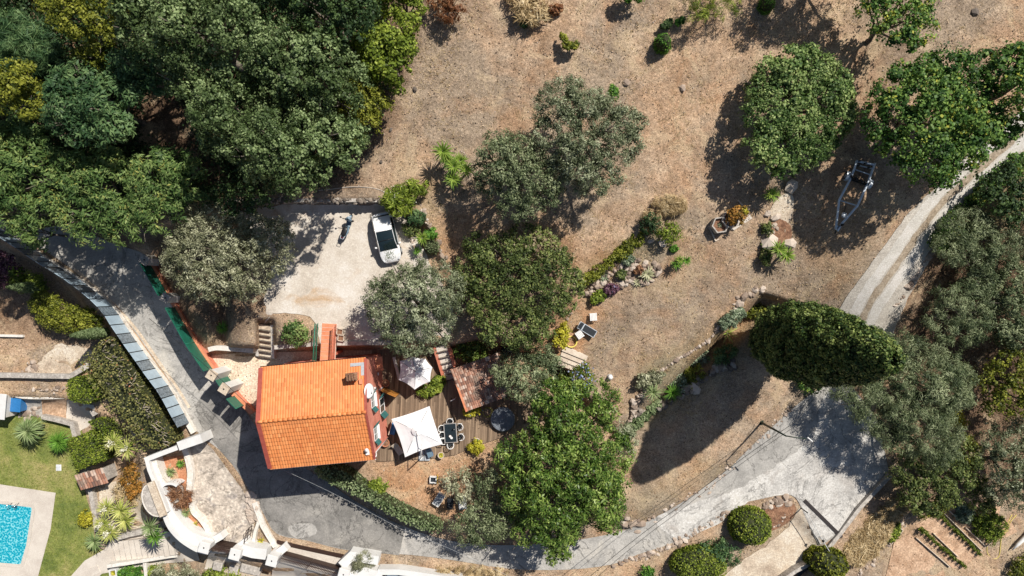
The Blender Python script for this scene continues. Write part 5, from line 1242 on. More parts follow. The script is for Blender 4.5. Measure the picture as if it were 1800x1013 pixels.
# crates in the lower yard
c = G(762, 842); r = thing('raised_planter', 'small white framed planter with a yellow side in the lower yard', 'planter', c, R(-3)); mb = MB()
for a, b2, c2, d2 in ((0, .26, .62, .08), (0, -.26, .62, .08), (.27, 0, .08, .5), (-.27, 0, .08, .5)): mb.box((a, b2, .18), (c2, d2, .36))
mb.build('frame', 'plasticw', r); mb = MB(); mb.box((0, 0, .12), (.46, .44, .2)); mb.build('soil', 'darkcloth', r); mb = MB(); mb.box((.36, .05, .16), (.06, .75, .3)); mb.build('side_board', 'yellowbox', r)
def crate(px, py, rz, lab, m_, m2, dx=.62, dy=1.1):
    c = G(px, py); r = thing('wheelbarrow_tray' if False else 'garden_crate', lab, 'crate', c, R(rz), 'crates under the young olives'); mb = MB()
    for a, b2, c2, d2 in ((0, dy / 2, dx, .05), (0, -dy / 2, dx, .05), (dx / 2, 0, .05, dy), (-dx / 2, 0, .05, dy)): mb.box((a, b2, .3), (c2, d2, .5))
    mb.build('sides', m2, r); mb = MB(); mb.box((0, 0, .5), (dx - .06, dy - .06, .04)); 
    for k in range(3): mb.box((0, -dy / 2 + (k + .5) * dy / 3, .53), (dx - .08, .05, .03), 0, 0)
    mb.build('top', m_, r)
crate(772, 876, -33, 'pale grey slatted crate in the open shade of the lower yard', 'greyplastic', 'plasticw'); crate(792, 882, -5, 'dark crate between the two pale ones', 'darkcloth', 'carblack', .5, .9); crate(813, 881, 8, 'white crate under the spindly olive branches', 'plasticw', 'greyplastic')
c = G(897, 812); r = thing('garden_crate', 'blue grey crate beside the trunk of the glossy tree', 'crate', c); mb = MB(); mb.box((0, 0, .2), (.5, .6, .4), 0, 0, .5, .03); mb.build('sides', 'bluegrey', r); mb = MB(); mb.box((0, 0, .42), (.54, .64, .05)); mb.build('top', 'plasticw', r)

# ------------------------------------------------------------------ car, scooter, trailer
def car():
    z0 = 4.06; c = W(680, 417.5, z0 + .6); rz = math.atan2(-82, 20) - math.pi / 2 + 0  # nose direction in image: (20, 82) down
    rz = math.atan2(-84, 19.0); root = thing('car', 'white hatchback with dark glass roof and leaves on its bonnet', 'car', (c.x, c.y, z0), rz)
    # x forwards
    ST = [(-2.17, .50, .55, .66, .42, .70), (-2.12, .70, .58, .80, .56, .86), (-2.0, .82, .60, .90, .64, 1.0), (-1.86, .87, .62, .96, .68, 1.10), (-1.72, .89, .62, .98, .69, 1.26), (-1.5, .90, .62, .99, .70, 1.38), (-1.1, .91, .62, 1.0, .70, 1.46), (-.5, .915, .62, .99, .70, 1.50), (.1, .915, .62, .97, .70, 1.47), (.5, .91, .62, .95, .71, 1.36),
          (.85, .905, .62, .92, .73, 1.16), (1.12, .90, .62, .89, .76, 1.0), (1.45, .885, .6, .86, .76, .93), (1.75, .84, .57, .79, .69, .85), (1.97, .74, .53, .71, .58, .75), (2.1, .60, .49, .62, .45, .66), (2.17, .42, .45, .55, .28, .57)]
    rings = []
    for (x, w, zm, zb_, rw, zr) in ST:
        h = [(w * .86, .22), (w * .97, .36), (w, zm), (w * .975, zb_ - .02), (rw + .03 if zr - zb_ > .15 else rw, zb_ + (zr - zb_) * .12 if zr - zb_ < .15 else zr - .08), (rw * .72, zr - .012), (0, zr + .012)]
        h = [(w * .86, .22), (w * .97, .36), (w, zm), (w * .965, zb_), (rw, zr - .07), (rw * .74, zr - .01), (0, zr + .012)]
        rings.append([(x, -a, b_) for a, b_ in h] + [(x, a, b_) for a, b_ in h[-2::-1]])
    m = len(rings[0]); body = MB(); glass = MB(); side = MB(); rear = MB()
    for i in range(len(rings) - 1):
        for j in range(m - 1):
            q = [rings[i][j], rings[i + 1][j], rings[i + 1][j + 1], rings[i][j + 1]]; jj = min(j, m - 2 - j); x = (ST[i][0] + ST[i + 1][0]) / 2
            tgt = body
            if jj == 3 and -1.5 < x < .9: tgt = side
            if jj >= 4 and -.55 < x < 1.1: tgt = glass
            if jj >= 4 and -1.87 < x < -1.7: tgt = rear
            tgt.add(q, [(0, 3, 2, 1)], 0, .5, True)
    for e in (0, -1): body.add(rings[e], [tuple(range(m)) if e else tuple(range(m - 1, -1, -1))])
    body.add([(-2.0, -.7, .2), (2.0, -.7, .2), (2.0, .7, .2), (-2.0, .7, .2)], [(3, 2, 1, 0)])
    for b2, nm, mt in ((body, 'body', 'carwhite'), (glass, 'windscreen', 'carglass'), (side, 'side_windows', 'carglass'), (rear, 'rear_window', 'carglass')):
        o = b2.build(nm, mt, root)
    import bmesh
    for o in root.children:
        bm = bmesh.new(); bm.from_mesh(o.data); bmesh.ops.remove_doubles(bm, verts=bm.verts, dist=.0005); bmesh.ops.recalc_face_normals(bm, faces=bm.faces); bm.to_mesh(o.data); bm.free()
    mb = MB(); mb.box((-1.95, 0, 1.09), (.1, 1.2, .04), 0, 0, .5, .01); mb.build('spoiler', 'carwhite', root)
    mb = MB()
    for s in (-1, 1): mb.tube([(1.1, s * .77, 1.0), (.5, s * .72, 1.32), (-.5, s * .71, 1.45), (-1.5, s * .71, 1.34)], .028, 5)
    mb.tube([(-.5, -.66, 1.46), (-.5, 0, 1.52), (-.5, .66, 1.46)], .03, 5); mb.build('roof_rail', 'carwhite', root)
    mb = MB(); mb.tube([(.3, -.66, 1.42), (.3, 0, 1.455), (.3, .66, 1.42)], .022, 5); mb.build('roof_bar', 'carblack', root); mb = MB(); mb.tube([(1.1, -.6, 1.03), (1.02, -.1, 1.09)], .012, 4); mb.build('wiper', 'carblack', root)
    mb = MB()
    for s in (-1, 1): mb.box((.0, s * .905, .5), (3.4, .03, .05), 0, 0)
    mb.build('trim', 'carblack', root)
    for sx in (-1.3, 1.33):
        for s in (-1, 1):
            mb = MB(); mb.cyl((sx, s * .70, .32), (sx, s * .93, .32), .325, None, 22); w = mb.build('wheel', 'rubber', root); mb = MB(); mb.cyl((sx, s * .86, .32), (sx, s * .94, .32), .2, None, 14); mb.build('rim', 'galv', w)
    for s in (-1, 1):
        mb = MB(); mb.box((.72, s * 1.02, .98), (.14, .2, .13), s * R(12), 0, .5, .03); mb.build('mirror', 'carwhite', root)
        mb = MB(); mb.box((1.88, s * .66, .70), (.32, .16, .12), -s * R(28), 0, .5, .03); mb.build('headlight', 'lens', root)
        mb = MB(); mb.box((-2.0, s * .66, .88), (.2, .2, .1), s * R(28), 0, .5, .03); mb.build('tail_light', 'carblack', root)
    V = []; 
    P = np.stack([rng.normal(1.55, .28, 170), rng.normal(-.05, .28, 170), np.zeros(170)], 1); P = P[(P[:, 0] < 2.0) & (P[:, 0] > 1.1)]
    zs = np.interp(P[:, 0], [s_[0] for s_ in ST], [s_[5] for s_ in ST]) + .02 - np.abs(P[:, 1]) ** 2 * .12; P[:, 2] = zs
    N = rng.normal(size=P.shape) * .25; N[:, 2] += 1; A = np.cross(N, rng.normal(size=P.shape)); A /= np.linalg.norm(A, axis=1)[:, None]; B = np.cross(N, A); B /= np.linalg.norm(B, axis=1)[:, None]
    V = np.stack([P - A * .045, P - B * .022, P + A * .045, P + B * .022], 1)
    lt = quads('fallen_leaves', V, ['l_olive2'], rng.uniform(0, .7, len(P)), None); lt.location = (c.x, c.y, z0); lt.rotation_euler = (0, 0, rz)
    tag(lt, 'scatter of dry olive leaves on the bonnet of the white car', 'leaves', None, 'stuff')
car()
def scooter():
    c = W(610, 400, 4.5); z0 = 4.05; root = thing('scooter', 'blue grey motor scooter with a black seat parked beside the car', 'scooter', (c.x, c.y, z0), math.atan2(27, 9) ); root.scale = (1.08, 1.35, 1.1)
    # x forwards
    def loft(mbx, secs, n=10):
        vs = []
        for x, y, z, ry, rz_ in secs:
            for j in range(n): a = 2 * math.pi * j / n; vs.append((x, y + ry * math.cos(a), z + rz_ * math.sin(a)))
        k = len(secs); fs = [(i * n + j, i * n + (j + 1) % n, (i + 1) * n + (j + 1) % n, (i + 1) * n + j) for i in range(k - 1) for j in range(n)] + [tuple(range(n))[::-1], tuple(range((k - 1) * n, k * n))]
        mbx.add(vs, fs, 0, .5, True)
    mb = MB(); loft(mb, [(-.85, 0, .70, .06, .06), (-.7, 0, .62, .17, .14), (-.4, 0, .55, .22, .2), (-.1, 0, .48, .2, .18), (.08, 0, .3, .16, .08), (.35, 0, .26, .17, .06), (.5, 0, .4, .17, .14)]); mb.build('body', 'bluegrey', root)
    mb = MB(); loft(mb, [(.48, 0, .55, .24, .3), (.58, 0, .62, .27, .34), (.68, 0, .72, .2, .25), (.78, 0, .85, .1, .12), (.86, 0, .8, .04, .04)]); mb.build('leg_shield', 'bluegrey', root)
    mb = MB(); loft(mb, [(.66, 0, .5, .06, .05), (.82, 0, .56, .09, .06), (1.0, 0, .46, .06, .05)]); mb.build('front_mudguard', 'bluegrey', root)
    mb = MB(); loft(mb, [(-.78, 0, .80, .1, .04), (-.6, 0, .82, .17, .06), (-.2, 0, .8, .17, .06), (.05, 0, .76, .1, .05)]); mb.build('seat', 'carblack', root)
    mb = MB(); mb.tube([(-.72, -.12, .82), (-.98, -.1, .88), (-.98, .1, .88), (-.72, .12, .82)], .02, 6); mb.build('rack', 'galv', root)
    mb = MB(); mb.tube([(.52, -.34, .98), (.6, -.15, 1.03), (.64, 0, 1.04), (.6, .15, 1.03), (.52, .34, .98)], .025, 6); mb.tube([(.64, 0, 1.04), (.74, 0, .5), (.8, 0, .24)], .035, 7); mb.build('handlebar', 'darkmetal', root)
    for s in (-1, 1):
        mb = MB(); mb.tube([(.58, s * .26, 1.02), (.6, s * .38, 1.22)], .01, 5); mb.lathe([(.01, -.02), (.07, -.01), (.07, .01), (.01, .02)], (.6, s * .4, 1.24), 10); mb.build('mirror', 'carblack', root)
    mb = MB(); mb.box((.84, 0, .88), (.06, .16, .1), 0, 0, .5, .02); mb.build('headlight', 'lens', root)
    mb = MB(); mb.box((-.86, 0, .7), (.06, .2, .08), 0, 0, .5, .02); mb.build('tail_light', 'redlens', root)
    for x in (-.6, .84):
        mb = MB(); mb.tube([(x + .2 * math.cos(a), 0, .27 + .2 * math.sin(a)) for a in np.linspace(0, 6.283, 17)[:-1]], .06, 8, closed=True, caps=False); w = mb.build('wheel', 'rubber', root); mb = MB(); mb.cyl((x, -.04, .27), (x, .04, .27), .15, None, 12); mb.build('rim', 'galv', w)
    mb = MB(); mb.tube([(-.1, .1, .3), (-.05, .28, .0)], .018, 5); mb.build('side_stand', 'darkmetal', root)
scooter()
def trailer():
    g = hz(1500, 340); z = g + .5; o = W(1500, 330, g); root = thing('boat_trailer', 'empty galvanised boat trailer standing in the shade of the plane tree', 'boat trailer', (o.x, o.y, g))
    def p(x, y, dz=0): q = W(x, y, z); return Vector((q.x - o.x, q.y - o.y, .5 + dz))
    mb = MB()
    for pts in ([(1469, 402), (1475, 352), (1494, 316), (1502, 296), (1506, 283)], [(1480, 393), (1507, 362), (1524, 325), (1531, 306), (1538, 287)], [(1505, 283), (1537, 290)], [(1469, 402), (1472, 406), (1480, 393)], [(1469, 397), (1477, 400)]): mb.tube([p(*q) for q in pts], .095, 6)
    mb.build('frame', 'trailer', root)
    for a, b_ in (((1475, 352), (1507, 362)), ((1500, 297), (1531, 308)), ((1502, 289), (1534, 297))): mb = MB(); mb.tube([p(*a), p(*b_)], .055, 6); mb.build('crossbeam', 'galv', root)
    mb = MB(); mb.tube([p(1490, 309, -.15), p(1530, 324, -.15)], .05, 8); mb.tube([p(1493, 315), p(1524, 326)], .06, 6); mb.build('axle', 'darkmetal', root)
    for q, s in (((1496, 312), 0), ((1505, 315), 0), ((1514, 319), 0), ((1520, 321), 0)): mb = MB(); a = p(*q, .12); mb.box(a, (.16, .34, .14), R(25), 0, .5, .04); mb.build('keel_roller', 'carblack', root)
    for q in ((1510, 284), (1520, 288), (1526, 296), (1508, 292)): mb = MB(); a = p(*q, .1); mb.tube([a + Vector((-.12, .0, 0)), a + Vector((.12, .05, 0))], .06, 8); mb.build('side_roller', 'carblack', root)
    for q in ((1490, 309), (1530, 323)):
        c = p(*q, -.2); ax = Vector((.37, -.12, 0)).normalized(); mb = MB(); mb.cyl(c - ax * .11, c + ax * .11, .3, None, 20); w = mb.build('wheel', 'rubber', root); mb = MB(); mb.cyl(c - ax * .115, c + ax * .115, .17, None, 14); mb.build('rim', 'galv', w)
        mb = MB(); fr = Vector((-ax.y, ax.x, 0)); vs = []; 
        for k in range(9):
            a = math.pi * k / 8
            for s in (-1, 1): vs.append(c + fr * (.42 * math.cos(a)) + Vector((0, 0, .38 * math.sin(a))) + ax * s * .14)
        mb.add(vs, [(2 * k, 2 * k + 1, 2 * k + 3, 2 * k + 2) for k in range(8)]); mb.build('mudguard', 'galv', root)
    c = p(1482, 379, .15); mb = MB(); mb.lathe([(.01, .1), (.2, .1), (.24, .04), (.2, -.06), (.01, -.06)], c, 18); w = mb.build('spare_wheel', 'greyplastic', root); mb = MB(); mb.lathe([(.01, .115), (.09, .115), (.1, .1)], c, 12); mb.build('rim', 'galv', w)
    mb = MB(); mb.tube([p(1482, 379), p(1487, 362)], .03, 6); mb.tube([p(1472, 398), p(1476, 398, .5)], .04, 6); mb.box(p(1476, 396, .45), (.18, .16, .18)); mb.build('winch_post', 'darkmetal', root)
    mb = MB(); mb.tube([p(1470, 404), p(1468, 411, -.02)], .05, 6); mb.tube([p(1473, 400, .1), p(1473, 400, -.45)], .03, 6); mb.build('hitch', 'darkmetal', root)
trailer()

# ------------------------------------------------------------------ planters, rocks, stone lines on the field
def hexring(px, py, h, lab, plant):
    c = Gt(px, py, h); g = hzw(c.x, c.y); r = thing('hexagonal_planter', lab, 'planter', (c.x, c.y, g + .06), R(8), 'hexagonal concrete planters'); mb = MB(); pts = [(.68 * math.cos(R(60 * k)), .68 * math.sin(R(60 * k))) for k in range(6)]
    mb.wall(pts, .1, 0, h, 0, .5, True); mb.build('rim', 'galv' if False else 'wallstone', r); mb = MB(); mb.prism([(x * .94, y * .94) for x, y in pts], 0, h - (.3 if plant is None else .1)); mb.build('soil', 'soil', r)
    V, T = rosette_mesh(24 if plant is None else 10, .25, .05, .4, (0, 80), h - .28); quads('plant', V, ['l_olive'], T, r)
    return r
hexring(1266.5, 395.5, .75, 'open hexagonal planter with hardly anything growing in it', None); hexring(1284, 386, .7, 'hexagonal planter overflowing with a rusty plant', 1)
shrub([(1280, 388), (1282, 374), (1298, 366), (1310, 372), (1304, 388), (1290, 394)], 1.4, 'l_orange', 'rusty orange plant growing in the hexagonal planter', hb=.6)
shrub(circ(1306, 372, 5), 1.3, 'l_lemon', 'lime green tuft beside the rusty plant', hb=.5)
pts = [W(p[0], p[1], hz(*p)) for p in ((1282, 403), (1300, 366), (1310, 363), (1322, 384), (1290, 405))]; mb = MB(); mb.prism([tuple(p[:2]) for p in pts], pts[0].z - .3, pts[0].z + .14); tag(centre(mb.build('concrete_slab', 'stone_pave')), 'pale concrete slab under the hexagonal planters', 'slab')
for a, b_, lab in (((1246, 398), (1257, 424), 'timber edging board left of the open hexagonal planter'), ((1257, 424), (1264, 420), 'short timber edging piece below the open hexagonal planter'), ((1297, 352), (1304, 361), 'short timber edging piece above the concrete slab')):
    A, B_ = G(*a, .04), G(*b_, .04); mb = MB(); mb.box((A + B_) / 2, ((B_ - A).length, .1, .12), math.atan2(B_.y - A.y, B_.x - A.x), 0, .5, .01); tag(centre(mb.build('wooden_edging', 'palewood')), lab, 'edging')
stones('stone_edging', [(800, 262), (812, 272), (826, 283)], 'short line of white stones by the yucca heads', .3, 4)
stones('stone_edging', [(736, 360), (746, 374), (752, 388), (757, 400)], 'line of pale stones above the bed by the car', .28, 4)
stones('stone_edging', [(770, 426), (776, 442), (782, 462), (788, 480)], 'line of pale stones below the clipped ball', .3, 4)
stones('stone_edging', [(722, 415), (726, 428), (728, 440)], 'few stones between the gravel and the bed', .25, 5)
stones('stone_edging', [(1155, 658), (1185, 635), (1215, 618), (1245, 598), (1262, 577), (1280, 558), (1300, 542)], 'long row of pinkish stones along the lower lawn edge', .27, 3.6, 1, .8)
stones('stone_wall', [(1286, 542), (1298, 530), (1312, 520), (1328, 512), (1340, 508)], 'stretch of grey boulders at the upper end of the lawn edge', .5, 6, 1, 2.5, 'stone')
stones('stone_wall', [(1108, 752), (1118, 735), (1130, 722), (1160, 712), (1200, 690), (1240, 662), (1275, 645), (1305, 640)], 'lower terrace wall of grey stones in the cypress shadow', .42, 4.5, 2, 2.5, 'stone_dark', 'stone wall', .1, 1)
stones('stone_wall', [(1108, 740), (1116, 712), (1126, 690), (1140, 665)], 'curved pale stone wall left of the pale fan palm', .36, 4, 2, 2, 'stone', 'stone wall', .2, 1)
stones('stone_edging', [(1115, 925), (1140, 915), (1170, 897), (1200, 880), (1235, 862), (1270, 835), (1305, 800), (1335, 772), (1365, 742), (1395, 712)], 'rough line of pale stones between dry grass and road', .26, 5, 1, 3)
stones('stone_edging', [(1078, 992), (1110, 983), (1150, 972), (1190, 952), (1230, 930), (1270, 905), (1290, 895)], 'broken stone kerb along the lower side of the road', .34, 4, 1, 2.4, 'stone')
stones('stone_edging', [(1596, 505), (1610, 480), (1624, 460), (1640, 440)], 'row of white stones right of the gravel track', .4, 6.5, 1, 1)
stones('stone_edging', [(1575, 535), (1580, 528), (1590, 515)], 'few scattered pale stones at the lower track edge', .35, 5, 1, 2)
stones('stone_edging', [(1655, 420), (1680, 395), (1700, 372)], 'half hidden stones along the upper track edge', .3, 6, 1, 2)
stones('stone_edging', [(1380, 905), (1370, 918), (1360, 925), (1345, 930)], 'pinkish stones round the bed beside the bright bush', .3, 4, 1, 1.5)
stones('stone_edging', [(1345, 890), (1360, 882), (1378, 878), (1390, 882)], 'white lumpy kerb on the upper side of the small bed', .5, 4, 2, 2.5)
stones('stone_edging', [(1510, 1013), (1530, 990), (1540, 975), (1555, 960), (1562, 950)], 'crooked line of white stones beside the dry grass', .3, 4.5)
stones('stone_edging', [(1575, 940), (1585, 925), (1600, 905)], 'white stones above the raised box', .3, 6)
stones('stone_edging', [(1600, 795), (1618, 785), (1632, 790)], 'pale stones by the wall end under the wispy olive', .45, 6, 2, 3)
stones('stone_heap', [(1090, 920), (1115, 922), (1140, 912)], 'stone heap where the glossy tree meets the road', .55, 6, 2, 4, 'stone', 'stones')
stones('stone_edging', [(985, 585), (998, 560), (1010, 545)], 'few stones on red soil below the carob', .25, 8, 1, 3)
mb = MB()
# rockery: countable pale rocks, five shapes copied
vars_ = []
for k in range(6):
    b2 = MB(); rock(b2, (0, 0, 0), 1.0, None, .75); o = b2.build('rock', 'stone'); vars_.append(o)
RK = [(1028, 515), (1048, 492), (1075, 465), (1098, 448), (1112, 455), (1140, 462), (1160, 462), (1158, 480), (1140, 500), (1110, 500), (1085, 508), (1060, 516), (1040, 520)]
n_ = 0; pts_ = []
while n_ < 118:
    x, y = rnd.uniform(1025, 1162), rnd.uniform(445, 522)
    if not pip(np.array([[x, y]]), RK)[0] or any((x - a) ** 2 + (y - b_) ** 2 < 20 for a, b_ in pts_): 
        if len(pts_) > 116 and rnd.random() < .02: break
        continue
    pts_.append((x, y)); s = rnd.choice((.15, .2, .24, .28, .33, .4)); src = vars_[n_ % 6]; o = src if n_ < 6 else src.copy()
    if n_ >= 6: C.objects.link(o)
    o.location = G(x, y, s * .12); o.scale = (s,) * 3; o.rotation_euler = (0, 0, rnd.uniform(0, 6)); tag(o, 'pale angular rock in the crowded rockery below the low hedge', 'rock', 'rocks of the rockery'); n_ += 1
def boulder(px, py, s, lab, mat='stone', tint=.9):
    b2 = MB(); rock(b2, (0, 0, 0), s, tint, .6); o = b2.build('boulder', mat); o.location = G(px, py, s * .15); tag(o, lab, 'boulder')
boulder(1391, 327, .75, 'white boulder beside the yucca left of the trailer', tint=1); boulder(1352, 427, .8, 'long white boulder at the end of the stone bed', tint=1); boulder(1387, 428, .7, 'pale grey boulder behind the upper of two yuccas'); boulder(1364, 383, .5, 'pinkish boulder on the sandy patch'); boulder(1260, 646, .7, 'bluish boulder in the lower terrace wall', 'stone_dark', .9); boulder(1222, 683, .6, 'white boulder below the orange green shrub'); boulder(1166, 427, .45, 'white rock below the round bright bush', tint=1); boulder(1144, 424, .35, 'small pale rock left of the round bright bush', tint=1)
boulder(1101, 145, .35, 'grey rock on the open field above the larger olive', 'stone', .3); boulder(1200, 155, .35, 'flat grey rock on the open field', 'stone', .5); boulder(1713, 22, .4, 'dark rock on the field at the upper right', 'stone_dark', .1)
boulder(729, 157, .3, 'dark rock on the field near the laurel', 'stone_dark', .1); boulder(687, 228, .25, 'smaller dark rock on the field near the laurel', 'stone_dark', .1); boulder(670, 285, .2, 'tiny dark rock above the parking wall', 'stone_dark', .1)
stones('stone_edging', [(1345, 375), (1352, 382), (1360, 395), (1350, 405), (1342, 400)], 'cluster of pinkish stones beside the small bed', .32, 4, 1, 3)
struct(sheet('sandy_patch', smooth([(1352, 372), (1372, 345), (1392, 340), (1395, 368), (1385, 392), (1365, 388)], 2, True), 'dirt_pale', .04, jitter=2)); struct(sheet('soil_bed', smooth([(1352, 392), (1370, 385), (1390, 398), (1388, 425), (1362, 425)], 2, True), 'soil', .05, jitter=1))
struct(sheet('soil_bed', smooth([(1345, 895), (1385, 882), (1400, 895), (1385, 918), (1345, 935)], 2, True), 'soil', .055, jitter=1))
# pipe on the parking wall
mb = MB(); mb.tube([G(x, y, .04) for x, y in smooth([(560, 335), (590, 332), (615, 329), (650, 330), (670, 335), (682, 342)], 4)], .03, 6); tag(centre(mb.build('garden_hose', 'stone_pave')), 'thin pale hose lying along the top of the parking wall', 'hose')
# street lamp
def lamp():
    g = hz(1338, 743); b_ = W(1338, 743, g); Hh = 5.6; root = thing('street_lamp', 'dark green street lamp beside the road with its arm over the concrete', 'street lamp', b_)
    t = W(1376, 752, g + Hh) - b_; hd = W(1392, 757, g + Hh + .2) - b_
    mb = MB(); mb.tube([(0, 0, -.1), (0, 0, Hh * .5), (0, 0, Hh)], [.11, .09, .06], 10); mb.box((0, 0, .02), (.4, .4, .1), 0, 0, .5, .02); mb.build('pole', 'lampgreen', root)
    e = Vector((1.5, -.15, Hh + .35)); mb = MB(); mb.tube([(0, 0, Hh - .1), (.4, -.03, Hh + .2), e], [.05, .045, .035], 8); mb.build('arm', 'lampgreen', root)
    mb = MB(); mb.box(e + Vector((.3, -.05, 0)), (.1, .55, .08), R(-40 + 90), 0, .5, .03); hh = mb.build('lamp_head', 'plasticw', root); mb = MB(); mb.box(e + Vector((.3, -.05, -.07)), (.07, .45, .04), R(50)); mb.build('diffuser', 'lens', hh)
lamp()
# overhead cables
def cable(pts, label, r=.025, n=14, sag=.35, mat='carblack'):
    mb = MB(); 
    for i in range(len(pts) - 1):
        A = W(*pts[i]); B_ = W(*pts[i + 1]); ps = [A.lerp(B_, k / n) - Vector((0, 0, sag * 4 * (k / n) * (1 - k / n))) for k in range(n + 1)]; mb.tube(ps, r, 4)
    tag(centre(mb.build('overhead_cable', mat)), label, 'cable')
cable([(488, 822, 6.4), (700, 928, 6.2), (900, 1016, 6.0)], 'overhead cable running from the house corner above the lower road', .009, mat='greyplastic')
cable([(262, 560, 6.5), (440, 716, 6.6)], 'overhead cable crossing the upper road towards the house', .02)
cable([(1030, 1020, 6.0), (1190, 894, 6.2), (1398, 742, 6.0), (1425, 700, 6.0)], 'overhead cable above the lower road towards the cypress', .02); cable([(1044, 1020, 5.8), (1196, 898, 6.0), (1400, 748, 5.8), (1432, 700, 5.8)], 'second overhead cable just beside the first above the lower road', .016)
# barrier chain and posts across the driveway, drain, concrete edge wall
a, b_ = G(1408, 893), G(1462, 985); root = thing('barrier_chain', 'pale chain barrier strung between two posts across the driveway', 'barrier', a)
mb = MB(); n = 16; mb.tube([Vector((0, 0, 1.35)).lerp(b_ - a + Vector((0, 0, 1.35)), k / n) - Vector((0, 0, .3 * 4 * (k / n) * (1 - k / n))) for k in range(n + 1)], .03, 5); mb.build('chain', 'pole_white', root)
for q in (Vector(), b_ - a): mb = MB(); mb.tube([q, q + Vector((0, 0, 1.4))], .05, 8); mb.build('post', 'darkmetal', root)
mb = MB(); mb.lathe([(.01, -.1), (.12, -.05), (.12, .05), (.01, .1)], (b_ - a) * .55 + Vector((0, 0, 1.05)), 12); mb.build('lock', 'carblack', root)
mb = MB()
for k in range(44):
    t_ = (k + .5) / 44; q = G(1413 + 66 * t_, 879 + 65 * t_, .1); mb.box(q, (.1, .32, .05), R(-45)); mb.box((q.x, q.y, q.z + .02), (.03, .28, .03), R(-45))
tag(centre(mb.build('drain_grate', 'drain')), 'long dark drain grating crossing the concrete', 'drain')
mb = MB(); pxwall(mb, [(1566, 836), (1545, 858), (1512, 893), (1478, 938), (1447, 976), (1432, 990)], .34, -1.6, .32, 0, False, .3); tag(centre(mb.build('concrete_wall', 'wallstone')), 'long low concrete wall at the edge of the concrete area', 'wall')
mb = MB(); pxwall(mb, [(1447, 980), (1400, 1004), (1375, 1022)], .34, -1.6, .3, 0, False, .3); tag(centre(mb.build('concrete_wall', 'wallstone')), 'short concrete wall at the lower end of the driveway', 'wall')
c = W(1425, 1000, -.3); r = thing('storage_bin', 'dark shed roof with a pale bar at the bottom edge', 'shed', (c.x, c.y, -1.3), R(30)); mb = MB(); mb.box((0, 0, .5), (2.6, 1.0, .9)); mb.build('wall', 'wallstone', r); mb = MB(); mb.box((0, 0, 1.0), (2.8, 1.2, .08), 0, 0, .5, .02); mb.build('roof', 'carblack', r); mb = MB(); mb.box((.3, .1, 1.08), (.8, .08, .06)); mb.build('bar', 'plasticw', r)
# vegetable garden
struct(sheet('bed_soil', [(1608, 925), (1638, 905), (1660, 905), (1725, 972), (1690, 1000), (1672, 998)], 'drysoil', .05)); struct(sheet('bed_soil', [(1572, 950), (1600, 938), (1655, 995), (1672, 1040), (1550, 1040)], 'drysoil', .04)); struct(sheet('bed_soil', [(1668, 892), (1700, 870), (1760, 890), (1788, 935), (1735, 960), (1700, 925)], 'drysoil', .045))
def edging(a, b_, lab):
    A, B_ = G(*a, .1), G(*b_, .1); m_ = (A + B_) / 2; mb = MB(); mb.box(m_, ((B_ - A).length, .06, .3), math.atan2(B_.y - A.y, B_.x - A.x), 0, .5, .01); tag(centre(mb.build('bed_board', 'palewood')), lab, 'board', 'boards of the vegetable beds')
edging((1638, 936), (1682, 978), 'board between the two rows of vegetable plants'); edging((1658, 902), (1724, 968), 'board above the upper row of vegetable plants'); edging((1657, 888), (1682, 912), 'board left of the sparse square bed'); edging((1695, 926), (1731, 960), 'board along the lower left of the square bed'); edging((1731, 960), (1742, 950), 'short board closing the square bed'); edging((1608, 944), (1668, 996), 'board below the lower row of vegetable plants')
mbv = None
for row, (a, b_) in enumerate((((1617, 929), (1690, 993)), ((1648, 903), (1718, 971)))):
    for k in range(13):
        x = a[0] + (b_[0] - a[0]) * k / 12; y = a[1] + (b_[1] - a[1]) * k / 12; c = G(x + rnd.uniform(-1, 1), y + rnd.uniform(-1, 1))
        ORD = ('first', 'second', 'third', 'fourth', 'fifth', 'sixth', 'seventh', 'eighth', 'ninth', 'tenth', 'eleventh', 'twelfth', 'last')[k]; vl = '%s staked plant from the upper left end of the %s vegetable row' % (ORD, ('lower', 'upper')[row])
        if row == 0 and k == 0:
            vp = thing('vegetable_plant', vl, 'vegetable plant', c, 0, 'vegetable plants in two rows')
            P = rng.normal(size=(260, 3)) * (.11, .11, .22) + (0, 0, .42); N = rng.normal(size=P.shape) + (0, 0, .6); A = np.cross(N, rng.normal(size=P.shape)); A /= np.linalg.norm(A, axis=1)[:, None]; B = np.cross(N, A); B /= np.linalg.norm(B, axis=1)[:, None]
            quads('leaves', np.stack([P - A * .08, P - B * .04, P + A * .08, P + B * .04], 1), ['l_bright'], rng.normal(.35, .2, 260), vp); mb = MB(); mb.tube([(0, 0, 0), (.02, 0, .8)], .02, 5); mb.build('stake', 'palewood', vp)
        else: dup(vp, c, rnd.uniform(0, 6), rnd.uniform(.62, .85), vl, 'vegetable plants in two rows')
mb = MB(); mb.tube([G(x, y, .05) for x, y in smooth([(1786, 905), (1775, 918), (1768, 935), (1750, 948), (1736, 958), (1735, 972), (1745, 982), (1755, 978), (1758, 960), (1760, 945), (1768, 925), (1778, 905)], 5)], .028, 6); tag(centre(mb.build('garden_hose', 'yellow')), 'looped yellow hose beside the vegetable beds', 'hose')
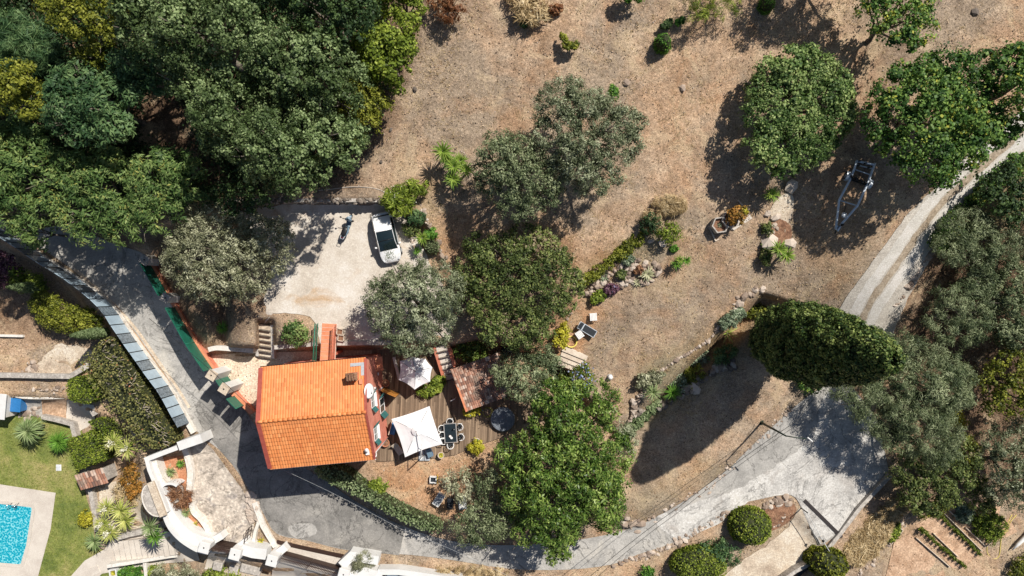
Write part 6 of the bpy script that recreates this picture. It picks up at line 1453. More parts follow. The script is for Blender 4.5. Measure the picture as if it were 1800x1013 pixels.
A, B_ = G(1772, 968), G(1815, 925); m_ = (A + B_) / 2; r = thing('rolled_tarp', 'rolled pale tarpaulin at the right edge by the vegetable beds', 'tarpaulin', (m_.x, m_.y, m_.z), math.atan2(B_.y - A.y, B_.x - A.x)); mb = MB(); mb.tube([(-1.4, 0, .3), (-.6, .05, .38), (.5, 0, .35), (1.6, .05, .3)], [.04, .16, .2, .2], 9); mb.build('tarp', 'plasticw', r); mb = MB(); mb.tube([(-1.3, 0, 0), (-1.3, 0, .35)], .03, 5); mb.tube([(1.2, 0, 0), (1.2, 0, .35)], .03, 5); mb.build('support', 'darkmetal', r)
c = G(1568, 938); r = thing('raised_box', 'small raised box with white rim and bright green plants', 'planter', c, R(50)); mb = MB(); 
for a, b2, c2, d2 in ((0, .42, 1.7, .06), (0, -.42, 1.7, .06), (.85, 0, .06, .9), (-.85, 0, .06, .9)): mb.box((a, b2, .15), (c2, d2, .3))
mb.build('boards', 'palewood', r); mb = MB(); mb.box((0, 0, .1), (1.6, .8, .2)); mb.build('soil', 'soil', r)
# twisted pipes, pebbles: uncountable scatter
def scatter_tufts():
    N = 52000; Q = np.stack([rng.uniform(-60, 1860, N), rng.uniform(-60, 1080, N)], 1); keep = np.ones(N, bool)
    for poly in (ROAD, PARK, COURT, DECK, FORE, TRACK, LAWN, PATH, DIRT2, POOLDECK, HOUSEPX, BEDPX): keep &= ~pip(Q, poly)
    Q = Q[keep]; pat = sum(np.sin(Q[:, 0] * a + p1) * np.sin(Q[:, 1] * b2 + p2) for a, b2, p1, p2 in ((.021, .027, 1, 2), (.05, .043, 3, 1), (.011, .013, .5, .2))); Q = Q[rng.uniform(-2.2, 1.2, len(Q)) < pat]
    P = np.array([G(x, y, 0) for x, y in Q]); n = 4; P = np.repeat(P, n, 0) + rng.normal(size=(len(P) * n, 3)) * (.07, .07, 0)
    az = rng.uniform(0, 6.28, len(P)); l = rng.uniform(.06, .2, len(P)); d = np.stack([np.cos(az) * .8, np.sin(az) * .8, rng.uniform(.4, 1.1, len(P))], 1) * l[:, None]; s = np.stack([-np.sin(az), np.cos(az), 0 * az], 1) * .02
    P[:, 2] -= .02; V = np.stack([P - s, P + s, P + d], 1); o = quads('dry_grass', V, ['l_straw'], rng.normal(.4, .25, len(V)), None, 3); tag(o, 'sparse dry straw coloured grass over the open ground', 'dry grass', None, 'stuff')
    # pebbles
    N = 5200; Q = np.stack([rng.uniform(-60, 1860, N), rng.uniform(-60, 1080, N)], 1); keep = np.ones(N, bool)
    for poly in (ROAD, PARK, DECK, FORE, LAWN, POOLDECK, HOUSEPX, PATH): keep &= ~pip(Q, poly)
    Q = Q[keep]; P = np.array([G(x, y, 0.01) for x, y in Q]); s = rng.uniform(.02, .075, len(P)); base = np.array([(1, 0, 0), (0, 1, 0), (-1, 0, 0), (0, -1, 0), (0, 0, .8)]); F = [(0, 1, 4), (1, 2, 4), (2, 3, 4), (3, 0, 4)]
    vv = base[None] * rng.uniform(.6, 1.3, (len(P), 5, 1)) * s[:, None, None] + P[:, None]; V = np.concatenate([vv[:, list(f)] for f in F]); o = quads('pebbles', V, ['stone'], np.tile(rng.uniform(.3, 1, len(P)), 4), None, 3); tag(o, 'small pale pebbles strewn over the open ground', 'pebbles', None, 'stuff')
HOUSEPX = [(450, 640), (680, 620), (690, 810), (470, 840)]; BEDPX = [(60, 700), (170, 700), (260, 780), (350, 940), (180, 1000), (150, 850)]
scatter_tufts()
def lawn_grass():
    N = 16000; Q = np.stack([rng.uniform(-60, 250, N), rng.uniform(690, 1060, N)], 1); Q = Q[pip(Q, LAWN) & ~pip(Q, POOLDECK) & ~pip(Q, PATH)]; P = np.array([G(x, y, .04) for x, y in Q]); n = 3; P = np.repeat(P, n, 0) + rng.normal(size=(len(P) * n, 3)) * (.05, .05, 0)
    az = rng.uniform(0, 6.28, len(P)); l = rng.uniform(.05, .11, len(P)); d = np.stack([np.cos(az) * .5, np.sin(az) * .5, np.ones(len(P))], 1) * l[:, None]; s = np.stack([-np.sin(az), np.cos(az), 0 * az], 1) * .02
    o = quads('lawn_blades', np.stack([P - s, P + s, P + d], 1), ['l_hedge'], rng.normal(.5, .2, len(P)), None, 3); tag(o, 'short green grass of the lawn round the pool', 'grass', None, 'stuff')
lawn_grass()
# --- woodland in the upper left
WG = 'trees of the dense grove in the upper left'
tree('oak_tree', [(215, -15), (300, -40), (400, -25), (455, 10), (485, 50), (492, 95), (455, 130), (400, 150), (335, 150), (285, 122), (235, 85), (205, 40)], 3, 12.5, 'oak', 'broad grey green oak crown filling the grove north of the dark gap', 'oak tree', WG, tr=.3)
tree('oak_tree', [(455, 70), (510, 45), (570, 62), (620, 100), (645, 150), (625, 190), (560, 205), (490, 190), (440, 150)], 3, 11, 'oak', 'grey green oak between the dark evergreen and the oak that reaches the field', 'oak tree', WG, tr=.28)
tree('oak_tree', [(318, 150), (390, 140), (450, 170), (520, 200), (590, 205), (640, 215), (640, 260), (615, 300), (570, 325), (520, 345), (450, 325), (425, 290), (370, 275), (345, 240), (328, 200)], 2.5, 11, 'oak', 'large grey green oak hanging over the wall above the parking area', 'oak tree', WG, tr=.3)
tree('evergreen_tree', [(465, -40), (560, -60), (650, -40), (665, 20), (655, 60), (610, 85), (560, 60), (500, 48), (470, 20)], 3, 10, 'dark', 'very dark evergreen at the top edge beside the grey oaks', 'tree', WG)
tree('laurel_tree', [(640, 65), (672, 48), (705, 58), (730, 80), (727, 112), (708, 150), (690, 160), (665, 150), (640, 120), (632, 90)], 1.2, 7, 'bright', 'rounded bright green laurel at the edge of the field, second from the top', 'tree', WG, dens=1.2)
tree('laurel_tree', [(655, -30), (735, -35), (745, 10), (738, 55), (715, 60), (700, 35), (660, 20)], 1.2, 6.5, 'bright', 'bright green laurel cut by the top edge next to a bare grey snag', 'tree', WG)
tree('laurel_tree', [(598, 160), (625, 138), (660, 150), (685, 188), (672, 215), (650, 240), (612, 240), (600, 205)], 1.2, 6.5, 'yellow', 'yellow green laurel wedged against the big oak at the field edge', 'tree', WG)
tree('laurel_tree', [(110, -30), (190, -30), (220, 10), (225, 55), (205, 75), (170, 90), (135, 70), (95, 45), (85, 10)], 2, 9, 'yellow', 'olive yellow tree with dark gaps at the top left', 'tree', WG, dens=.7)
tree('laurel_tree', [(132, 95), (165, 84), (205, 86), (212, 104), (180, 118), (150, 112)], 2.5, 6.5, 'yellow', 'small bright yellow green crown in the dark gap of the grove', 'tree', WG)
tree('laurel_tree', [(-30, 125), (40, 118), (85, 135), (98, 170), (80, 205), (30, 205), (-30, 195)], 2, 7.5, 'yellow', 'mustard yellow crown at the left edge of the grove', 'tree', WG)
tree('walnut_tree', [(95, 135), (150, 122), (205, 130), (245, 120), (262, 165), (235, 215), (225, 255), (170, 262), (120, 245), (88, 195)], 2.5, 8, 'teal', 'cool green feathery crown right of the mustard yellow one', 'tree', WG)
tree('walnut_tree', [(205, 95), (260, 100), (300, 130), (290, 160), (255, 155), (215, 140)], 2.5, 8, 'teal', 'dim cool green crown tucked under the broad oak', 'tree', WG, dens=.8)
tree('robinia_tree', [(-40, 205), (30, 200), (85, 232), (112, 262), (112, 320), (90, 372), (60, 412), (10, 408), (-40, 390)], 2.3, 6.8, 'robinia', 'leafy robinia at the left edge above the glass fence', 'robinia tree', 'robinias along the upper road', tr=.22)
tree('robinia_tree', [(112, 285), (160, 268), (215, 268), (232, 300), (245, 350), (240, 395), (205, 428), (160, 425), (112, 405), (92, 350)], 2.3, 7, 'robinia', 'leafy robinia in the middle of the row shading the road', 'robinia tree', 'robinias along the upper road', tr=.22)
tree('robinia_tree', [(232, 292), (275, 268), (325, 270), (358, 305), (352, 345), (318, 372), (296, 400), (285, 425), (240, 418), (230, 350)], 2.3, 6.8, 'robinia', 'leafy robinia nearest to the pale olive by the gate post', 'robinia tree', 'robinias along the upper road', tr=.22)
tree('robinia_tree', [(20, 385), (60, 380), (95, 395), (95, 425), (70, 442), (45, 430)], 2.0, 5.5, 'robinia', 'small robinia crown leaning over the glass fence', 'robinia tree', 'robinias along the upper road', tr=.1)
tree('evergreen_tree', [(345, 335), (410, 330), (470, 345), (480, 372), (440, 385), (390, 372), (350, 360)], 1.0, 4.5, 'dark', 'small dark evergreen in shade behind the parking wall', 'tree', WG, dens=.8)
shrub([(-10, 25), (50, 28), (100, 70), (118, 112), (100, 130), (40, 125), (-10, 110)], 3.0, 'l_teal', 'tall green reeds and bushes in the top left corner', 'reed_clump', 'reeds', L=(.6, .05))
shrub([(-20, 70), (8, 66), (14, 84), (2, 95), (-20, 95)], 1.8, 'bright', 'bright green bush at the left edge among the reeds')
# --- olives and single trees around the house
tree('olive_tree', [(300, 372), (352, 356), (400, 376), (452, 378), (492, 392), (514, 428), (505, 462), (478, 485), (462, 515), (420, 524), (372, 527), (330, 515), (305, 490), (286, 455), (290, 425), (308, 400)], 1.4, 5.2, 'palolive', 'pale silvery olive between the road fence and the parking area', 'olive tree', tr=.25)
tree('olive_tree', [(642, 528), (662, 492), (700, 466), (748, 456), (796, 474), (812, 505), (812, 545), (795, 580), (770, 610), (735, 628), (700, 618), (672, 600), (648, 570)], 1.8, 6.5, 'olive', 'grey green olive shading the smaller umbrella', 'olive tree', tr=.25, dens=1.1)
tree('carob_tree', [(812, 440), (840, 412), (880, 418), (915, 402), (962, 412), (1000, 450), (1020, 500), (1008, 545), (975, 578), (930, 605), (880, 608), (840, 580), (815, 545), (806, 490)], .5, 4.6, 'carob', 'dense dull green carob with a full round crown in the centre', 'carob tree', tr=.28, dens=1.2)
tree('olive_tree', [(940, 205), (958, 150), (1000, 140), (1030, 155), (1065, 150), (1088, 185), (1135, 208), (1132, 250), (1100, 285), (1085, 335), (1045, 342), (1000, 330), (965, 290), (945, 250)], 1.8, 7, 'olive', 'larger of the two joined olives on the open field', 'olive tree', 'pair of olives on the dry field', tr=.3)
tree('olive_tree', [(840, 268), (875, 235), (925, 240), (955, 270), (985, 320), (978, 352), (945, 372), (912, 385), (875, 362), (842, 325)], 1.8, 6.5, 'olive2', 'smaller darker olive joined to its bigger neighbour on the field', 'olive tree', 'pair of olives on the dry field', tr=.26)
tree('mulberry_tree', [(1318, 165), (1340, 112), (1388, 88), (1440, 92), (1478, 122), (1497, 185), (1478, 240), (1432, 288), (1375, 310), (1332, 288), (1312, 238), (1306, 195)], .5, 4.4, 'round', 'round pale green tree standing alone left of the boat trailer', 'tree', tr=.25, dens=1.15)
tree('maple_tree', [(1522, -30), (1600, -35), (1632, 10), (1630, 60), (1612, 90), (1580, 88), (1545, 62), (1515, 40)], 1.8, 6, 'maple', 'loose bright green tree cut by the top edge of the picture', 'tree', tr=.18, dens=.8)
tree('plane_tree', [(1528, 185), (1562, 132), (1612, 105), (1668, 88), (1712, 105), (1725, 150), (1720, 215), (1718, 275), (1695, 312), (1640, 325), (1590, 308), (1552, 262), (1528, 222)], 2, 8.5, 'maple', 'big dark green plane tree overhanging the boat trailer', 'plane tree', 'plane trees beside the gravel track', tr=.3)
tree('plane_tree', [(1715, 110), (1748, 78), (1790, 98), (1830, 80), (1860, 130), (1840, 200), (1790, 232), (1745, 262), (1722, 275), (1712, 200)], 2, 8, 'maple', 'plane tree with yellowing leaves at the right edge above the track', 'plane tree', 'plane trees beside the gravel track', tr=.3)
BT = [(930, 700), (962, 668), (1000, 664), (1035, 690), (1062, 678), (1092, 700), (1082, 735), (1066, 748), (1100, 772), (1108, 800), (1100, 835), (1118, 862), (1090, 872), (1104, 905), (1085, 922), (1086, 962), (1062, 945), (1040, 922), (1022, 915), (1012, 955), (975, 1000), (962, 972), (925, 960), (902, 935), (905, 905), (875, 880), (885, 830), (862, 792), (900, 775), (935, 742)]
tree('loquat_tree', BT, 1.8, 8, 'loquat', 'biggest glossy green tree spreading over the lower road', 'tree', tr=.3, lobe=1.0)
tree('olive_tree', [(868, 655), (885, 628), (920, 612), (955, 604), (985, 632), (975, 672), (950, 700), (915, 702), (885, 692)], 2.4, 6, 'olive2', 'dusky olive leaning over the old tiled shed', 'olive tree', tr=.16)
tree('olive_tree', [(1080, 745), (1105, 745), (1116, 775), (1110, 808), (1090, 812), (1078, 780)], 1.5, 4.5, 'olive', 'grey olive peeping out behind the biggest glossy tree', 'olive tree', tr=.12)
tree('olive_tree', [(785, 838), (808, 822), (828, 840), (830, 868), (812, 885), (790, 878), (780, 858)], 1.0, 3.6, 'palolive', 'spindly pale olive beside the wooden crates', 'olive tree', 'young olives in the lower yard', tr=.06, dens=.55)
tree('olive_tree', [(832, 835), (858, 822), (880, 832), (884, 855), (862, 880), (842, 872), (832, 855)], 1.0, 3.8, 'olive2', 'spindly olive right of the pale one in the lower yard', 'olive tree', 'young olives in the lower yard', tr=.06, dens=.55)
tree('olive_tree', [(790, 912), (830, 888), (880, 880), (905, 910), (890, 945), (850, 950), (810, 948)], 1.0, 4.2, 'olive2', 'bushy dark olive overhanging the road edge', 'olive tree', 'young olives in the lower yard', tr=.1)
# --- right side
def cypress():
    g = hz(1347, 591); b = W(1347, 591, g); b.z = g; Ht = 20.3; Rr = 2.9
    root = thing('cypress_tree', 'tall dense dark cypress leaning out of view beside the gravel track', 'cypress tree', b)
    nb = 5200; u = rng.uniform(0, 1, nb); th = rng.uniform(0, 2 * math.pi, nb)
    def prof(u): return np.sin(np.clip(u, 0, 1) ** .62 * math.pi * .985) ** .62
    z = 1.0 + u * (Ht - 1.0); r = Rr * prof(u) * (1 + .05 * np.sin(th * 5 + z * .9) + .04 * np.sin(th * 11 - z * 1.7)) * rng.uniform(.9, 1.04, nb)
    r = np.maximum(r, .1); r *= np.where(np.sin(th * 3 + z * 1.3) * np.sin(z * 2.1 - th * 2) > .55, .9, 1.0); c = np.stack([r * np.cos(th), r * np.sin(th), z], 1); keep = rng.uniform(0, 1, nb) < prof(u) + .1; c = c[keep]; th = th[keep]; u = u[keep]
    d = np.stack([np.cos(th), np.sin(th), .35 + (u > .85) * 1.2], 1); d /= np.linalg.norm(d, axis=1)[:, None]
    n = 26; ct = rng.normal(.45, .17, len(c)) + .2 * (np.sin(c[:, 2] * .9 + th * 2) > .9); sz = rng.uniform(.65, 1.45, (len(c), 1)).repeat(n, 0); P0 = np.repeat(c, n, 0); D = np.repeat(d, n, 0)
    off = rng.normal(size=P0.shape); off /= np.linalg.norm(off, axis=1)[:, None]; off = off * rng.uniform(.12, .27, (len(off), 1)) * sz; P = P0 + off + D * .06
    N = off * 3 + D * .3 + rng.normal(size=P.shape) * .25; N /= np.linalg.norm(N, axis=1)[:, None]
    A = np.cross(N, rng.normal(size=P.shape)); A /= np.linalg.norm(A, axis=1)[:, None]; B = np.cross(N, A); s = rng.uniform(.07, .12, (len(P), 1))
    V = np.stack([P - A * s, P - B * s * .6, P + A * s, P + B * s * .6], 1)
    quads('crown', V, ['l_cypress'], np.repeat(ct, n) + rng.normal(0, .1, len(P)), root)
    mb = MB(); us = np.linspace(0, 1, 22); mb.lathe([(max(.05, Rr * .9 * float(prof(np.array([q]))[0])), 1.1 + q * (Ht - 1.6)) for q in us], n=20); mb.build('inner_branches', 'core', root)
    mb = MB(); mb.tube([(0, 0, -.2), (0, 0, 1), (0, 0, 3)], [.5, .38, .3], 10); mb.build('trunk', 'trunk', root)
cypress()
HG = 'trees on the slope right of the gravel track'
tree('olive_tree', [(1560, 600), (1600, 592), (1650, 615), (1700, 645), (1712, 682), (1690, 715), (1672, 740), (1690, 790), (1655, 815), (1600, 800), (1545, 775), (1500, 735), (1472, 700), (1468, 668), (1520, 662), (1560, 650)], 1.5, 6.5, 'feather', 'wide wispy olive beneath the cypress, shading the concrete', 'olive tree', tr=.3, dens=1.15)
tree('olive_tree', [(1645, 515), (1688, 498), (1728, 522), (1738, 558), (1715, 595), (1680, 600), (1645, 592), (1628, 560)], 1.2, 4.8, 'feather', 'round wispy olive standing alone across the track from the cypress', 'olive tree', HG)
tree('evergreen_tree', [(1712, 330), (1750, 300), (1800, 285), (1850, 320), (1850, 400), (1790, 400), (1740, 375)], .9, 3.6, 'dark', 'dark green tree at the right edge below the plane trees', 'tree', HG)
tree('olive_tree', [(1650, 400), (1690, 372), (1745, 380), (1785, 410), (1790, 450), (1745, 470), (1690, 468), (1648, 440)], .8, 3.4, 'feather', 'dusky feathery tree close to the white stones of the track', 'olive tree', HG)
tree('olive_tree', [(1735, 480), (1780, 455), (1850, 470), (1850, 580), (1800, 612), (1750, 590), (1728, 540)], 1.2, 4.6, 'olive2', 'dark olive at the right edge halfway down', 'olive tree', HG)
tree('pine_tree', [(1722, 650), (1755, 618), (1800, 612), (1840, 640), (1840, 730), (1790, 735), (1740, 728), (1720, 695)], 1.5, 6, 'yellow', 'dark tree with yellow green tufts at the right edge', 'tree', HG, dens=.6)
tree('olive_tree', [(1722, 760), (1765, 742), (1840, 745), (1840, 900), (1795, 905), (1750, 880), (1725, 830)], 1.5, 6, 'olive', 'large grey olive at the right edge above the vegetable beds', 'olive tree', HG, dens=.8)
tree('pomegranate_tree', [(1575, 800), (1620, 790), (1680, 770), (1712, 800), (1700, 850), (1672, 890), (1620, 905), (1588, 880), (1565, 845)], 1.0, 4, 'carob', 'mixed green and reddish tree at the corner of the concrete', 'tree', dens=.9)
shrub([(1670, 765), (1700, 772), (1712, 798), (1695, 820), (1672, 800)], 3.4, 'yellow', 'yellow green bush at the tip of the wispy olive', hb=1)
shrub([(1595, 880), (1640, 870), (1665, 880), (1648, 900), (1610, 905)], 2.6, 'yellow', 'yellow green bush above the vegetable rows')
shrub([(1670, 730), (1690, 728), (1695, 748), (1675, 750)], .9, 'l_lemon', 'small yellow bush in the shade right of the wispy olive')
shrub([(1700, 350), (1650, 400), (1640, 440), (1668, 400), (1730, 350), (1800, 300), (1800, 265), (1750, 290)], .9, 'maple', 'long green thicket along the right edge of the track', 'thicket', 'thicket')
shrub([(1642, 415), (1660, 395), (1700, 400), (1690, 430), (1650, 450)], 1.5, 'maple', 'green bush between the track and the feathery tree')
tree('fruit_tree', [(1700, 210), (1730, 205), (1740, 225), (1715, 240)], .8, 2.5, 'maple', 'little green tree touching the upper end of the track', 'tree', tr=.06)
# trees just above the picture whose shadows fall into it
tree('olive_tree', [(1380, -90), (1470, -110), (1560, -80), (1550, -35), (1470, -22), (1400, -28)], 1.5, 5.5, 'olive', 'olive beyond the top edge that shades the grass', 'olive tree')
# --- topiary and shrubs at the bottom
def ball(px, py, r, ht, mat, label, L=(.16, .11), ry=None, dens=75, group=None): return clipped(circ(px, py, r, ry, 16, .04), ht, mat, label, 'round_bush', 'bush', group, L, dens, dome=.85, lump=.1)
ball(1329, 935, 38, 2.6, 'l_hedge', 'round bright green bush left of the driveway', ry=33)
ball(1236, 1004, 50, 2.6, 'l_hedge', 'wide bright green bush cut by the bottom edge', ry=32)
shrub([(1222, 968), (1260, 948), (1290, 960), (1300, 985), (1265, 992), (1232, 985)], 1.8, 'l_teal', 'blue green bush between two round bright bushes')
ball(1472, 1006, 34, 2.6, 'l_yellow', 'dark lumpy bush at the foot of the barrier chain', (.26, .2), 26, 40)
clipped([(118, 668), (150, 662), (170, 680), (170, 700), (150, 711), (122, 704), (115, 688)], 1.9, 'l_hedge', 'rounded clipped bush between the stone terraces', 'round_bush', 'bush', None, (.17, .11), 80, lump=.05)
clipped([(116, 777), (160, 758), (191, 806), (134, 827)], 1.9, 'l_hedge', 'square clipped hedge block beside the little tiled roof', 'hedge', 'hedge', None, (.17, .11), 80, lump=.04)
clipped(smooth([(152, 633), (180, 610), (207, 592), (222, 608), (245, 648), (268, 690), (292, 735), (316, 772), (262, 788), (235, 760), (212, 728), (182, 690), (165, 660)], 2, True), 2.4, 'l_wildhedge', 'long overgrown hedge with bare twigs below the glass fence', 'hedge', 'hedge', None, (.2, .13), 48, twig=240, lump=.12)
clipped([(168, 738), (190, 732), (205, 745), (215, 768), (200, 782), (182, 770)], 1.6, 'l_hedge', 'small green hedge patch behind the striped yucca', 'hedge', 'hedge', None, (.17, .11), 80, lump=.1)
GH = smooth([(556, 822), (585, 818), (612, 828), (632, 845), (665, 868), (705, 892), (740, 908), (770, 920), (774, 935), (740, 927), (700, 910), (655, 885), (610, 860), (572, 843)], 2, True)
clipped(GH, 2.1, 'l_greyhedge', 'long grey green hedge between the road and the lower yard', 'hedge', 'hedge', None, (.24, .12), 55, lump=.15)
shrub([(644, 848), (662, 844), (678, 850), (676, 866), (655, 864)], 1.3, 'bright', 'deep green bush behind the grey green road hedge')
shrub([(62, 515), (95, 520), (130, 535), (175, 552), (184, 580), (150, 588), (118, 580), (85, 575), (66, 552)], 2.6, 'yellow', 'spreading yellow green tree below the glass fence', 'fruit_tree', 'tree', dens=1.2)
shrub([(22, 480), (45, 475), (75, 490), (80, 515), (50, 512), (25, 500)], 2.4, 'bright', 'green bush beside the purple plum')
shrub([(-10, 450), (20, 452), (40, 470), (38, 492), (5, 500), (-10, 490)], 2.5, 'l_purple', 'purple leaved plum at the left edge', 'plum_tree', 'tree')
for (a, b_, lab) in (((100, 590), (192, 584), 'slim cypress seen end on beside the long overgrown hedge'), ((5, 502), (82, 506), 'slim cypress near the purple plum at the left')):
    # thin cypresses: real upright columns whose tops lean outwards in view
    t = W(a[0], a[1], hz(*b_) + 4.6); bb = W(b_[0], b_[1], hz(*b_)); px = circ(b_[0], b_[1], 10)
    g = hz(*b_); root = thing('cypress_tree', lab, 'cypress tree', (bb.x, bb.y, g), 0, 'slim cypresses below the glass fence')
    n = 5200; u = rng.uniform(0, 1, n); th = rng.uniform(0, 6.28, n); r = .5 * np.sin(np.clip(u, .02, .98) ** .6 * math.pi) ** .6 * rng.uniform(.8, 1.05, n)
    top = np.array([(t.x - bb.x), (t.y - bb.y), 4.6]) * 1.0; P = np.stack([r * np.cos(th), r * np.sin(th), np.zeros(n)], 1) + u[:, None] * top * (.25, .25, 1) + (0, 0, .2)
    N = rng.normal(size=P.shape) * .5 + np.stack([np.cos(th), np.sin(th), .3 + 0 * th], 1); N /= np.linalg.norm(N, axis=1)[:, None]; A = np.cross(N, rng.normal(size=P.shape)); A /= np.linalg.norm(A, axis=1)[:, None]; B = np.cross(N, A)
    quads('crown', np.stack([P - A * .11, P - B * .05, P + A * .11, P + B * .05], 1), ['l_greyhedge'], rng.normal(.4, .15, n), root)
    mb = MB(); mb.tube([(0, 0, -.1), (0, 0, .5), tuple(top * (.2, .2, .8))], [.1, .08, .02], 6); mb.build('trunk', 'trunk', root)
# --- yuccas, palms and other spiky plants
YG = 'green yuccas above the parking area'
for (x, y, h, L, lab) in ((778, 266, 2.1, .98, 'green yucca head, topmost of its group on the field edge'), (797, 293, 1.9, .85, 'green yucca head in the middle of its group on the field edge'), (797, 315, 1.7, .85, 'green yucca head, lowest of its group on the field edge'), (819, 298, 1.5, .72, 'green yucca head, right of its group beside the stone edging')):
    rosette('yucca_plant', x, y, h, 'l_yucca', lab, 'yucca', YG, 62, L * 1.1, .1, .12, (-12, 62))
rosette('yucca_plant', 742, 419, 1.6, 'l_yucca', 'green yucca in the bed right of the white car', 'yucca', None, 60, .72, .08, .12, (-12, 62))
rosette('yucca_plant', 734, 441, .7, 'l_cycad', 'dark little yucca half shaded in the bed by the car', 'yucca', None, 50, .5, .06, .4)
rosette('yucca_plant', 1357, 342, 1.2, 'l_yucca', 'yucca beside the pale rock left of the trailer', 'yucca', None, 60, .85, .09, .12, (-12, 62))
rosette('yucca_plant', 1369, 438, 1.4, 'l_yucca', 'upper of two yuccas at the end of the stone bed', 'yucca', 'yuccas at the end of the stone bed', 62, .95, .09, .15, (-12, 62))
rosette('yucca_plant', 1382, 449, 1.2, 'l_yucca', 'lower of two yuccas at the end of the stone bed', 'yucca', 'yuccas at the end of the stone bed', 62, .95, .09, .15, (-12, 62))
rosette('yucca_plant', 1189, 465, .8, 'l_cycad', 'left of two small yuccas on the open grass', 'yucca', 'small yuccas on the open grass', 44, .65, .07, .3)
rosette('yucca_plant', 1206, 458, .7, 'l_cycad', 'right of two small yuccas on the open grass', 'yucca', 'small yuccas on the open grass', 40, .55, .07, .3)
rosette('yucca_plant', 1194, 457, .9, 'l_yucca', 'small yucca behind the pair on the open grass', 'yucca', 'small yuccas on the open grass', 40, .5, .07, .3)
rosette('agave_plant', 1138, 482, .3, 'l_agave', 'pale striped agave at the end of the rockery', 'agave', None, 26, .78, .14, .3, (5, 60))
rosette('agave_plant', 1279, 586, .5, 'l_variegated', 'yellow green agave with few broad leaves at the lawn edge', 'agave', None, 12, 1.25, .13, .2, (0, 50))
rosette('palm_plant', 1147, 690, 1.1, 'l_palm', 'pale fan palm, left of two below the lawn', 'palm', None, 80, 1.05, .055, .5)
rosette('palm_plant', 1183, 691, 1.0, 'l_cycad', 'dark fan palm, right of two below the lawn', 'palm', None, 80, 1.05, .065, .4)
rosette('cycad_plant', 395, 576, .4, 'l_cycad', 'dark green cycad on bare soil near the gravel courtyard', 'cycad', None, 50, .75, .08, .5, (5, 60))
rosette('palm_tree', 50, 757, 2.0, 'l_palm', 'large pale fan palm on the lawn edge', 'palm', None, 240, 1.7, .08, .55, (-30, 75), .2)
rosette('cycad_plant', 104, 777, 1.2, 'l_cycad', 'dark cycad on the lawn between palm and hedge block', 'cycad', None, 200, 1.3, .075, .5, (-10, 75), .16)
YS = 'striped flowering yuccas by the steps'
for (x, y, h, L, lab, fl) in ((213, 772, 2.2, 1.0, 'striped yucca with a cream flower behind the round canopy', True), (237, 783, 2.4, 1.15, 'bright striped yucca with a cream flower beside the white wall', True), (188, 893, 1.8, 1.0, 'striped yucca with cream flower at the top of the group by the lawn', True),
                              (212, 898, 2.0, 1.15, 'largest striped yucca of the group by the lawn', False), (180, 921, 1.8, .9, 'striped yucca with cream flower beside the stone kerb', True), (220, 915, 1.9, 1.1, 'striped yucca nearest the half round canopy', False), (193, 936, 1.8, 1.1, 'striped yucca above the garden steps', True), (166, 952, 1.5, 1.0, 'duller striped yucca at the foot of its group by the lawn', False)):
    rosette('yucca_plant', x, y, h, 'l_variegated' if y != 952 else 'l_palm', lab, 'yucca', YS, 70, L * 1.15, .1, .2, (-15, 65), flower=fl)
rosette('palm_tree', 280, 917, 2.2, 'l_palm', 'silvery palm head under the half round canopy', 'palm', None, 60, 1.15, .07, .4)
rosette('palm_tree', 283, 935, 2.0, 'l_cycad', 'green palm head casting its shadow on the steps', 'palm', None, 70, 1.1, .09, .4)
rosette('palm_plant', 318, 815, .4, 'l_cycad', 'small green palm in the red bed behind the white wall', 'palm', None, 40, .55, .08, .4)
rosette('palm_plant', 300, 830, .5, 'l_palm', 'pale green plant lower in the red bed behind the wall', 'palm', None, 50, .6, .07, .4)
rosette('palm_plant', 326, 902, .5, 'l_palm', 'grassy green plant below the brown bush', 'palm', None, 60, .7, .04, .6)
rosette('agave_plant', 343, 922, .2, 'l_lemon', 'tiny yellow agave by the white kerb', 'agave', None, 20, .35, .06, .3)
rosette('agave_plant', 459, 951, .25, 'l_lemon', 'yellow green plant in the triangular bed by the gates', 'agave', None, 26, .4, .07, .3)
shrub(circ(317, 871, 22, 22), 1.3, 'l_redbrown', 'round red brown bush in front of the shell niche', L=(.3, .05))
shrub(circ(238, 842, 14, 26), 1.2, 'l_orange', 'rusty orange shrub left of the white wall')
shrub(circ(225, 870, 22, 22), 1.0, 'l_straw', 'dry pale shrub between the yuccas and the canopy', L=(.25, .04))
shrub(circ(152, 909, 12, 13), .9, 'l_lemon', 'bright yellow shrub at the lawn edge')
shrub([(280, 995), (310, 982), (345, 985), (362, 1000), (360, 1040), (290, 1040)], 2.4, 'palolive', 'grey olive bush at the bottom edge below the white pillars')
shrub([(208, 1003), (250, 1000), (256, 1030), (205, 1030)], .7, 'l_cycad', 'low green planting right of the curved path')
shrub([(260, 998), (285, 995), (285, 1010), (262, 1012)], .7, 'bright', 'low green planting beside the grey olive bush')
shrub([(365, 1005), (395, 1000), (430, 1006), (440, 1035), (365, 1035)], .9, 'bright', 'bright green shrub at the bottom edge under the gates')
shrub(circ(641, 985, 20, 14), 1.3, 'palolive', 'grey green lavender bush growing on the white wall', L=(.28, .03), hb=.6)
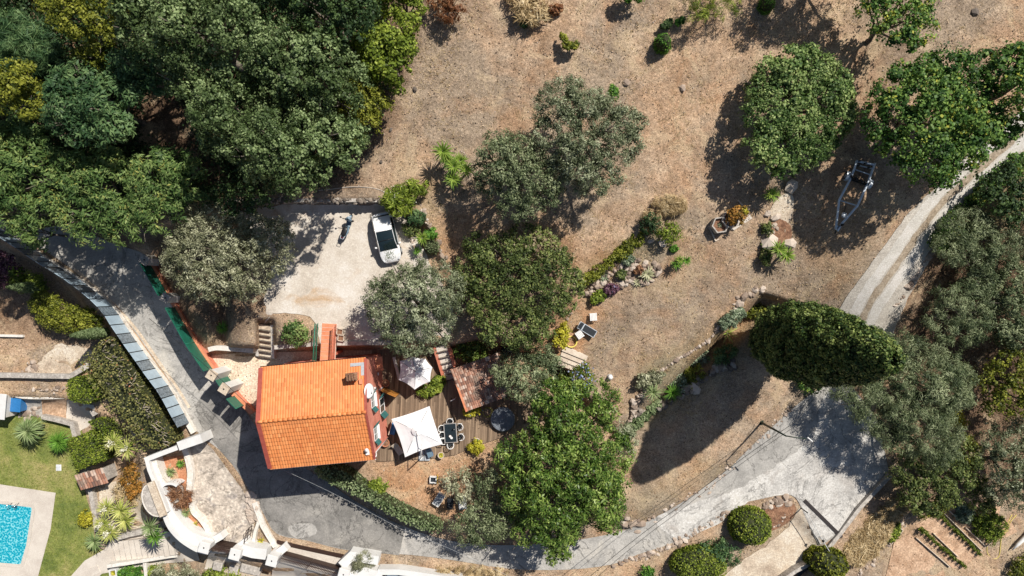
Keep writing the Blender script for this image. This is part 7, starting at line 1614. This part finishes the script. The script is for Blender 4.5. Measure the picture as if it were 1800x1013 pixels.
# bed right of the car and the parking edge
shrub([(676, 345), (700, 330), (735, 320), (760, 325), (735, 345), (718, 368), (695, 378), (680, 368)], 1.7, 'bright', 'tall leafy green shrub behind the white car', L=(.5, .09), flowers=('l_flower', 30, .05))
shrub(circ(733, 385, 13, 11), .9, 'l_teal', 'soft green cushion in the bed by the car')
shrub(circ(722, 402, 12, 14), .9, 'carob', 'brownish green shrub next to the car')
shrub(circ(757, 411, 12, 8), .7, 'l_cycad', 'low green shrub right of the single yucca')
ball(759, 434, 12, 1.1, 'l_greyhedge', 'small clipped green ball in the bed by the car', (.1, .06), None, 130)
shrub([(508, 570), (532, 567), (541, 580), (535, 603), (515, 605), (506, 590)], 1.7, 'round', 'green shrub on bare ground between the steps and the footbridge')
shrub([(805, 605), (830, 600), (852, 608), (850, 630), (825, 640), (808, 628)], 1.8, 'loquat', 'bright green shrub between the steps and the shed')
shrub([(735, 690), (760, 672), (775, 655), (783, 672), (770, 690), (745, 698)], .8, 'bright', 'low bright green planting beneath the smaller umbrella')
shrub([(815, 722), (838, 712), (842, 722), (825, 732)], .9, 'l_lemon', 'yellow green plant at the corner of the shed roof', flowers=('l_blue', 8, .07))
shrub([(822, 782), (840, 775), (848, 788), (832, 795)], .8, 'l_lemon', 'yellow potted shrub at the deck edge')
shrub([(982, 575), (996, 572), (998, 592), (990, 610), (975, 605)], 1.3, 'l_lemon', 'yellow green bush left of the yellow ring', hb=.1)
shrub([(1008, 648), (1020, 636), (1034, 645), (1036, 668), (1024, 688), (1008, 680)], 1.7, 'bright', 'shrub with clusters of blue flowers by the pale steps', flowers=('l_blue', 150, .085))
shrub([(985, 655), (1005, 655), (1005, 690), (985, 688)], 1.5, 'bright', 'green shrub left of the blue flowers', flowers=('l_blue', 18, .07))
shrub([(650, 650), (662, 645), (668, 655), (655, 665)], .7, 'l_cycad', 'potted green plant in the shade of the house wall')
shrub([(1160, 400), (1172, 393), (1189, 402), (1190, 418), (1176, 428), (1160, 422)], 1.3, 'bright', 'round bright green bush at the top of the rockery')
shrub([(1135, 385), (1152, 378), (1160, 395), (1150, 412), (1130, 405)], 1.3, 'l_darkgreen', 'dark shrub behind the round bright bush')
shrub([(1050, 470), (1072, 450), (1105, 422), (1130, 402), (1142, 408), (1115, 438), (1082, 465), (1055, 485), (1028, 500), (1018, 512), (1022, 492)], .7, 'yellow', 'low green hedge line running down to the rockery', 'low_hedge', 'hedge')
shrub(circ(1176, 362, 28, 16), .7, 'l_straw', 'tuft of tall straw coloured dry grass', 'grass_tuft', 'grass tuft', L=(.5, .03))
shrub(circ(1148, 388, 16, 16), .8, 'l_straw', 'darker tuft of dry grass above the round bush', 'grass_tuft', 'grass tuft', L=(.5, .03), dens=.6)
shrub(circ(1184, 438, 6, 5), .3, 'l_cycad', 'tiny green plant below the round bright bush')
shrub([(1118, 668), (1140, 655), (1165, 655), (1160, 672), (1130, 680)], .8, 'l_palolive', 'grey green mat at the lower lawn border')
shrub([(1180, 660), (1200, 655), (1208, 675), (1195, 692), (1182, 680)], .9, 'l_succ', 'silvery shrub beside the dark fan palm')
shrub([(1205, 655), (1225, 642), (1236, 655), (1230, 675), (1210, 680)], 1.0, 'l_yellow', 'orange green shrub in the cypress shadow')
shrub([(1218, 622), (1235, 610), (1245, 628), (1232, 645), (1218, 640)], .7, 'l_succ', 'succulent clump below the lawn stones')
shrub([(1250, 625), (1275, 605), (1290, 618), (1275, 638), (1255, 640)], .9, 'l_teal', 'dim green shrub left of the cypress')
shrub([(1262, 572), (1285, 550), (1305, 545), (1300, 562), (1275, 580)], .5, 'l_succ', 'pale aloe patch along the lawn border')
shrub([(1305, 540), (1330, 530), (1345, 548), (1320, 560)], .7, 'l_yellow', 'yellowish bush above the cypress crown')
shrub([(1110, 745), (1130, 722), (1155, 705), (1160, 715), (1135, 738), (1112, 760), (1098, 770)], .8, 'l_greyhedge', 'green strip of ivy on the lower terrace wall', 'ivy_strip', 'ivy')
shrub([(1340, 395), (1352, 392), (1355, 412), (1342, 415)], .5, 'carob', 'small shrub among the pale rocks')
shrub([(1345, 425), (1352, 452), (1346, 470), (1338, 450)], .6, 'carob', 'dull shrub below the pale rocks')
shrub([(1400, 665), (1425, 660), (1445, 672), (1430, 690), (1405, 688)], 1.2, 'maple', 'green bush at the foot of the cypress')
ball(1172, 66, 14, 1.7, 'l_cycad', 'round bright green bush alone on the field', (.12, .08), 16, 110)
shrub([(1158, 44), (1178, 36), (1180, 46), (1162, 50)], .6, 'l_darkgreen', 'little dark bush above the lone round bush')
shrub([(1190, 34), (1200, 32), (1200, 42), (1191, 44)], .6, 'l_cycad', 'small bush next to the feathery green shrub')
shrub([(1205, -15), (1290, -25), (1300, 5), (1285, 30), (1250, 35), (1215, 40), (1205, 20)], 2.6, 'l_hedge', 'feathery light green tamarisk at the top edge', 'tamarisk', 'shrub', L=(.4, .03), dens=.55)
shrub([(1090, -14), (1118, -14), (1125, 2), (1095, 3)], 1.5, 'l_cycad', 'green bush cut by the top edge left of the tamarisk')
ball(1358, -3, 13, 1.6, 'l_cycad', 'green bush cut by the top edge right of the tamarisk', (.12, .08), None, 100)
shrub([(750, -10), (810, -10), (820, 10), (802, 38), (780, 30), (760, 14)], 2.0, 'l_brown', 'withered red brown bush at the top edge', L=(.35, .06), dens=.8)
shrub([(895, -10), (940, -10), (962, 12), (955, 35), (930, 40), (905, 28)], 1.0, 'l_straw', 'heap of dead palm leaves at the top edge', 'leaf_heap', 'dead leaves', L=(.9, .09), dens=.5)
shrub(circ(976, 17, 10, 8), .6, 'l_brown', 'small dry brown shrub right of the dead palm leaves')
shrub(circ(920, 42, 7, 6), .4, 'l_teal', 'tiny blue green plant below the dead palm leaves')
shrub([(985, 62), (992, 60), (998, 78), (1018, 76), (1010, 88), (990, 84)], 1.0, 'yellow', 'thin sapling with a tuft of yellow green leaves on the field', 'sapling', 'sapling', hb=.6)
shrub(circ(1078, 166, 8, 11), 1.6, 'l_cycad', 'pointed bright green shrub beside the larger olive')
shrub([(1715, 905), (1745, 895), (1765, 920), (1762, 940), (1740, 950), (1715, 935)], .8, 'bright', 'dense green vegetable patch in the square bed')
shrub([(1680, 890), (1700, 885), (1710, 905), (1695, 920), (1680, 912)], .4, 'l_succ', 'sparse pale plants in the bed next to the dense patch', dens=.5)
shrub([(1555, 935), (1575, 918), (1580, 930), (1568, 952), (1556, 950)], .6, 'bright', 'bright green plants in the small raised box')
shrub([(1500, 920), (1540, 895), (1580, 870), (1590, 885), (1565, 915), (1550, 950), (1520, 985), (1490, 985), (1470, 970)], .55, 'l_straw', 'mass of tall dry grass beside the concrete wall', 'dry_grass_patch', 'dry grass', L=(.7, .06), dens=2.6)
shrub([(1785, 985), (1830, 975), (1830, 1030), (1775, 1025)], 1.0, 'l_yellow', 'yellow green shrub in the lower right corner')
shrub([(1125, 1000), (1145, 1000), (1142, 1030), (1128, 1030)], .8, 'l_cycad', 'small green plant at the bottom edge left of the wide bush')
shrub([(770, 1000), (830, 995), (900, 1008), (900, 1030), (770, 1030)], .6, 'l_straw', 'dry verge grass at the bottom edge', 'grass_tuft', 'grass tuft', L=(.4, .03), dens=.5)

tree('olive_tree', [(1752, 575), (1800, 565), (1850, 580), (1850, 625), (1795, 622), (1755, 610)], .8, 3.6, 'feather', 'low feathery olive at the right edge between the dark olive and the tufted tree', 'olive tree', HG)
tree('olive_tree', [(1692, 462), (1735, 468), (1742, 500), (1722, 522), (1690, 505)], .8, 3.4, 'olive2', 'small olive between the feathery tree and the dark olive', 'olive tree', HG, tr=.12)
tree('olive_tree', [(1780, 395), (1840, 390), (1850, 455), (1795, 455), (1778, 425)], .8, 3.8, 'feather', 'grey green olive at the right edge beside the feathery tree', 'olive tree', HG)
tree('evergreen_tree', [(1705, 830), (1735, 850), (1738, 895), (1705, 885), (1690, 855)], .5, 2.6, 'carob', 'low dull green tree above the square vegetable bed', 'tree', tr=.1)
rosette('yucca_plant', 808, 283, 1.5, 'l_yucca', 'green yucca head tucked behind its group on the field edge', 'yucca', YG, 56, .8, .1, .12, (-12, 62))
rosette('yucca_plant', 786, 280, 1.3, 'l_yucca', 'green yucca head between the topmost and the middle head', 'yucca', YG, 56, .7, .1, .12, (-12, 62))
rosette('aloe_plant', 1120, 497, .15, 'l_agave', 'pale spiky aloe at the lower edge of the rockery', 'aloe', None, 22, .5, .08, .2, (5, 65))
rosette('aloe_plant', 1062, 487, .15, 'l_succ', 'grey green aloe at the upper left of the rockery', 'aloe', None, 22, .5, .08, .2, (5, 65))
rosette('aloe_plant', 1300, 552, .2, 'l_agave', 'pale aloe close to the cypress crown on the lawn edge', 'aloe', None, 26, .6, .09, .2, (5, 65))
def filler_undergrowth():  # dark leaves added so gaps between the grove crowns look shaded
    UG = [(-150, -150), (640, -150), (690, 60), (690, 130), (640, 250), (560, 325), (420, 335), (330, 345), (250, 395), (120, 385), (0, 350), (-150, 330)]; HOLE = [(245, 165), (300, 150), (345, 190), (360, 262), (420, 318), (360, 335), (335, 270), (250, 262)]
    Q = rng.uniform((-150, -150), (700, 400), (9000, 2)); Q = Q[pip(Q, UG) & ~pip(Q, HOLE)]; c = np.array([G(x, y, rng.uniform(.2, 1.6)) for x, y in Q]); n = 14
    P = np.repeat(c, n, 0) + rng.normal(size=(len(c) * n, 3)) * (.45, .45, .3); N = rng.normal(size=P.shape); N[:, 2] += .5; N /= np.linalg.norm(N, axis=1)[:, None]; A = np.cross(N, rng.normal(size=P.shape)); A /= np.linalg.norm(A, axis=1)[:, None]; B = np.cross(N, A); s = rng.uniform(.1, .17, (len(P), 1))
    o = quads('filler_undergrowth', np.stack([P - A * s, P - B * s * .6, P + A * s, P + B * s * .6], 1), ['l_darkgreen'], rng.normal(.35, .2, len(P))); tag(o, 'dark low undergrowth added to darken the gaps between crowns', 'filler_undergrowth', None, 'stuff')
filler_undergrowth()

shrub([(1095, 452), (1108, 448), (1112, 458), (1100, 466)], .5, 'l_succ', 'grey green tuft between the upper rocks of the rockery')
shrub([(1070, 500), (1085, 505), (1080, 515), (1062, 515)], .45, 'l_purple', 'purple flowering cushion at the lower edge of the rockery', flowers=('l_blue', 14, .05))
shrub([(1048, 515), (1066, 512), (1060, 528), (1040, 530)], .5, 'bright', 'low green plant at the lower left end of the rockery')
shrub([(1118, 470), (1130, 468), (1128, 480), (1116, 482)], .4, 'l_redbrown', 'reddish cushion plant in the middle of the rockery')
shrub([(1085, 480), (1098, 474), (1102, 484), (1090, 490)], .4, 'carob', 'dull green cushion in the middle of the rockery')
def litter():
    N = 46000; Q = np.stack([rng.uniform(-60, 1860, N), rng.uniform(-60, 1080, N)], 1); keep = np.ones(N, bool)
    for poly in (ROAD, PARK, DECK, FORE, LAWN, PATH, DIRT2, POOLDECK, HOUSEPX, TRACK): keep &= ~pip(Q, poly)
    Q = Q[keep]; pat = sum(np.sin(Q[:, 0] * a + p1 + Q[:, 1] * .006) * np.sin(Q[:, 1] * b2 + p2) for a, b2, p1, p2 in ((.017, .023, 0, 2), (.061, .053, 3, 1), (.12, .14, .5, .2))); Q = Q[rng.uniform(-2.6, 1.6, len(Q)) < pat]
    P = np.array([G(x, y, 0) for x, y in Q]); P[:, 2] += rng.uniform(.03, .1, len(P)); N_ = rng.normal(size=P.shape) * .3; N_[:, 2] += 1; N_ /= np.linalg.norm(N_, axis=1)[:, None]; A = np.cross(N_, rng.normal(size=P.shape)); A /= np.linalg.norm(A, axis=1)[:, None]; B = np.cross(N_, A); s = rng.uniform(.03, .085, (len(P), 1))
    o = quads('leaf_litter', np.stack([P - A * s, P - B * s * .6, P + A * s, P + B * s * .6], 1), ['l_litter'], rng.uniform(0, 1, len(P))); tag(o, 'dead leaves and clods strewn over the dry ground', 'leaf litter', None, 'stuff')
litter()
